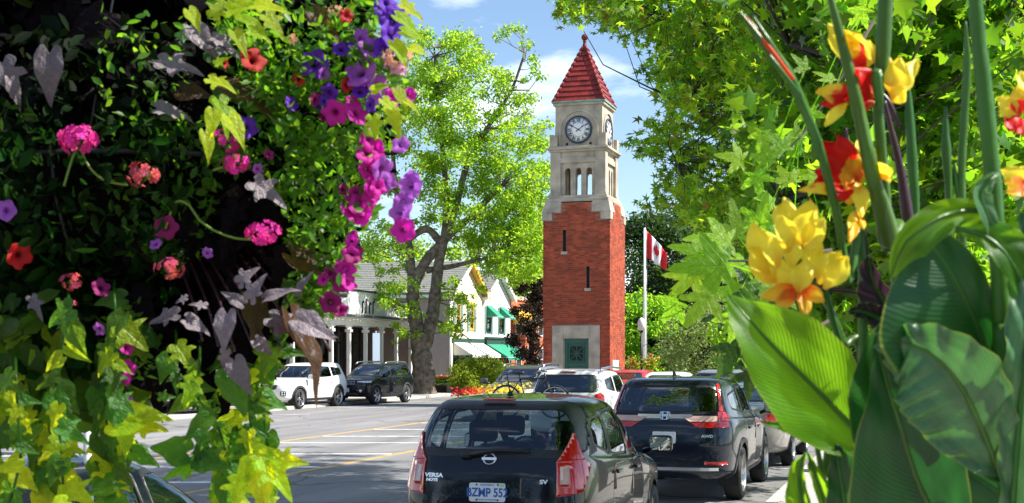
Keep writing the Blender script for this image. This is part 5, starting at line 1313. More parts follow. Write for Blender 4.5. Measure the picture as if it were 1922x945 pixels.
def leaves(name, pos, size, T, m, parent, up=.6, dirs=None, stuff=False):
    n = len(pos); tv, tf = T; nrm, t, b = oriented(n, up, dirs)
    V = pos[:, None, :] + size[:, None, None] * (tv[None, :, 0:1] * b[:, None] + tv[None, :, 1:2] * t[:, None] + tv[None, :, 2:3] * nrm[:, None])
    F = (tf[None] + (np.arange(n) * len(tv))[:, None, None]).reshape(-1, tf.shape[1])
    o = link(name, np_mesh(name, V.reshape(-1, 3), F, m), parent)
    if stuff: o['kind'] = 'stuff'
    return o
def clump_points(cs, rs, per, flat=.6):
    """leaf positions in ragged clumps: denser near the shell of each clump"""
    P = []
    for c, r, n in zip(cs, rs, per):
        d = rng.normal(size=(n, 3)); d /= np.linalg.norm(d, axis=1)[:, None]; q = d * (rng.random(n) ** .45)[:, None] * r; q[:, 2] *= flat; q += rng.normal(size=(n, 3)) * r * .26
        P.append(q + np.array(c))
    return np.concatenate(P)

LM_MID = leafmat('maple_leaf_mid', (.12, .20, .014), (.50, .72, .030), .5, hv=.03, vv=.35)
LM_YEL = leafmat('maple_leaf_yellowing', (.14, .25, .015), (.52, .78, .04), .55, hv=.03, vv=.3)
LM_GRN = leafmat('maple_leaf_green', (.06, .16, .010), (.42, .74, .025), .6, hv=.02, vv=.4)
LM_A = leafmat('street_maple_leaf', (.065, .15, .010), (.44, .72, .02), .55, hv=.03, vv=.5)
LM_B = leafmat('broad_maple_leaf', (.04, .115, .008), (.32, .60, .016), .52, hv=.02, vv=.55)
LM_DRK = leafmat('dark_tree_leaf', (.022, .055, .010), (.07, .16, .015), .35, hv=.02, vv=.45)
LM_PUR = leafmat('purple_plum_leaf', (.03, .018, .012), (.07, .04, .015), .3, vv=.5)
LM_BUS = leafmat('pale_shrub_leaf', (.15, .21, .06), (.40, .52, .12), .4, vv=.35)
LM_LIM = leafmat('lime_shrub_leaf', (.20, .27, .02), (.6, .75, .05), .4, vv=.25)

def tree_thing(name, label, base, limbs, clumps, rs, per, T, size, m, bark=BARK, up=.5, group=None, twig=True, rad=1.0, extra=None, flat=.6):
    t = thing(name, label, 'tree', base, 0, group); B = Vector(base)
    q = MB(); nodes = []
    for pts, r0, r1 in limbs:
        pts = [Vector(p) - B for p in pts]; n = len(pts); sm = []
        for i in range(n - 1):     # smooth subdivision
            a, b, c, d = pts[max(i - 1, 0)], pts[i], pts[i + 1], pts[min(i + 2, n - 1)]
            for k in range(4):
                u = k / 4; sm.append(.5 * ((2 * b) + (c - a) * u + (2 * a - 5 * b + 4 * c - d) * u * u + (3 * b - a - 3 * c + d) * u ** 3))
        sm.append(pts[-1]); m_ = len(sm)
        rr = [(r0 + (r1 - r0) * (i / (m_ - 1)) ** .8) * (1 + .08 * math.sin(i * 2.1)) for i in range(m_)]
        q.tube(sm, rr, 10); nodes += sm
    trunk = q
    if twig:
        na = np.array([list(p) for p in nodes])
        for c in clumps:
            c = np.array(c) - np.array(B); d = np.linalg.norm(na - c, axis=1); j = int(np.argmin(d + 1.2 * np.maximum(0, na[:, 2] - c[2])))
            a = Vector(na[j]); b = Vector(c)
            if (b - a).length > 2.6: continue
            b = Vector(c); mid = a * .5 + b * .5 + Vector((0, 0, -.06 * (b - a).length)) + Vector(rng.normal(size=3) * .08 * (b - a).length)
            L_ = (b - a).length; trunk.tube([a, mid, b], [min(.10, .012 + .016 * L_) * rad, .6 * min(.06, .01 + .012 * L_) * rad, .01 * rad], 5, cap=False)
    trunk.build('trunk', bark, t)
    P = clump_points([np.array(c) - np.array(B) for c in clumps], rs, per, flat)
    o = leaves('crown', P, size * rng.uniform(.7, 1.25, len(P)), T, m, t, up)
    if extra: extra(t, P)
    return t

# --- the big yellow-green maple left of the tower (trunk on the far pavement)
D0 = 64
def w0(px, py, dd=0): return W(px, py, D0 + dd)
b0 = w0(795, 738); b0.z = .1
limbs0 = [([b0 + Vector((0, 0, -.1)), w0(795, 700), w0(790, 660), w0(788, 625)], .64, .44),
          ([w0(790, 650), w0(778, 590), w0(776, 540), w0(800, 490), w0(835, 450), w0(880, 410), w0(940, 350)], .42, .12),
          ([w0(797, 650), w0(812, 590), w0(818, 540), w0(826, 480), w0(838, 440)], .36, .22),
          ([w0(776, 545), w0(770, 490), w0(766, 450), w0(742, 350), w0(738, 250), w0(742, 150)], .28, .06),
          ([w0(766, 450), w0(800, 430), w0(824, 452)], .16, .2), ([w0(836, 445), w0(856, 390), w0(880, 300), w0(925, 225), w0(960, 170), w0(985, 100)], .22, .05),
          ([w0(832, 460), w0(838, 380), w0(830, 280), w0(820, 180), w0(815, 90)], .2, .04), ([w0(800, 508), w0(850, 500), w0(900, 488), w0(950, 480)], .16, .06),
          ([w0(880, 410), w0(930, 405), w0(985, 380)], .12, .05), ([w0(742, 330), w0(700, 280), w0(680, 200)], .12, .04), ([w0(780, 585), w0(740, 570), w0(690, 560)], .09, .03), ([w0(815, 600), w0(850, 615), w0(885, 640)], .07, .02)]
cl = []; rs = []
def blob(cx, cy, rx, ry, n, r, dd=3.0, store=None, D=D0, dc=0):
    for _ in range(n):
        a = rng.random() * 2 * PI; k = math.sqrt(rng.random()); p = W(cx + rx * k * math.cos(a), cy + ry * k * math.sin(a), D + dc + rng.normal() * dd * .5)
        store[0].append(p); store[1].append(r * rng.uniform(.6, 1.25))
S0 = (cl, rs)
blob(835, 110, 70, 70, 34, .62, store=S0); blob(900, 170, 60, 70, 30, .6, store=S0); blob(800, 230, 70, 90, 44, .62, store=S0); blob(975, 110, 45, 80, 16, .42, store=S0); blob(880, 290, 85, 70, 46, .62, store=S0)
blob(985, 230, 45, 60, 22, .5, store=S0); blob(975, 330, 50, 70, 34, .6, store=S0); blob(790, 350, 60, 70, 26, .55, store=S0); blob(905, 400, 80, 55, 34, .58, store=S0); blob(975, 430, 50, 40, 24, .6, store=S0)
blob(900, 470, 70, 30, 18, .45, store=S0); blob(960, 500, 50, 40, 22, .5, store=S0); blob(735, 560, 55, 28, 20, .42, store=S0); blob(745, 520, 60, 26, 14, .4, store=S0); blob(845, 590, 40, 45, 22, .38, store=S0); blob(860, 540, 50, 30, 10, .35, store=S0)
blob(700, 250, 60, 130, 40, .6, store=S0, dd=5); blob(730, 460, 50, 40, 18, .5, store=S0); blob(780, 610, 40, 25, 8, .3, store=S0, dc=-1); blob(765, 640, 25, 20, 4, .25, store=S0, dc=-1)
blob(870, 210, 130, 170, 30, .6, dd=7, store=S0); blob(1000, 330, 35, 90, 34, .5, store=S0); blob(990, 460, 35, 60, 26, .5, store=S0); blob(930, 450, 80, 70, 26, .5, store=S0); blob(800, 160, 60, 90, 24, .5, store=S0)
rs = [r * .80 for r in rs]; per = [int(88 * (r / .4) ** 1.6) for r in rs]
tree_thing('maple_tree', 'big forked grey maple with thin yellow-green crown standing before the mauve wall', b0, limbs0, cl, rs, per, T_OVAL, .16, LM_YEL, up=.5)

# --- maple over the street, upper right (finer leaves against the sky)
D1 = 17
cl = []; rs = []; S1 = (cl, rs)
def b1(*a, **k): blob(*a, store=S1, D=D1, **k)
b1(1130, 10, 85, 28, 26, .22, dd=2); b1(1230, 25, 90, 45, 46, .28, dd=3); b1(1350, 60, 90, 90, 60, .34, dd=3); b1(1290, 140, 70, 60, 30, .28, dd=3); b1(1250, 130, 40, 25, 8, .18, dd=2); b1(1410, 190, 85, 120, 44, .36, dd=4)
b1(1290, 250, 70, 60, 20, .26, dd=3); b1(1225, 275, 45, 25, 10, .16, dd=2); b1(1335, 340, 75, 55, 28, .32, dd=3); b1(1265, 345, 40, 30, 12, .18, dd=2); b1(1450, 340, 75, 90, 46, .36, dd=4); b1(1500, 100, 120, 130, 80, .42, dd=5)
b1(1360, 400, 90, 40, 30, .28, dd=3); b1(1236, 382, 30, 10, 5, .13, dd=1); b1(1590, 250, 120, 200, 100, .5, dd=6, dc=4); b1(1750, 200, 200, 250, 150, .6, dd=6, dc=5); b1(1620, 480, 200, 120, 80, .5, dd=6, dc=5)
b1(1420, 470, 80, 60, 34, .32, dd=4, dc=2)
b1(1300, -150, 400, 130, 120, .55, dd=6, dc=2); b1(1330, -120, 260, 90, 90, .5, dd=5, dc=5); b1(1520, -230, 240, 90, 110, .55, dd=4, dc=2)
tb = Vector((7.4, 21, .1))
rs = [r * .80 for r in rs]; per = [int((44 if c.x / c.y < .19 else 58) * (r / .25) ** 1.6) for r, c in zip(rs, cl)]
up_ = Vector((7.2, 20.5, 5)); 
limbs1 = [([tb, Vector((7.4, 21, 2.5)), up_, Vector((7.0, 20, 8)), Vector((6.5, 19.5, 12))], .42, .12),
          ([up_, W(1500, 330, 18.5), W(1420, 270, 17), W(1340, 230, 16.5), W(1290, 200, 16)], .08, .012), ([Vector((7.1, 20.2, 6.5)), W(1480, 120, 18), W(1380, 70, 17), W(1260, 30, 16.5), W(1190, 5, 16)], .075, .01),
          ([up_, W(1480, 400, 18), W(1400, 370, 17), W(1310, 330, 16.5), W(1270, 300, 16)], .06, .01), ([Vector((7.2, 20.5, 5.5)), W(1700, 300, 19), W(1850, 200, 18), W(1950, 100, 17)], .2, .05), ([up_, W(1560, 480, 18), W(1450, 480, 17)], .1, .03)]
tree_thing('maple_tree', 'spreading green maple, its fine leaf sprays crossing the sky right of the tower', tb, limbs1, cl, rs, per, T_STAR, .108, LM_A, bark=BARK2, up=.7, rad=.28,
    extra=lambda t, P: leaves('yellowed_leaves', P[rng.choice(len(P), 3800, False)] + rng.normal(size=(3800, 3)) * .05, .13 * rng.uniform(.7, 1.2, 3800), T_STAR, leafmat('autumn_tinted_leaf', (.16, .12, .015), (.46, .40, .03), .5, hv=.05), t, .6))

# --- nearer maple with big leaves behind the cannas
D2 = 8.2
cl = []; rs = []; S2b = (cl, rs)
def b2_(*a, **k): blob(*a, store=S2b, D=D2, **k)
b2_(1560, 80, 120, 90, 34, .2, dd=1.5, dc=1); b2_(1700, 60, 130, 90, 40, .2, dd=2, dc=1); b2_(1850, 60, 100, 90, 40, .2, dd=2, dc=1); b2_(1480, 250, 80, 70, 22, .17, dd=1.5); b2_(1600, 260, 110, 100, 40, .2, dd=2, dc=1)
b2_(1760, 250, 110, 120, 46, .2, dd=2, dc=1); b2_(1890, 260, 70, 130, 34, .2, dd=2, dc=1); b2_(1500, 400, 90, 70, 26, .18, dd=1.5, dc=.6); b2_(1640, 440, 120, 80, 34, .2, dd=2, dc=1); b2_(1820, 430, 120, 90, 34, .2, dd=2, dc=1)
b2_(1480, 530, 80, 40, 14, .16, dd=1, dc=.5); b2_(1600, 590, 90, 60, 20, .2, dd=1, dc=1); b2_(1500, 640, 60, 40, 9, .15, dd=1, dc=.5); b2_(1530, 20, 100, 40, 14, .2, dd=1.5, dc=0); b2_(1560, 720, 60, 50, 8, .14, dd=1, dc=1.4)
b2_(1700, -160, 330, 130, 90, .3, dd=3, dc=1); b2_(1400, -130, 160, 70, 24, .25, dd=2, dc=2)
b2_(1720, 300, 240, 320, 70, .3, dd=2, dc=3)
tb = Vector((3.25, 9.6, .1)); per = [int(40 * (r / .2) ** 1.6) for r in rs]
tk = W(1746, 300, 9.4)
limbs2 = [([tb, Vector((3.1, 9.5, 1.5)), W(1744, 480, 9.4), tk, W(1752, 150, 9.4), W(1765, 0, 9.4)], .11, .06), ([tk, W(1650, 200, 9), W(1560, 120, 8.6), W(1480, 80, 8.2)], .05, .01), ([W(1750, 200, 9.4), W(1820, 130, 9), W(1900, 80, 8.4)], .05, .01),
          ([tk, W(1640, 330, 9), W(1540, 340, 8.6), W(1470, 380, 8.2)], .045, .01), ([W(1744, 400, 9.4), W(1830, 350, 9), W(1900, 330, 8.6)], .04, .01), ([W(1744, 460, 9.4), W(1640, 500, 9), W(1520, 540, 8.6)], .04, .01), ([W(1850, 90, 9), W(1812, 40, 9), W(1790, -60, 9)], .03, .02)]
tree_thing('maple_tree', 'young maple with large bright leaves filling the background behind the canna flowers', tb, limbs2, cl, rs, per, T_MAPLE, .098, LM_B, bark=BARK2, up=.8, rad=.35)

# --- near sprays with big lobed leaves, each leaf a part
def lobed_mesh(name, m, lobes=7, seed=0):
    """large toothed maple leaf: 5 main lobes with teeth, folded a little along the midrib"""
    r = np.random.default_rng(seed); out_ = []
    for ang, ln in ((-118, .55), (-62, .86), (0, 1.05), (62, .86), (118, .55)):
        for da, f in ((-24, .42), (-15, .66), (-12, .60), (-6, .86), (0, 1.0), (6, .86), (12, .60), (15, .66), (24, .42)):
            a = math.radians(90 - (ang + da * (1.15 if ln > .6 else .9))); k = ln * f * r.uniform(.94, 1.06); out_.append((k * math.cos(a), k * math.sin(a)))
    out_.append((0, -.12)); n = len(out_); V = [(0, .0, .0)]; F = []
    for f in (.5, 1.0):
        for x, y in out_: x2, y2 = x * f, y * f; V.append((x2, y2, .10 * abs(x2) - .22 * (x2 * x2 + y2 * y2) + .03 * math.sin(7 * x2 + seed) ))
    for i in range(n): j = (i + 1) % n; F.append((0, 1 + i, 1 + j)); F.append((1 + i, 1 + n + i, 1 + n + j, 1 + j))
    q = MB().add(V, F, True); return q.mesh(name, m)
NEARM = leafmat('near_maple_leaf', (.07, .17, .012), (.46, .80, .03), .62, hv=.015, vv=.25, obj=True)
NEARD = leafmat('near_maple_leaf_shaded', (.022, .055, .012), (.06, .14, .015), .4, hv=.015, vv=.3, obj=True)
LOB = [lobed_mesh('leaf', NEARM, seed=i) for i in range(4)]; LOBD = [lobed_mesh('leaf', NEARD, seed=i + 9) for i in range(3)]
def put_leaf(me, p, tip_dir, normal, size, parent, name='leaf'):
    t = Vector(tip_dir).normalized(); n = Vector(normal); n = (n - t * n.dot(t)).normalized(); b = t.cross(n)
    o = link(name, me, parent); pl = parent.matrix_world.inverted() if False else None
    M = Matrix((b, t, n)).transposed().to_4x4(); M.translation = Vector(p) - parent.location; o.matrix_local = M @ Matrix.Scale(size, 4); return o
def spray(label, stem, spots, mes, thick=.006):
    root = thing('maple_branch', label, 'branch', stem[0])
    q = MB(); q.tube([p - stem[0] for p in stem], [thick * (1 - .7 * i / (len(stem) - 1)) for i in range(len(stem))], 6)
    o = q.build('stem', BARK2, root)
    for (px, py, d, ang, sz, tilt) in spots:
        p = W(px, py, d); tip = Vector((math.cos(math.radians(ang)), tilt * .5, math.sin(math.radians(ang))))
        put_leaf(random.choice(mes), p, tip, Vector((random.uniform(-.4, .4), -1, random.uniform(.2, 1.0))), sz * 1.0, root)
        j = min(stem, key=lambda s: (s - p).length); k = MB().tube([j - root.location, p - root.location], .0016, 4); k.build('leaf_stalk', NEARM, root)
    return root
sp = []
for px, py, a, s_ in ((1300, 452, 170, .105), (1330, 500, 200, .12), (1262, 520, 215, .10), (1290, 560, 225, .09), (1385, 470, 60, .09), (1350, 545, 250, .11), (1250, 475, 160, .08), (1400, 520, -40, .10), (1320, 440, 95, .09), (1365, 420, 80, .08), (1230, 570, 230, .07), (1420, 560, -70, .08), (1290, 500, 180, .12), (1395, 440, 40, .08), (1345, 590, 260, .08)):
    sp.append((px + (62 if py < 510 else 40), py, 3.3 + random.uniform(-.25, .25), a, s_ * 1.0, random.uniform(-1, 1)))
spray('leafy maple spray with big lit leaves beside the flag', [W(1560, 470, 3.6), W(1480, 480, 3.5), W(1420, 490, 3.4), W(1350, 490, 3.3), W(1300, 500, 3.3)], sp, LOB)
sp = []
for px, py, a, s_ in ((1345, 632, 190, .07), (1390, 640, 100, .09), (1370, 690, 250, .10), (1410, 700, 280, .11), (1440, 660, 30, .10), (1350, 720, 240, .07), (1425, 610, 60, .09), (1460, 720, -60, .09), (1400, 590, 120, .09), (1455, 600, 60, .09), (1395, 740, 265, .08), (1480, 690, -20, .08)):
    sp.append((px + 12, py - 40, 3.6 + random.uniform(-.25, .25), a, s_ * .9, random.uniform(-1, 1)))
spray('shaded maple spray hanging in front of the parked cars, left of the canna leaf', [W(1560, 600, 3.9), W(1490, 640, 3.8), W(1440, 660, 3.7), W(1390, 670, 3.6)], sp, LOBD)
sp = [(px, py, 3.9 + random.uniform(-.4, .4), random.uniform(100, 300), random.uniform(.05, .075), random.uniform(-1, 1)) for px, py in ((1440, 300), (1470, 280), (1420, 330), (1500, 260), (1450, 380), (1520, 210), (1560, 150), (1590, 60), (1390, 300), (1480, 340), (1530, 330), (1620, 20), (1490, 420), (1540, 410), (1510, 130), (1430, 250))]
spray('maple spray hanging between the tree crown and the leaning canna bud', [W(1640, 40, 4.2), W(1570, 160, 4.1), W(1500, 260, 4.0), W(1440, 320, 3.9)], sp, LOB)

# --- background trees
def round_tree(label, px, py_base, d, hgt, wid, m, n=40, per_=170, size=.24, T=T_OVAL, low=.15, group=None, name='tree', bark=BARK2):
    b = W(px, 700, d); b.z = 0; C = []; R_ = []
    for _ in range(n):
        a = rng.random() * 2 * PI; z = rng.random(); k = math.sqrt(max(.05, 1 - (2 * z - 1) ** 2)) * math.sqrt(rng.random()) * wid / 2
        C.append(b + Vector((k * math.cos(a), k * math.sin(a), hgt * (low + (1 - low) * z)))); R_.append(wid * .13 * rng.uniform(.7, 1.3))
    limbs = [([b, b + Vector((0, 0, hgt * .3)), b + Vector((.2, 0, hgt * .6)), b + Vector((0, 0, hgt * .85))], hgt * .028, .04)]
    for k in range(4): a = k * 1.7; limbs.append(([b + Vector((0, 0, hgt * (.25 + .1 * k))), b + Vector((math.cos(a) * wid * .2, math.sin(a) * wid * .2, hgt * (.4 + .1 * k))), b + Vector((math.cos(a) * wid * .38, math.sin(a) * wid * .38, hgt * (.5 + .1 * k)))], hgt * .012, .03))
    return tree_thing(name, label, b, limbs, C, R_, [int(per_ * rng.uniform(.8, 1.2))] * n, T, size, m, bark=bark, up=.5, group=group, flat=.75, twig=name != 'shrub')
G = 'trees in the park beyond the tower'
round_tree('dark green tree directly behind the flagpole', 1215, 0, 74, 9.2, 8.5, LM_DRK, n=90, per_=260, low=.03, group=G)
round_tree('tall dark tree right of the flag', 1300, 0, 84, 11, 9, LM_DRK, n=90, per_=240, low=.05, group=G)
round_tree('dark tree behind the pale shrub, filling the gap to the canna leaf', 1400, 0, 78, 10.5, 9, LM_DRK, n=90, per_=240, low=.03, group=G)
round_tree('mid green tree with light tips right of the tower brickwork', 1195, 0, 66, 5.2, 4.6, LM_GRN, n=34, per_=170, size=.2, low=.05, group=G)
round_tree('dark tree far behind the crossover car', 1500, 0, 72, 11, 11, LM_DRK, n=80, per_=240, low=.03, group=G)
round_tree('dark tree at the right end of the park', 1640, 0, 68, 11, 12, LM_DRK, n=80, per_=240, low=.03, group=G)
round_tree('dark tree far right, seen between canna stems', 1830, 0, 60, 11, 12, LM_DRK, n=80, per_=240, low=.03, group=G)
round_tree('pale olive rounded willow-like shrub in front of the dark park trees', 1325, 0, 60, 3.9, 4.6, LM_BUS, n=60, per_=260, size=.13, low=.08, name='shrub')
round_tree('yellow-green tree low beside the shaft of the tower', 1420, 0, 52, 4.2, 4, LM_GRN, n=30, per_=200, size=.16, low=.05, name='shrub')
round_tree('dark copper-leaved plum tree left of the tower, before the orange brick building', 996, 0, 66, 5.7, 2.3, LM_PUR, n=34, per_=220, size=.14, low=.28)
G2 = 'trees behind the far shops'
for px, d, h_, wd, lb in ((640, 100, 11, 11, 'green tree above the grey roof, behind the petunias'), (960, 98, 11, 10, 'bright tree rising behind the white gabled shop'), (1020, 105, 12, 9, 'green tree hidden mostly by the clock tower, behind the brick building'), (740, 108, 11, 12, 'green tree behind the roof ridge left of the chimney')):
    round_tree(lb, px, 0, d, h_, wd, LM_MID, n=60, per_=170, size=.3, low=.15, group=G2)
far = clump_points([W(px, 690, 190) + Vector((0, rng.normal() * 12, rng.random() * 6)) for px in range(-300, 2700, 22)], [5.5] * 137, [420] * 137, .8)
o = leaves('woodland', far, .8 * rng.uniform(.7, 1.3, len(far)), T_OVAL, LM_DRK, None, .4); props(o, 'distant dark green belt of woodland closing the street', 'woodland', kind='stuff')

# --- flower bed on the far pavement and the planting at the tower
bed = MB(); bp = [street(61, -22.3), street(83, -22.3), street(83, -24.2), street(61, -24.2)]
q = MB()
for i in range(16):
    a = i * 1.35; q.bb(61 + a, 61 + a + 1.33, 22.35, 22.62, .1, .55)
pl = thing('flower_bed', 'raised bed with low concrete edging and red and orange flowers before the shops', 'flower bed', (0, 0, 0), ST_ANG)
for i in range(16): MB().bb(62 + i * 1.35, 62 + i * 1.35 + 1.33, 22.35, 22.60, .1, .50).build('edging_block', mat('edging_concrete', (.36, .27, .21), .9, var=.15), pl, bev=.01)
MB().bb(62, 83.4, 22.60, 24.2, .1, .46).build('soil', SOIL, pl)
def flowerbank(root, u0, u1, v0, v1, z0, h, cols, n_leaf=2500, n_fl=500, leafm=LM_DRK, size=.09, fs=.09):
    P = np.stack([rng.uniform(u0, u1, n_leaf), -rng.uniform(v0, v1, n_leaf), z0 + h * rng.random(n_leaf) ** .6 * (1 + .25 * np.sin(rng.uniform(u0, u1, n_leaf) * 3))], 1)
    leaves('bedding_foliage', P, size * rng.uniform(.7, 1.3, n_leaf), T_OVAL, leafm, root, .5, stuff=True)
    for i, c in enumerate(cols):
        k = n_fl // len(cols); uu = rng.uniform(u0, u1, 6); P = np.stack([uu[rng.integers(0, 6, k)] + rng.normal(size=k) * .7, -rng.uniform(v0, v1, k), z0 + h * rng.uniform(.85, 1.2, k)], 1)
        leaves('blossoms', P, fs * rng.uniform(.7, 1.3, k), T_MAPLE, c, root, 1.5, stuff=True)
PR = leafmat('red_bedding_petal', (.55, .02, .01), (.8, .05, .02), .3, vv=.2); PO = leafmat('orange_bedding_petal', (.75, .20, .02), (.9, .35, .05), .3, vv=.2); PY = leafmat('yellow_bedding_petal', (.80, .62, .02), (.95, .8, .05), .3, vv=.15); PP = leafmat('pink_bedding_petal', (.7, .05, .2), (.9, .1, .3), .3)
flowerbank(pl, 62.2, 83, -24.1, -22.7, .46, .38, [PR, PO, PR], 5200, 1500, LM_GRN)
q = thing('low_hedge', 'clipped dark green low hedge left of the red flowers', 'hedge', (0, 0, 0), ST_ANG)
P = np.stack([rng.uniform(62.3, 69, 5000), rng.uniform(22.65, 24.1, 5000), .46 + .42 * rng.random(5000) ** .5], 1); leaves('foliage', P, .07 * rng.uniform(.7, 1.3, 5000), T_OVAL, LM_DRK, q, .5, stuff=True)
for (px, d, h_, wd, lb) in ((900, 66, 1.75, 2.6, 'rounded lime green shrub in the flower bed before the white shop'), (935, 68, 1.5, 2.0, 'smaller lime shrub at the right end of the flower bed')):
    round_tree(lb, px, 0, d, h_, wd, LM_LIM, n=60, per_=260, size=.09, low=.1, name='shrub')
# yellow flowers in tub close behind the hatchback
tb_ = W(938, 0, 40); tb_.z = 0
t = thing('flower_tub', 'round stone tub crowded with yellow flowers and some red ones, behind the bicycle wheel', 'planter', tb_)
MB().lathe([(.0, .0), (.7, .0), (.95, .45), (1.0, .5), (.9, .5), (.85, .42), (0, .42)], 24).build('tub', STONE, t)
for m_, n_, r_, dx in ((LM_GRN, 900, 1.0, 0), (PY, 900, .9, .25), (PR, 160, .6, -.95), (PO, 120, .8, -.5)):
    P = rng.normal(size=(n_, 3)) * np.array([.42, .42, .12]) * r_ + np.array([dx, 0, .85 if m_ is not LM_GRN else .62]); leaves('blossoms' if m_ is not LM_GRN else 'foliage', P, .10 * rng.uniform(.7, 1.2, n_), T_MAPLE, m_, t, 1.2, stuff=True)
# lamp standards with small hanging baskets right of the tower
t = thing('basket_post', 'dark lamp post with two small hanging flower baskets between the tower and the flagpole', 'lamp post', W(1204, 0, 54) * 1.0); t.location.z = 0
t.location.x = (1204 - CX) / FPX * 54
MB().tube([(0, 0, 0), (0, 0, 3.0)], .045, 8).build('post', BLACK, t)
for s in (-1, 1):
    MB().tube([(0, 0, 2.3), (s * .2, 0, 2.42), (s * .32, 0, 2.35), (s * .32, 0, 1.95)], .012, 6).build('arm', BLACK, t)
    for m_, n_ in ((LM_GRN, 500), (PP, 110), (PO, 90), (PY, 60)):
        P = rng.normal(size=(n_, 3)) * .14 + np.array([s * .32, 0, 1.62]); leaves('basket_blossoms' if m_ is not LM_GRN else 'basket_foliage', P, .08 * rng.uniform(.7, 1.2, n_), T_MAPLE, m_, t, .6, stuff=True)
MB().lathe([(0, 3.5), (.1, 3.45), (.16, 3.3), (.14, 3.0), (.06, 2.98), (0, 2.98)], 12).build('lantern', WHITE, t)

# --- unseen street trees added for reflections in paint and glass, one shading the hatchback
G3 = 'street trees behind the viewpoint'
for x, y, h_, wd, lab3 in ((-14, -10, 9, 9, 'street tree behind the camera, across the road'), (-3, -14, 9, 9, 'street tree straight behind the camera'), (8, -12, 9, 10, 'broad street tree behind the camera on the pavement side'), (16, -4, 8, 8, 'street tree to the right of the camera, out of view'), (-24, -2, 9, 9, 'street tree far to the left on the other side of the road'), (6.2, 12.8, 9.5, 7.5, 'street tree just out of frame on the right, shading the parked hatchback')):
    b = Vector((x, y, 0)); C = []; R_ = []
    for _ in range(46):
        a = rng.random() * 2 * PI; k = math.sqrt(rng.random()) * wd / 2; z = rng.random(); C.append(b + Vector((k * math.cos(a), k * math.sin(a), h_ * ((.12 + .88 * z) if x != 6.2 else (.62 + .38 * z))))); R_.append(wd * .15)
    tree_thing('tree', lab3, b, [([b, b + Vector((0, 0, h_ * .3)), b + Vector((.3, 0, h_ * .8))], .22, .06)], C, R_, [110] * 46, T_OVAL, .3, LM_DRK, bark=BARK2, up=.4, group=G3, flat=.8)
# ------------------------------------------------------------------ canna lilies, right foreground
def rot_to(tip, normal):
    t = Vector(tip).normalized(); n = Vector(normal); n = (n - t * n.dot(t)).normalized(); return Matrix((t.cross(n), t, n)).transposed()
def spline(pts, k=6):
    pts = [Vector(p) for p in pts]; n = len(pts); o = []
    for i in range(n - 1):
        a, b, c, d = pts[max(i - 1, 0)], pts[i], pts[i + 1], pts[min(i + 2, n - 1)]
        for j in range(k): u = j / k; o.append(.5 * ((2 * b) + (c - a) * u + (2 * a - 5 * b + 4 * c - d) * u * u + (3 * b - a - 3 * c + d) * u ** 3))
    o.append(pts[-1]); return o
VIEW = Vector((0, -1, 0))
def blade(name, mid, wl, wr, m, parent, twist=(0, 0), ripple=.004, rfreq=60, fold=.15, seed=0, curl=0, nv=8, margin=None):
    """a broad leaf: mid = midrib points, wl / wr = half widths (m) on each side at those points,
    twist = how far each half leans away from the picture plane"""
    M_ = spline(mid, 8); n = len(M_)
    def interp(w): return np.interp(np.linspace(0, 1, n), np.linspace(0, 1, len(w)), w)
    # smooth widths
    L1, L2 = interp(wl), interp(wr); k_ = np.array([1, 2, 3, 2, 1]) / 9.
    def smo(a): b = np.pad(a, 2, mode='edge'); c = np.convolve(b, k_, 'valid'); c[0], c[-1] = a[0], a[-1]; return c
    L1, L2 = smo(L1), smo(L2); r = np.random.default_rng(seed); V = []; UV = []
    tw = np.interp(np.linspace(0, 1, n), np.linspace(0, 1, len(twist)), twist)
    ph = r.uniform(0, 6, 4)
    for i, p in enumerate(M_):
        t = (M_[min(i + 1, n - 1)] - M_[max(i - 1, 0)]).normalized(); side = t.cross(VIEW).normalized(); nor = side.cross(t).normalized()
        if nor.dot(VIEW) < 0: nor = -nor
        for j in range(-nv, nv + 1):
            a = j / nv; w = L2[i] * a if a > 0 else L1[i] * a
            ang = tw[i] + fold * (1 if a > 0 else -1) + curl * a
            ww = abs(w)
            q = p + side * (w * math.cos(ang)) + nor * (abs(w) * math.sin(fold) + w * math.sin(tw[i]) - curl * a * a * ww)
            s_ = i / (n - 1); q += nor * ripple * (math.sin(s_ * rfreq * .35 - abs(a) * 5 + ph[0]) + .5 * math.sin(s_ * 13 + ph[1])) * abs(a) ** .8
            V.append(q); UV.append((a, s_ * 1.0 - abs(a) * .30, 0))
    F = []; c = 2 * nv + 1
    for i in range(n - 1):
        for j in range(c - 1): k = i * c + j; F.append((k, k + 1, k + c + 1, k + c))
    o0 = Vector(parent.location); b_ = MB().add([v - o0 for v in V], F, True); me = b_.mesh(name, m)
    at = me.attributes.new('luv', 'FLOAT_VECTOR', 'POINT'); at.data.foreach_set('vector', np.array(UV, dtype=np.float32).ravel())
    o = link(name, me, parent)
    q = MB(); q.tube([v - o0 for v in M_[::3] + [M_[-1]]], [.0045 * (1 - .8 * i / (len(M_[::3]))) for i in range(len(M_[::3]) + 1)], 6); q.build('midrib', STEMG, o)
    return o
STEMG = leafmat('canna_stem', (.05, .14, .018), (.2, .4, .03), .15, vv=.05, obj=True, rough=.35); STEMP = mat('purple_canna_stem', (.045, .012, .02), .35, var=.4, vscale=20)
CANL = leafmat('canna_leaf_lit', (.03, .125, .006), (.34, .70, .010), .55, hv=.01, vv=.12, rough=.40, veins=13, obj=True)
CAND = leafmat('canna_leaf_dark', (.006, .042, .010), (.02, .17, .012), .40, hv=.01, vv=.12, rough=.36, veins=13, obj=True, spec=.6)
CANG = leafmat('canna_leaf_sheen', (.075, .19, .07), (.10, .32, .04), .30, hv=.01, vv=.08, rough=.30, veins=15, obj=True, spec=.7)  # paler leaf colour stands in for sky sheen
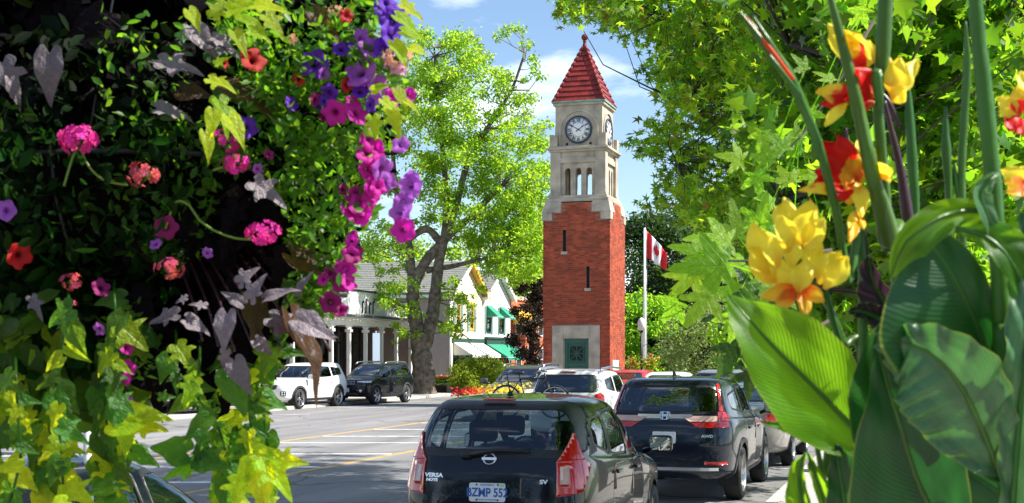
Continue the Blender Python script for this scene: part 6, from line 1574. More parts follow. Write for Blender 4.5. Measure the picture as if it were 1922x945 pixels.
CANP = leafmat('purple_canna_leaf', (.035, .025, .03), (.08, .03, .05), .25, vv=.1, rough=.4, veins=13, obj=True)
def petalmat(name, ca, cb, split=.5, soft=.25, nscale=30, trans=.45):
    """petal whose colour runs from throat (ca) to rim (cb) with streaks"""
    m = bpy.data.materials.new(name); m.use_nodes = True; t = m.node_tree; b = t.nodes['Principled BSDF']; L = t.links.new; o = t.nodes['Material Output']
    at = N(t, 'ShaderNodeAttribute'); at.attribute_name = 'luv'; sx = N(t, 'ShaderNodeSeparateXYZ'); L(at.outputs['Vector'], sx.inputs[0])
    tcn = N(t, 'ShaderNodeTexCoord'); nz_ = N(t, 'ShaderNodeTexNoise'); nz_.inputs['Scale'].default_value = nscale; nz_.inputs['Detail'].default_value = 4; L(tcn.outputs['Object'], nz_.inputs[0])
    ad = N(t, 'ShaderNodeMath', operation='MULTIPLY_ADD'); ad.inputs[1].default_value = 1.1; L(nz_.outputs[0], ad.inputs[0]); sb = N(t, 'ShaderNodeMath', operation='SUBTRACT'); L(sx.outputs[1], sb.inputs[0]); sb.inputs[1].default_value = .55; L(sb.outputs[0], ad.inputs[2])
    r = N(t, 'ShaderNodeValToRGB'); r.color_ramp.elements[0].position = max(0, split - soft); r.color_ramp.elements[1].position = min(1, split + soft); r.color_ramp.elements[0].color = (*ca, 1); r.color_ramp.elements[1].color = (*cb, 1); L(ad.outputs[0], r.inputs[0])
    tr = N(t, 'ShaderNodeBsdfTranslucent'); mi = N(t, 'ShaderNodeMixShader'); mi.inputs[0].default_value = trans; L(r.outputs[0], b.inputs['Base Color']); L(r.outputs[0], tr.inputs[0]); L(b.outputs[0], mi.inputs[1]); L(tr.outputs[0], mi.inputs[2]); L(mi.outputs[0], o.inputs[0])
    b.inputs['Roughness'].default_value = .5
    n2 = N(t, 'ShaderNodeTexNoise'); n2.inputs['Scale'].default_value = 90; L(tcn.outputs['Object'], n2.inputs[0]); bp = N(t, 'ShaderNodeBump'); bp.inputs['Strength'].default_value = .35; bp.inputs['Distance'].default_value = .002; L(n2.outputs[0], bp.inputs['Height']); L(bp.outputs[0], b.inputs['Normal'])
    return m
PET_Y = petalmat('yellow_petal', (.86, .50, .02), (.95, .80, .05), .25, .2); PET_R = petalmat('red_petal', (.75, .16, .01), (.72, .008, .006), .15, .1); PET_YR = petalmat('yellow_red_petal', (.75, .012, .006), (.93, .66, .03), .52, .06); PET_O = petalmat('orange_petal', (.80, .10, .01), (.90, .50, .02), .45, .2)
def petal(parent, base, tip, width, m, cup=.3, ruff=.10, seed=0, normal=None, name='petal', shape=None):
    """a ruffled petal from base to tip (world points)"""
    r = np.random.default_rng(seed); base, tip = Vector(base), Vector(tip); L_ = (tip - base).length; t = (tip - base).normalized()
    nrm = Vector(normal) if normal else Vector((r.uniform(-.4, .4), -1, r.uniform(-.2, .5))); nrm = (nrm - t * nrm.dot(t)).normalized(); sd = t.cross(nrm)
    n, k = 12, 10; V = []; UV = []; ph = r.uniform(0, 6, 3); shp = shape or [.14, .45, .85, 1.0, .95, .72, .18]
    for i in range(n + 1):
        s = i / n; w = np.interp(s, np.linspace(0, 1, len(shp)), shp) * width
        for j in range(k + 1):
            a = (j / k - .5) * 2; z = cup * L_ * (s * s) * -1 + cup * .7 * width * a * a + ruff * width * math.sin(a * 5 + s * 6 + ph[0]) * s * abs(a) + ruff * .7 * width * math.sin(s * 9 + a * 2 + ph[1]) * s
            V.append(base + t * (L_ * s * (1 - .04 * a * a)) + sd * (w * a) + nrm * z - parent.location); UV.append((a, s, 0))
    F = []; c = k + 1
    for i in range(n):
        for j in range(k): q = i * c + j; F.append((q, q + 1, q + c + 1, q + c))
    me = MB().add(V, F, True).mesh(name, m); at = me.attributes.new('luv', 'FLOAT_VECTOR', 'POINT'); at.data.foreach_set('vector', np.array(UV, dtype=np.float32).ravel())
    return link(name, me, parent)
def stem(parent, pts, rad, m=None, name='stem', seg=12):
    S_ = spline(pts, 6); rr = np.interp(np.linspace(0, 1, len(S_)), np.linspace(0, 1, len(rad)), rad) * .84 * (1 + .03 * np.sin(np.arange(len(S_)) * 1.7))
    return MB().tube([p - parent.location for p in S_], list(rr), seg).build(name, m or STEMG, parent)
DC = 1.75
def c_(px, py, dd=0): return W(px, py, DC + dd)
def PXM(n, d=DC): return n / FPX * d      # pixels to metres at that distance
def ptc(label, foot): return thing('canna_plant', label, 'canna', foot, 0, 'canna lilies in the near bed')
# plant 1: yellow cluster with the big lit leaf
c1 = ptc('canna with a dense yellow flower cluster above a broad sunlit leaf', Vector((.56, 1.80, .1)))
stem(c1, [Vector((.56, 1.80, .1)), c_(1640, 900, .1), c_(1580, 640, .08), c_(1545, 560, .05), c_(1500, 500, .03)], [.012, .010, .006, .005, .004])
stem(c1, [c_(1580, 650, .08), c_(1560, 590, .06), c_(1548, 530, .04)], [.005, .006, .002], name='bud')
blade('leaf', [c_(1660, 850, .0), c_(1600, 800, .0), c_(1530, 730, -.02), c_(1460, 660, -.04), c_(1405, 600, -.05), c_(1367, 555, -.03)], [PXM(5), PXM(70), PXM(105), PXM(82), PXM(42), PXM(2)], [PXM(5), PXM(50), PXM(95), PXM(92), PXM(45), PXM(2)], CANL, c1, twist=(.1, .0, -.1, -.3), ripple=.003, fold=.25, seed=1)
YS = [(1478, 412, 0, 1), (1500, 425, .4, 1), (1520, 435, .6, 1), (1435, 460, -.8, 1), (1460, 470, -.4, 1), (1490, 470, 0, 1), (1520, 470, .3, 1), (1548, 500, .9, 1), (1560, 510, 1.1, 1), (1530, 490, .5, 1), (1448, 500, -.9, 1), (1475, 510, -.3, 1), (1505, 515, .1, 1), (1440, 485, -1, 1), (1480, 440, -.1, 1), (1510, 400, .2, 1)]
for i, (x, y, a, _) in enumerate(YS):
    p = c_(x, y, random.uniform(-.04, .03)); b = p + Vector((-math.sin(a) * .006, .015, -.022)); tip = p + Vector((math.sin(a) * .022, random.uniform(-.02, .0), .020 + random.uniform(-.01, .008)))
    petal(c1, b, tip, PXM(24) * random.uniform(.85, 1.15), PET_Y, cup=random.uniform(.1, .5), ruff=.36, seed=i)
for i, (x, y, x2, y2) in enumerate(((1500, 540, 1440, 552), (1500, 540, 1520, 585), (1490, 545, 1465, 575), (1505, 540, 1540, 560))):
    petal(c1, c_(x, y, .01), c_(x2, y2, -.02), PXM(16), PET_O, cup=.3, ruff=.2, seed=i + 40)
# plant 2: tall stems with red and yellow flowers
c2 = ptc('tall canna with the upper red and yellow flowers and two thick stems joining low down', Vector((.52, 1.85, .1)))
stem(c2, [Vector((.52, 1.85, .1)), c_(1690, 700, .12), c_(1668, 450, .05), c_(1640, 340, .0), c_(1605, 180, -.02), c_(1575, 60, -.03), c_(1552, -30, -.03)], [.016, .015, PXM(24), PXM(17), PXM(14), PXM(10), PXM(6)])
stem(c2, [c_(1668, 470, .06), c_(1655, 300, .02), c_(1648, 190, .01), c_(1657, 100, 0), c_(1662, 0, 0), c_(1660, -60, 0)], [PXM(16), PXM(13), PXM(12), PXM(17), PXM(17), PXM(15)])
stem(c2, [c_(1655, 150, -.01), c_(1645, 140, -.015), c_(1652, 200, -.01), c_(1650, 150, -.01)], [PXM(6), PXM(13), PXM(9), PXM(4)], name='node')
FL = [('y', 1620, 130, 1560, 52, 22, .2), ('yr', 1620, 135, 1595, 60, 26, .2), ('y', 1625, 130, 1635, 70, 18, .3), ('y', 1640, 120, 1622, 60, 14, .2), ('r', 1640, 175, 1610, 128, 24, .15), ('r', 1645, 190, 1590, 180, 26, .2), ('yr', 1600, 190, 1540, 160, 24, .3), ('r', 1590, 185, 1545, 195, 13, .2), ('y', 1590, 195, 1552, 225, 12, .3), ('r', 1630, 200, 1640, 160, 22, .1),
      ('y', 1675, 185, 1690, 110, 24, .2), ('y', 1675, 185, 1728, 95, 16, .3), ('yr', 1672, 180, 1672, 100, 16, .1), ('y', 1680, 180, 1705, 120, 24, .2), ('y', 1672, 190, 1700, 170, 18, .2)]
for i, (k, x, y, x2, y2, w, cu_) in enumerate(FL):
    petal(c2, c_(x, y, .0), c_(x2, y2, random.uniform(-.05, .01)), PXM(w), {'y': PET_Y, 'r': PET_R, 'yr': PET_YR, 'o': PET_O}[k], cup=cu_, ruff=.34, seed=60 + i)
# plant 3: leaning bud stalk, red-orange flower and purple stem
c3 = ptc('canna with a leaning pale green bud stalk and the large red and orange flower below', Vector((.46, 1.82, .1)))
stem(c3, [Vector((.46, 1.82, .1)), c_(1620, 660, .05), c_(1592, 530, .02), c_(1570, 400, 0), c_(1535, 270, -.02), c_(1480, 140, -.04), c_(1430, 75, -.05), c_(1392, 25, -.05)], [.010, .008, PXM(9), PXM(10), PXM(11), PXM(12), PXM(12), PXM(3)])
for i, (a, b, w, mm) in enumerate((((1470, 125), (1385, 18), 9, STEMG), ((1490, 150), (1400, 30), 8, PET_O), ((1478, 128), (1412, 28), 8, STEMG), ((1500, 175), (1420, 70), 6, STEMG))):
    stem(c3, [c_(*a, -.05), c_((a[0] + b[0]) / 2 - 3, (a[1] + b[1]) / 2, -.06), c_(*b, -.06)], [PXM(3), PXM(w), PXM(1)], mm, name='bud_sheath')
FL = [('r', 1590, 330, 1552, 268, 24, .2), ('r', 1590, 330, 1580, 262, 26, .15), ('r', 1580, 340, 1535, 322, 24, .2), ('yr', 1590, 355, 1518, 350, 13, .2), ('r', 1590, 350, 1570, 362, 22, .2), ('o', 1605, 350, 1605, 275, 20, .1), ('y', 1612, 340, 1625, 250, 20, .2), ('y', 1615, 340, 1640, 275, 18, .3), ('o', 1605, 330, 1600, 380, 22, .2), ('y', 1610, 340, 1622, 388, 16, .3), ('y', 1640, 330, 1680, 305, 18, .2), ('o', 1645, 330, 1670, 330, 16, .2), ('r', 1560, 340, 1530, 345, 14, .2),
      ('o', 1612, 400, 1602, 440, 11, .2), ('yr', 1614, 400, 1625, 425, 7, .1), ('y', 1608, 395, 1597, 420, 9, .1), ('o', 1600, 300, 1590, 345, 18, .2)]
for i, (k, x, y, x2, y2, w, cu_) in enumerate(FL):
    petal(c3, c_(x, y, .02), c_(x2, y2, random.uniform(-.04, .03)), PXM(w), {'y': PET_Y, 'r': PET_R, 'yr': PET_YR, 'o': PET_O}[k], cup=cu_, ruff=.36, seed=90 + i)
stem(c3, [c_(1640, 600, .1), c_(1625, 460, .06), c_(1605, 380, .05), c_(1592, 280, .04), c_(1588, 240, .04)], [.004, .004, .003, .004, .001], STEMP)
# plant 4: thick stem with the big leaves
c4 = ptc('canna with the thickest stem and the huge grey-green and dark leaves at the right edge', Vector((.66, 1.6, .1)))
D4 = -.18
stem(c4, [Vector((.66, 1.6, .1)), c_(1895, 930, D4), c_(1880, 600, D4), c_(1868, 400, D4), c_(1850, 200, D4), c_(1835, 60, D4), c_(1828, -60, D4)], [.016, PXM(22), PXM(19), PXM(17), PXM(17), PXM(15), PXM(13)])
blade('leaf', [c_(1880, 900, D4), c_(1845, 810, D4 - .02), c_(1800, 720, D4 - .04), c_(1740, 660, D4 - .04), c_(1680, 640, D4 - .02), c_(1645, 636, D4)], [PXM(8), PXM(80), PXM(105), PXM(95), PXM(50), PXM(3)], [PXM(8), PXM(60), PXM(75), PXM(50), PXM(25), PXM(3)], CANG, c4, twist=(.1, .25, .3, .2), ripple=.0085, rfreq=170, fold=.15, seed=3)
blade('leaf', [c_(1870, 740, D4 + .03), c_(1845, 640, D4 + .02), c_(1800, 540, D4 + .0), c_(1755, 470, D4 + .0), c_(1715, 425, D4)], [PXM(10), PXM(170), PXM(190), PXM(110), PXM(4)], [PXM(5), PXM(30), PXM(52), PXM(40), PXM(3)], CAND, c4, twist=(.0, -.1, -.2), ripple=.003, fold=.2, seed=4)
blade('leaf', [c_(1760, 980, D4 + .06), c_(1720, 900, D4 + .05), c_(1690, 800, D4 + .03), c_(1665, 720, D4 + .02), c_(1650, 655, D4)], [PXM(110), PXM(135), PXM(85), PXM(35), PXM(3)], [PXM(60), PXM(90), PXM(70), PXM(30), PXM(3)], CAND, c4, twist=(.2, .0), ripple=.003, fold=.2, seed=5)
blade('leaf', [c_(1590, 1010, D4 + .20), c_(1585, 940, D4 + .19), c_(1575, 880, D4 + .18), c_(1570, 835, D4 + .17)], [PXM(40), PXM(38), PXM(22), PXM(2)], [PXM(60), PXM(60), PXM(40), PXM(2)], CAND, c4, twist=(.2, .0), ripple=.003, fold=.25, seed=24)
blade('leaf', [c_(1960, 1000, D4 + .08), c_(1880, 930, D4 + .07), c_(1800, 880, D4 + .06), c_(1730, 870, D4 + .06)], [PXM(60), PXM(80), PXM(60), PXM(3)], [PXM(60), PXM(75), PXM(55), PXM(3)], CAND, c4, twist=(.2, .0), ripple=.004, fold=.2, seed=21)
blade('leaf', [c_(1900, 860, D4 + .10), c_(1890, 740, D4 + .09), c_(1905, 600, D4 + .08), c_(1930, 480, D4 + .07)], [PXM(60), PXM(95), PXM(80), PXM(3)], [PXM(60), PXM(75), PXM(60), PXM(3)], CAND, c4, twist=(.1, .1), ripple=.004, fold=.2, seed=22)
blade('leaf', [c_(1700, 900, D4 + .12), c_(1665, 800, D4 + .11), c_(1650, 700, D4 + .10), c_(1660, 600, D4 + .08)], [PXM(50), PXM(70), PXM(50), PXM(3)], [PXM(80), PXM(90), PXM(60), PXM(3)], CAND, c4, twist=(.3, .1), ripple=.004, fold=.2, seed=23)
blade('leaf', [c_(1900, 950, D4 - .02), c_(1912, 800, D4 - .03), c_(1925, 650, D4 - .04), c_(1930, 500, D4 - .02), c_(1915, 400, D4)], [PXM(20), PXM(32), PXM(36), PXM(30), PXM(2)], [PXM(40), PXM(80), PXM(90), PXM(60), PXM(2)], CANG, c4, twist=(.3, .1), ripple=.007, rfreq=130, fold=.2, seed=6)
blade('leaf', [c_(1870, 400, D4 + .02), c_(1820, 395, D4 + .0), c_(1760, 410, D4 - .02), c_(1700, 455, D4 - .03), c_(1672, 520, D4 - .02)], [PXM(6), PXM(24), PXM(34), PXM(42), PXM(4)], [PXM(5), PXM(20), PXM(30), PXM(28), PXM(3)], CANL, c4, twist=(.3, .2, .4), ripple=.002, fold=.25, seed=7)
blade('leaf', [c_(1790, 430, D4 - .01), c_(1840, 440, D4 - .02), c_(1890, 480, D4 - .03), c_(1935, 560, D4 - .02)], [PXM(5), PXM(34), PXM(46), PXM(30)], [PXM(5), PXM(20), PXM(30), PXM(20)], CANL, c4, twist=(.3, .2), ripple=.003, fold=.2, seed=12)
blade('leaf', [c_(1872, 330, D4 - .02), c_(1850, 345, D4 - .03), c_(1840, 370, D4 - .03), c_(1858, 420, D4 - .02), c_(1868, 470, D4)], [PXM(6), PXM(16), PXM(22), PXM(16), PXM(3)], [PXM(6), PXM(18), PXM(26), PXM(18), PXM(3)], CANG, c4, twist=(.6, .3), ripple=.002, fold=.3, seed=8)
FL = [('y', 1905, 220, 1880, 185, 20, .2), ('yr', 1910, 215, 1915, 165, 22, .2), ('r', 1915, 220, 1890, 235, 18, .2), ('r', 1920, 215, 1935, 170, 20, .2), ('y', 1920, 200, 1925, 130, 16, .2), ('r', 1925, 225, 1910, 250, 14, .1), ('y', 1925, 345, 1885, 322, 20, .2), ('o', 1925, 345, 1900, 355, 20, .2), ('y', 1925, 340, 1915, 312, 18, .1)]
for i, (k, x, y, x2, y2, w, cu_) in enumerate(FL):
    petal(c4, c_(x, y, -.02), c_(x2, y2, random.uniform(-.06, -.01)), PXM(w), {'y': PET_Y, 'r': PET_R, 'yr': PET_YR, 'o': PET_O}[k], cup=cu_, ruff=.25, seed=130 + i)
# plant 5: buds in the middle distance
c5 = ptc('slender canna buds, green and purple, standing upright between the thick stems', Vector((.78, 2.2, .1)))
D5 = .35
for pts, rad, mm in (([(1790, 700), (1782, 380), (1776, 280), (1775, 200)], [8, 9, 11, 2], STEMG), ([(1815, 700), (1805, 360), (1810, 230), (1815, 120), (1812, 40)], [7, 9, 9, 9, 2], STEMG), ([(1720, 700), (1718, 420), (1712, 300), (1706, 200), (1702, 140)], [8, 10, 12, 9, 2], STEMG), ([(1725, 560), (1705, 420), (1690, 320), (1672, 240), (1660, 190)], [8, 14, 10, 6, 4], STEMP), ([(1800, 380), (1794, 340), (1790, 305)], [3, 7, 2], STEMG), ([(1690, 240), (1668, 195), (1655, 175)], [4, 8, 3], STEMP)):
    dd = D5 if rad[0] != 8 or mm is STEMG else .1
    stem(c5, [c_(x, y, dd) for x, y in pts], [PXM(r, DC + dd) for r in rad], mm, name='bud')
stem(c5, [Vector((.78, 2.2, .1)), c_(1800, 800, D5), c_(1800, 660, D5)], [.012, .01, .008])
for px_ in (1720, 1800): stem(c5, [Vector((.78, 2.2, .1)), c_(px_ + 4, 820, D5), c_(px_, 640, D5)], [.01, .009, .007])
# plant 6: small leaves low in the corner
c6 = ptc('short canna shoot with curled bright leaves at the bottom edge beside the saloon', Vector((.40, 1.9, .1)))
blade('leaf', [c_(1640, 850, .15), c_(1590, 840, .13), c_(1530, 815, .1), c_(1480, 800, .08), c_(1428, 792, .06)], [PXM(6), PXM(22), PXM(26), PXM(16), PXM(1)], [PXM(4), PXM(16), PXM(16), PXM(10), PXM(1)], CANL, c6, twist=(.3, .1), ripple=.001, fold=.4, seed=9)
blade('leaf', [c_(1520, 990, .1), c_(1505, 940, .08), c_(1500, 890, .05), c_(1512, 850, .04)], [PXM(40), PXM(38), PXM(26), PXM(2)], [PXM(20), PXM(16), PXM(10), PXM(1)], CANL, c6, twist=(.2, -.1), fold=.3, seed=10)
blade('leaf', [c_(1560, 990, .1), c_(1545, 930, .08), c_(1525, 880, .06), c_(1516, 850, .05)], [PXM(16), PXM(14), PXM(8), PXM(1)], [PXM(30), PXM(26), PXM(12), PXM(1)], CANL, c6, twist=(.5, .1), fold=.3, seed=11)
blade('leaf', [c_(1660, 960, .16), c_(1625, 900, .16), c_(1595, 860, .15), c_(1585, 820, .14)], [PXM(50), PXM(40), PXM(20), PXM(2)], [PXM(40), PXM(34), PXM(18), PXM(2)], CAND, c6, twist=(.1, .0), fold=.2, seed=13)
blade('leaf', [c_(1530, 830, .07), c_(1524, 790, .06), c_(1522, 762, .06)], [PXM(5), PXM(7), PXM(1)], [PXM(4), PXM(6), PXM(1)], CANL, c6, twist=(.4, .2), fold=.4, seed=14)
stem(c6, [Vector((.40, 1.9, .1)), c_(1560, 980, .12), c_(1545, 900, .1), c_(1530, 820, .08)], [.01, .008, .006, .003])
# plant 7: purple leaved
c7 = ptc('purple leaved canna, one dark crumpled leaf beside the bright arching leaf', Vector((.55, 1.95, .1)))
blade('leaf', [c_(1690, 640, .05), c_(1668, 580, .04), c_(1640, 530, .03), c_(1630, 480, .02)], [PXM(30), PXM(50), PXM(36), PXM(3)], [PXM(20), PXM(26), PXM(18), PXM(2)], CANP, c7, twist=(.6, .2), ripple=.006, rfreq=80, fold=.3, seed=15)
blade('leaf', [c_(1655, 600, .045), c_(1620, 585, .04), c_(1590, 585, .03)], [PXM(20), PXM(16), PXM(2)], [PXM(22), PXM(26), PXM(2)], CANP, c7, twist=(.5, .4), ripple=.006, rfreq=80, fold=.3, seed=16)
stem(c7, [Vector((.55, 1.95, .1)), c_(1715, 760, .08), c_(1690, 620, .06)], [.012, .01, .006], STEMP)
# bed the cannas grow in
q = MB().bb(.2, 1.6, 1.3, 2.6, .1, .32); o = q.build('canna_bed', SOIL, None, bev=.03); props(o, 'low earth bed that the canna lilies grow from, below the picture', 'flower bed')
for i in range(14):   # filler foliage low right
    px_, py_ = random.uniform(1560, 1960), random.uniform(860, 960)
# ------------------------------------------------------------------ hanging basket, left foreground
DB = 2.75
def h_(px, py, dd=0): return W(px, py, DB + dd)
BC = h_(290, 330, .30)
hb = thing('hanging_basket', 'dark lined wire hanging basket buried in flowers at the upper left', 'hanging basket', BC)
COIR = mat('dark_coir', (.004, .003, .003), .95, var=.4, bump=.6, spec=.05)
q = MB(); q.lathe([(0, -.33)] + [(.36 * math.sin(a), -.33 * math.cos(a)) for a in np.linspace(.15, PI / 2, 10)] + [(.34, .02), (.30, -.02), (0, -.02)], 28); q.build('liner', COIR, hb)
MB().lathe([(0, -.02), (.33, -.02), (.24, .12), (0, .18)], 24).build('potting_soil', COIR, hb)
q = MB(); q.lathe([(.372 + .006 * math.cos(a), .006 * math.sin(a)) for a in [2 * PI * k / 6 for k in range(7)]], 28)
for k in range(10): a = 2 * PI * k / 10; q.tube([(.37 * math.cos(a) * math.sin(b), .37 * math.sin(a) * math.sin(b), -.34 * math.cos(b)) for b in np.linspace(.1, PI / 2, 7)], .004, 5)
q.build('wire_frame', BLACK, hb)
for k in range(3): a = 2.1 * k + .4; MB().tube([(.36 * math.cos(a), .36 * math.sin(a), .01), (0, 0, .95)], .003, 4).build('chain', BLACK, hb)
bt = thing('basket_bracket', 'black iron arm from which the flower basket hangs, above the picture', 'bracket', BC + Vector((0, 0, .95)))
MB().tube([(0, 0, 0), (0, 0, .05), (-.9, .3, .12)], .015, 8).build('arm', BLACK, bt); MB().tube([(-.9, .3, -2.7), (-.9, .3, .5)], .05, 10).build('column', BLACK, bt)

VDARK = leafmat('black_vine_leaf', (.005, .003, .004), (.03, .006, .010), .08, hv=.02, vv=.4, rough=.6, obj=True, spec=.06)
VGREY = leafmat('grey_sheened_vine_leaf', (.145, .115, .13), (.14, .05, .08), .10, hv=.02, vv=.35, rough=.5, obj=True, spec=.5)  # grey base colour stands in for sheen on the dark leaves
VBRN = leafmat('brown_vine_leaf', (.05, .028, .008), (.26, .12, .015), .45, vv=.2, obj=True)
VLIM = leafmat('lime_vine_leaf', (.20, .34, .008), (.90, 1.0, .02), .6, hv=.02, vv=.2, rough=.4, obj=True)
VGRN = leafmat('green_vine_leaf', (.03, .10, .008), (.22, .46, .012), .5, hv=.02, vv=.3, rough=.4, obj=True)
def vine_leaf(m, lobed=False, seed=0):
    r = np.random.default_rng(seed)
    if lobed: pts = [(0, -.02), (.16, -.16), (.34, -.12), (.46, .02), (.30, .16), (.52, .22), (.66, .38), (.36, .38), (.24, .52), (.14, .78), (0, 1.0)]
    else: pts = [(0, .0), (.14, -.16), (.32, -.14), (.44, .04), (.46, .22), (.38, .42), (.26, .62), (.12, .84), (0, 1.06)]
    ring_ = pts + [(-x, y) for x, y in pts[::-1][1:-1]]; ring_ = [(x * r.uniform(.86, 1.12), y * r.uniform(.97, 1.03)) for x, y in ring_]; m0 = len(ring_); R2 = []
    for i in range(m0):     # rounds the outline
        a_, b_, c_2, d_ = [np.array(ring_[(i + k) % m0]) for k in (-1, 0, 1, 2)]; R2.append(tuple(b_)); R2.append(tuple((-a_ + 9 * b_ + 9 * c_2 - d_) / 16))
    ring_ = R2; n = len(ring_); cx, cy = 0, .3
    V = [(0, .3, 0)]; F = []
    for f in (.35, .7, 1.0):
        for x, y in ring_:
            X, Y_ = cx + (x - cx) * f, cy + (y - cy) * f; V.append((X, Y_, .28 * abs(X) - .30 * (Y_ - .2) ** 2 * (1 if Y_ > .2 else .3) - .18 * X * X * 2 + .03 * math.sin(9 * Y_ + seed) * f))
    for i in range(n):
        j = (i + 1) % n; F.append((0, 1 + i, 1 + j))
        for k in range(2): F.append((1 + k * n + i, 1 + (k + 1) * n + i, 1 + (k + 1) * n + j, 1 + k * n + j))
    return MB().add(V, F, True).mesh('leaf', m)
MD = [vine_leaf(VDARK, i % 2, i) for i in range(4)]; MG = [vine_leaf(VGREY, i % 2, i + 5) for i in range(4)]; MBR = [vine_leaf(VBRN, 0, i + 9) for i in range(2)]; ML = [vine_leaf(VLIM, i % 2, i + 12) for i in range(4)]; MGR = [vine_leaf(VGRN, i % 2, i + 17) for i in range(4)]
def vl(root, me, px, py, size, ang, dd=0, face=None, d0=DB, wd=None):
    """leaf with its stalk end at the pixel, tip towards ang degrees (0 = right, 90 = up), length size px"""
    p = W(px, py, d0 + dd); s = size / FPX * (d0 + dd); a = math.radians(ang); tip = Vector((math.cos(a), random.uniform(-.3, .3), math.sin(a)))
    n = Vector(face) if face else Vector((random.uniform(-.5, .5), -1, random.uniform(0, .9)))
    o = put_leaf(me, p, tip, n, s, root); o.scale = (s * (wd or random.uniform(.55, .95)), s, s); return o
def vine(name, label, cat='vine'): return thing(name, label, cat, BC, 0)
# dark sweet potato vine
vd = vine('dark_vine', 'near black heart-leaved vine with grey sheen filling the middle of the basket')
def inpoly(poly, n):
    xs = [p[0] for p in poly]; ys = [p[1] for p in poly]; o = []
    while len(o) < n:
        x, y = random.uniform(min(xs), max(xs)), random.uniform(min(ys), max(ys)); c = False; j = len(poly) - 1
        for i in range(len(poly)):
            if (ys[i] > y) != (ys[j] > y) and x < (xs[j] - xs[i]) * (y - ys[i]) / (ys[j] - ys[i]) + xs[i]: c = not c
            j = i
        if c: o.append((x, y))
    return o
for px, py in inpoly([(230, 330), (400, 330), (560, 400), (585, 500), (560, 570), (490, 650), (400, 720), (250, 700), (200, 560)], 110): vl(vd, random.choice(MD), px, py, random.uniform(70, 110), random.uniform(200, 340), random.uniform(-.05, .25))
for px, py in inpoly([(0, 0), (440, 0), (450, 260), (250, 260), (0, 420)], 90): vl(vd, random.choice(MD), px, py, random.uniform(60, 110), random.uniform(180, 360), random.uniform(.0, .3))
GL = [(92, 100, 115, -92, .0), (5, 120, 100, -70, 0), (20, 150, 70, -75, 0), (305, 118, 100, -12, .0), (360, 50, 90, -50, 0), (400, 80, 80, -25, 0), (295, 205, 80, -10, 0), (480, 345, 95, -35, -.05), (425, 590, 85, -95, -.12), (330, 590, 80, -165, -.1), (350, 600, 60, -30, -.1), (385, 575, 40, 170, -.1), (455, 570, 60, 150, -.1), (470, 560, 70, 60, -.12), (500, 560, 75, 20, -.12), (510, 600, 90, -30, -.12), (560, 600, 95, -25, -.14), (590, 615, 60, -20, -.14), (440, 680, 80, -65, -.1), (425, 660, 60, -100, -.1), (480, 640, 50, -40, -.1), (400, 70, 60, -30, 0), (330, 130, 60, 160, 0), (350, 560, 30, 200, -.1), (560, 550, 60, 60, -.1), (450, 530, 60, 40, -.1), (415, 700, 50, -80, -.1), (60, 560, 60, -60, 0)]
for i, (x, y, s, a, dd) in enumerate(GL): vl(vd, MG[i % 4], x, y, s * .82, a, dd - .10, wd=random.uniform(.5, .8), face=(random.uniform(-.3, .3), -1, random.uniform(.3, .9)))
vl(vd, MBR[0], 545, 600, 160, -62, -.2, face=(2.6, -.6, .3)); vl(vd, MBR[1], 550, 480, 120, -25, -.1, face=(.1, -.5, .9)); vl(vd, MBR[0], 430, 165, 110, -28, -.1, face=(0, -.5, .9)); vl(vd, MBR[1], 590, 25, 70, -45, -.1); vl(vd, MBR[0], 470, 560, 90, -80, -.1, face=(.8, -.8, .2)); vl(vd, MBR[1], 340, 170, 60, -10, -.05)
q = MB()
for k in range(9): a0 = h_(330 + k * 20, 480, .05); q.tube([v - BC for v in spline([a0, h_(360 + k * 25, 560, -.05), h_(380 + k * 30, 640 + 10 * (k % 3), -.1)], 4)], .003, 5)
q.build('stem', STEMP, vd)
# lime sweet potato vine: top, and the trailing lower curtain
vt = vine('lime_vine', 'lime green vine leaves bursting from the top of the basket, catching the sun')
for x, y, s, a in ((430, 20, 90, 10), (455, 35, 100, -35), (480, 10, 90, -10), (500, 30, 75, -50), (440, 60, 80, -60), (420, 0, 80, 150), (400, 30, 60, 60), (470, 60, 60, -20), (395, 150, 75, -20), (410, 190, 100, -70), (430, 220, 90, -60), (400, 210, 70, -95), (745, 30, 80, -35), (755, 60, 70, -15), (740, 80, 75, -60), (720, 190, 70, -40), (745, 170, 60, -60), (735, 210, 75, -70), (700, 220, 60, -80), (760, 190, 50, -35), (770, 90, 50, -20), (385, 250, 80, -80), (450, 0, 70, 60), (355, 20, 60, -60), (700, 170, 50, 20), (405, 120, 40, 30), (755, 10, 70, -30)):
    vl(vt, random.choice(ML), x, y, s * .72, a, -.34 + random.uniform(-.06, .06), face=(random.uniform(.2, 1.0), -1, random.uniform(.3, 1.1)))
for x, y, s, a in ((430, 60, 70, -110), (395, 100, 60, -40), (410, 165, 70, -30), (340, 60, 50, -20), (480, 90, 60, -70)): vl(vt, random.choice(MGR), x, y, s, a, -.05)
STEMS = []
vc = vine('trailing_vine', 'long trailing curtain of green and lime vine leaves hanging below the basket')
strands = [(20, 560, 5, 960), (60, 560, 60, 970), (110, 570, 105, 970), (128, 580, 110, 960), (90, 640, 80, 970), (185, 800, 195, 960), (30, 700, 25, 970), (205, 700, 205, 960), (215, 560, 235, 850), (245, 600, 240, 790), (290, 640, 285, 740), (330, 650, 345, 760), (375, 680, 370, 880), (400, 690, 415, 960), (440, 660, 450, 970), (480, 660, 480, 960), (505, 640, 500, 900), (520, 590, 520, 660)]
q = MB(); nl = 0
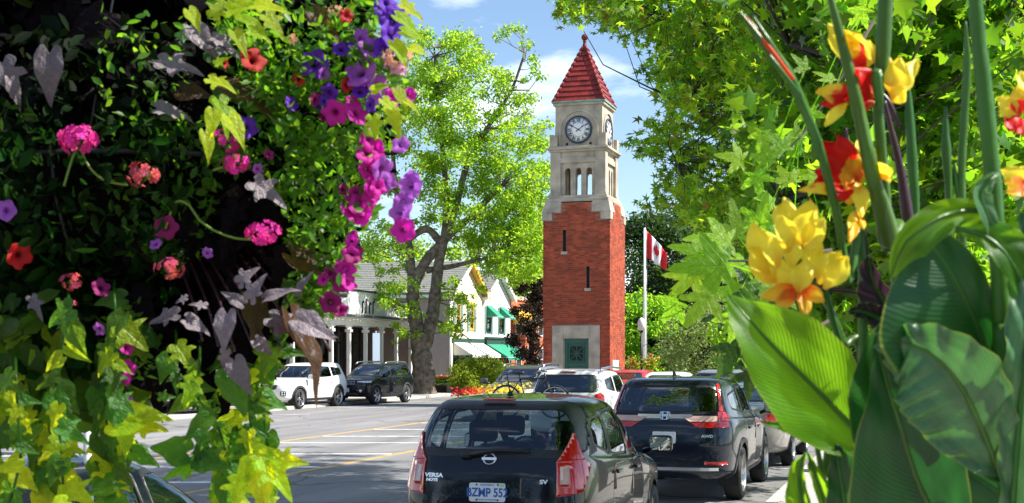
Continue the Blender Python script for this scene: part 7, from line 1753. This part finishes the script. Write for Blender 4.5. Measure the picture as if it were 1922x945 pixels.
for (x0, y0, x1, y1) in strands:
    dd = random.uniform(-.25, .1); pts = [h_(x0, y0 - 30, dd + .1), h_(x0, y0, dd)] + [h_(x0 + (x1 - x0) * t + 14 * math.sin(t * 6 + x0), y0 + (y1 - y0) * t, dd) for t in (.3, .6, 1)]
    q.tube([v - BC for v in spline(pts, 5)], .0028, 5)
    dens = 17 if x0 < 260 else 17 if x0 > 360 else 26
    y = y0
    while y < y1:
        t = (y - y0) / (y1 - y0); x = x0 + (x1 - x0) * t + 14 * math.sin(t * 6 + x0)
        lime = random.random() < (.42 if x < 260 else .22 if x < 470 else .45) and y > 600
        vl(vc, random.choice(ML if lime else MGR), x + random.uniform(-6, 6), y, random.uniform(34, 68), random.choice((-60, -120, -90, -30, -150)) + random.uniform(-25, 25), dd + random.uniform(-.06, .06)); nl += 1
        y += dens * random.uniform(.7, 1.3)
for x, y, s, a in ((480, 850, 80, -20), (500, 870, 85, -50), (490, 880, 80, -85), (470, 870, 60, -120), (520, 860, 60, -10), (450, 900, 60, -100), (215, 790, 100, 8), (255, 800, 60, -5), (370, 870, 80, 200), (350, 850, 70, 170), (380, 850, 70, -40), (430, 700, 90, -70), (300, 745, 30, 0)):
    vl(vc, random.choice(ML if x > 440 or x < 260 else MGR), x, y, s, a, -.2)
q.build('stem', VGRN, vc)
# petunia foliage: fine leaves, far too many to count
pf = vine('petunia_plant', 'petunias with purple and magenta trumpets cascading down the right side of the basket', 'petunia')
T_SM = (np.array([(0, 0, 0), (.20, .3, .05), (.22, .65, .02), (0, 1, -.05), (-.22, .65, .02), (-.20, .3, .05)]), np.array([(0, 1, 2, 3), (0, 3, 4, 5)]))
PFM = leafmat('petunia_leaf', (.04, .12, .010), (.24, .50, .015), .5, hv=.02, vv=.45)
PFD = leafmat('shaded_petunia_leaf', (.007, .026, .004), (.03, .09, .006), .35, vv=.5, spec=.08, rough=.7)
def fine(root, poly, n, m, s0, s1, d0, d1, name='fine_foliage'):
    P = np.array([list(h_(x, y, random.uniform(d0, d1)) - BC) for x, y in inpoly(poly, n)]); leaves(name, P, rng.uniform(s0, s1, n), T_SM, m, root, .5, stuff=True)
R_EDGE = [(400, 0), (720, 0), (745, 120), (735, 260), (700, 330), (700, 400), (665, 480), (640, 560), (600, 590), (540, 520), (560, 420), (450, 330), (380, 260), (440, 130)]
fine(pf, R_EDGE, 2300, PFM, .014, .034, -.12, .20)
for _k in range(26):
    _x, _y = inpoly(R_EDGE, 1)[0]; fine(pf, [(_x - 32, _y - 26), (_x + 30, _y - 30), (_x + 34, _y + 28), (_x - 28, _y + 30)], 70, PFM, .014, .030, -.16, .0)
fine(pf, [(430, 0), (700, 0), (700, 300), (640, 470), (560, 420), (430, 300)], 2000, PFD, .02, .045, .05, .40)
fine(pf, [(560, 520), (640, 500), (620, 600), (580, 620)], 220, PFM, .014, .03, -.1, .05)
fine(pf, [(230, 220), (420, 230), (400, 420), (330, 520), (240, 480), (200, 330)], 1700, PFM, .014, .035, -.06, .14)
fine(pf, [(200, 560), (260, 560), (300, 700), (220, 720)], 220, PFM, .012, .028, -.12, .05)
vb = vine('verbena_plant', 'verbena with hot pink flower heads on arching pale stems, left half of the basket', 'verbena')
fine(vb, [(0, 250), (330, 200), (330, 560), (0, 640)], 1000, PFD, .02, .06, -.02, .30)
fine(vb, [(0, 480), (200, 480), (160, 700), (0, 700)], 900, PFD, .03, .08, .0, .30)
# background mass of leaves that closes the basket's back
bk = vine('basket_greenery', 'deep shaded greenery packed behind the flowers of the basket', 'foliage')
T_BIG = T_OVAL
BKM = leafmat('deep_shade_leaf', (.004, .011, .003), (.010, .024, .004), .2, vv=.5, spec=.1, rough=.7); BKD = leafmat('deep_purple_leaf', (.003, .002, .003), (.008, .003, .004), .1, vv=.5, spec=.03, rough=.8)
def mass(poly, n, m, s0, s1, d0, d1):
    P = np.array([list(h_(x, y, random.uniform(d0, d1)) - BC) for x, y in inpoly(poly, n)]); leaves('leaf_mass', P, rng.uniform(s0, s1, n), T_BIG, m, bk, .2, stuff=True)
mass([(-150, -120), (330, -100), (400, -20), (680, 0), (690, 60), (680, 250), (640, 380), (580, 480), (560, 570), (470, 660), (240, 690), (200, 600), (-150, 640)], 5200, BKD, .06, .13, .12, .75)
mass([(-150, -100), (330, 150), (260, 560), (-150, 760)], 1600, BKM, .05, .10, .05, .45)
mass([(-150, 540), (120, 560), (60, 700), (-20, 850), (-150, 1000)], 330, VGRN_S if 'VGRN_S' in globals() else leafmat('green_mass_leaf', (.045, .10, .010), (.16, .34, .015), .45, vv=.4), .04, .09, -.1, .4)
mass([(150, 580), (330, 640), (280, 780), (160, 800)], 260, leafmat('green_mass_leaf', (.045, .10, .010), (.16, .34, .015), .45, vv=.4), .04, .08, .0, .3)
# petunia flowers
def pet_mesh(name, m, seed=0):
    r = np.random.default_rng(seed); n = 30; V = []; UV = []; F = []; ph = r.uniform(0, 6)
    prof = [(.10, -1.0), (.12, -.6), (.20, -.25), (.38, -.08), (.62, .0), (.85, .02), (1.0, -.03)]
    for i, (rr, z) in enumerate(prof):
        for k in range(n):
            a = 2 * PI * k / n; f = 1 + (.10 * math.cos(5 * a) + .03 * math.sin(11 * a + ph)) * rr; zz = z + (.10 * math.cos(5 * a + .3) + .05 * math.sin(8 * a + ph)) * rr ** 2
            V.append((rr * f * math.cos(a), rr * f * math.sin(a), zz)); UV.append((0, rr * 1.0, 0))
    for i in range(len(prof) - 1):
        for k in range(n): k2 = (k + 1) % n; F.append((i * n + k, i * n + k2, (i + 1) * n + k2, (i + 1) * n + k))
    me = MB().add(V, F, True).mesh(name, m); at = me.attributes.new('luv', 'FLOAT_VECTOR', 'POINT'); at.data.foreach_set('vector', np.array(UV, dtype=np.float32).ravel()); return me
PM = {k: petalmat('petunia_' + k, a, b, .25, .12, nscale=40, trans=.5) for k, a, b in (('deep_purple', (.02, .002, .08), (.14, .015, .50)), ('lilac', (.12, .01, .20), (.50, .12, .66)), ('magenta', (.20, .0, .12), (.70, .01, .42)), ('wine', (.08, .0, .03), (.34, .005, .16)), ('red', (.12, .0, .0), (.55, .008, .01)), ('pale_pink', (.5, .1, .3), (.85, .45, .65)))}
PME = {k: [pet_mesh('flower', m, i) for i in range(2)] for k, m in PM.items()}
def pet(root, kind, px, py, dia, face, dd=-.14):
    p = h_(px, py, dd); s = dia / 2 / FPX * (DB + dd); n = Vector(face).normalized(); o = link('flower', random.choice(PME[kind]), root)
    o.matrix_local = Matrix.Translation(p - BC) @ n.to_track_quat('Z', 'Y').to_matrix().to_4x4() @ Matrix.Rotation(random.uniform(0, 6), 4, 'Z') @ Matrix.Scale(s, 4)
    MB().tube([p - BC - n * s, p - BC - n * s * 1.8 + Vector((-.01, .02, 0))], .0015, 4).build('flower_stalk', VGRN, root)
PL = [('deep_purple', 727, 6, 50), ('deep_purple', 737, 38, 48), ('deep_purple', 735, 66, 50), ('deep_purple', 722, 92, 48), ('deep_purple', 590, 120, 58), ('deep_purple', 462, 238, 42), ('deep_purple', 548, 195, 32), ('deep_purple', 640, 92, 34), ('deep_purple', 618, 175, 34), ('deep_purple', 676, 172, 32), ('deep_purple', 610, 190, 26),
      ('lilac', 676, 136, 60), ('lilac', 698, 90, 46), ('lilac', 710, 160, 52), ('lilac', 708, 180, 34), ('lilac', 608, 140, 28), ('lilac', 758, 380, 46), ('lilac', 770, 350, 46), ('lilac', 752, 272, 38), ('lilac', 718, 318, 46), ('lilac', 750, 400, 40), ('lilac', 773, 335, 34), ('lilac', 484, 318, 22), ('lilac', 390, 475, 22), ('lilac', 292, 458, 26), ('lilac', 186, 618, 24), ('lilac', 238, 760, 30), ('lilac', 10, 395, 40),
      ('magenta', 628, 212, 46), ('magenta', 670, 212, 48), ('magenta', 694, 262, 46), ('magenta', 690, 288, 42), ('magenta', 700, 350, 42), ('magenta', 678, 382, 56), ('magenta', 678, 402, 44), ('magenta', 712, 310, 40), ('magenta', 757, 432, 46), ('magenta', 650, 505, 36), ('magenta', 655, 530, 40), ('magenta', 736, 180, 34), ('magenta', 769, 178, 30), ('magenta', 238, 652, 32), ('magenta', 242, 690, 34), ('magenta', 690, 318, 34), ('magenta', 660, 480, 34), ('magenta', 710, 352, 34), ('magenta', 606, 525, 22), ('magenta', 640, 500, 26), ('magenta', 660, 452, 26), ('magenta', 236, 712, 26),
      ('wine', 620, 568, 46), ('wine', 662, 475, 40), ('wine', 668, 365, 34), ('wine', 640, 532, 34), ('wine', 312, 428, 44), ('wine', 505, 290, 20), ('wine', 190, 540, 34), ('wine', 592, 188, 24), ('red', 475, 112, 48), ('red', 37, 480, 58), ('red', 650, 30, 30), ('red', 652, 160, 28), ('red', 422, 120, 18), ('red', 560, 150, 24), ('pale_pink', 750, 108, 26), ('pale_pink', 738, 128, 30), ('pale_pink', 755, 130, 26), ('pale_pink', 728, 120, 26), ('pale_pink', 745, 90, 22)]
for k, x, y, d in PL:
    pet(pf, k, x, y, d * random.uniform(.85, 1.08), (random.uniform(-.5, 1.2), -1, random.uniform(-.5, .6)))
    if x > 570 and k in ('deep_purple', 'lilac', 'magenta', 'wine'):
        for _i in range(1 if random.random() < .8 and x < 745 else 0): pet(pf, 'wine' if k == 'magenta' and random.random() < .35 else k, x + random.uniform(-26, 22), y + random.uniform(-24, 26), d * random.uniform(.6, .95), (random.uniform(-.8, 1.5), -1, random.uniform(-.8, .8)), random.uniform(-.16, -.06))
# verbena heads
def floret(m):
    V = [(0, 0, 0)]; F = []
    for k in range(5):
        a = 2 * PI * k / 5
        for da, r_ in ((-.5, .75), (-.22, 1.0), (0, .86), (.22, 1.0), (.5, .75)): V.append((r_ * math.cos(a + da), r_ * math.sin(a + da), .12 * r_))
    for k in range(5):
        for j in range(4): F.append((0, 1 + k * 5 + j, 2 + k * 5 + j))
    return MB().add(V, F).mesh('floret', m)
HP = leafmat('hot_pink_petal', (.88, .03, .36), (1, .08, .5), .4, hv=.02, vv=.25, obj=True); CP = leafmat('coral_petal', (.6, .06, .12), (.8, .15, .2), .4, hv=.03, vv=.3, obj=True); SALM = leafmat('peach_petal', (.75, .35, .2), (.9, .5, .3), .4, vv=.2, obj=True)
FHP, FCP, FSA = floret(HP), floret(CP), floret(SALM)
def head(root, x, y, r, me, n=22):
    c = h_(x, y, -.14); R_ = r / FPX * DB; hd = link('flower_head', MB().lathe([(0, -R_ * .5), (R_ * .5, 0), (0, R_ * .3)], 8).mesh('flower_head', VGRN), root, loc=c - BC)
    for k in range(n):
        d = Vector((random.gauss(0, 1), -abs(random.gauss(0, 1)) - .2, random.gauss(.1, .8))).normalized(); p = d * R_ * random.uniform(.75, 1.0); o = link('floret', me, hd)
        o.matrix_local = Matrix.Translation(Vector((p.x * 1.15, p.y, p.z * .85))) @ d.to_track_quat('Z', 'Y').to_matrix().to_4x4() @ Matrix.Rotation(random.uniform(0, 6), 4, 'Z') @ Matrix.Scale(R_ * .33, 4)
for x, y, r, me, n in ((150, 262, 34, FHP, 30), (270, 328, 28, FCP, 22), (424, 265, 26, FHP, 22), (443, 308, 24, FHP, 20), (495, 437, 30, FHP, 26), (318, 505, 24, FCP, 18), (135, 530, 20, FCP, 14), (130, 575, 16, FCP, 12), (553, 76, 14, FSA, 12), (748, 110, 26, FSA, 12), (630, 20, 12, FSA, 10)):
    head(vb, x, y, r, me, n)
q = MB()
for pts in ([(150, 275), (165, 310), (195, 338), (240, 348)], [(370, 410), (400, 432), (440, 447), (480, 450)], [(355, 385), (365, 400), (375, 415)], [(120, 350), (135, 300), (148, 270)], [(400, 320), (425, 312), (440, 310)], [(250, 348), (270, 340), (275, 330)], [(310, 430), (330, 380), (355, 385)]):
    q.tube([v - BC for v in spline([h_(x, y, -.14) for x, y in pts], 5)], .0026, 6)
q.build('stem', leafmat('pale_stem', (.16, .24, .03), (.3, .42, .04), .2, vv=.05), vb)
# a white metal post standing behind the basket at the kerb
pt_ = W(166, 700, 6.6); pt_.z = .1
t = thing('sign_post', 'white painted metal post behind the trailing vine, lower left', 'post', pt_)
MB().tube([(0, 0, 0), (.0, 0, 2.28)], .026, 12).build('post', WHITE, t); MB().bb(-.02, .03, -.03, -.026, 1.95, 2.30).build('sign_edge', WHITE, t)

# extra small leaves coloured as shade and sun flecks, to hide the basket side
fine(vb, [(0, 60), (330, 60), (330, 360), (0, 400)], 500, BKM, .03, .06, -.06, .08)
fine(vb, [(-20, 200), (330, 200), (330, 480), (0, 480)], 420, PFD, .02, .05, -.16, .0)
fine(vb, [(180, 0), (360, 40), (330, 300), (180, 300)], 120, PFM, .012, .03, -.18, -.05)
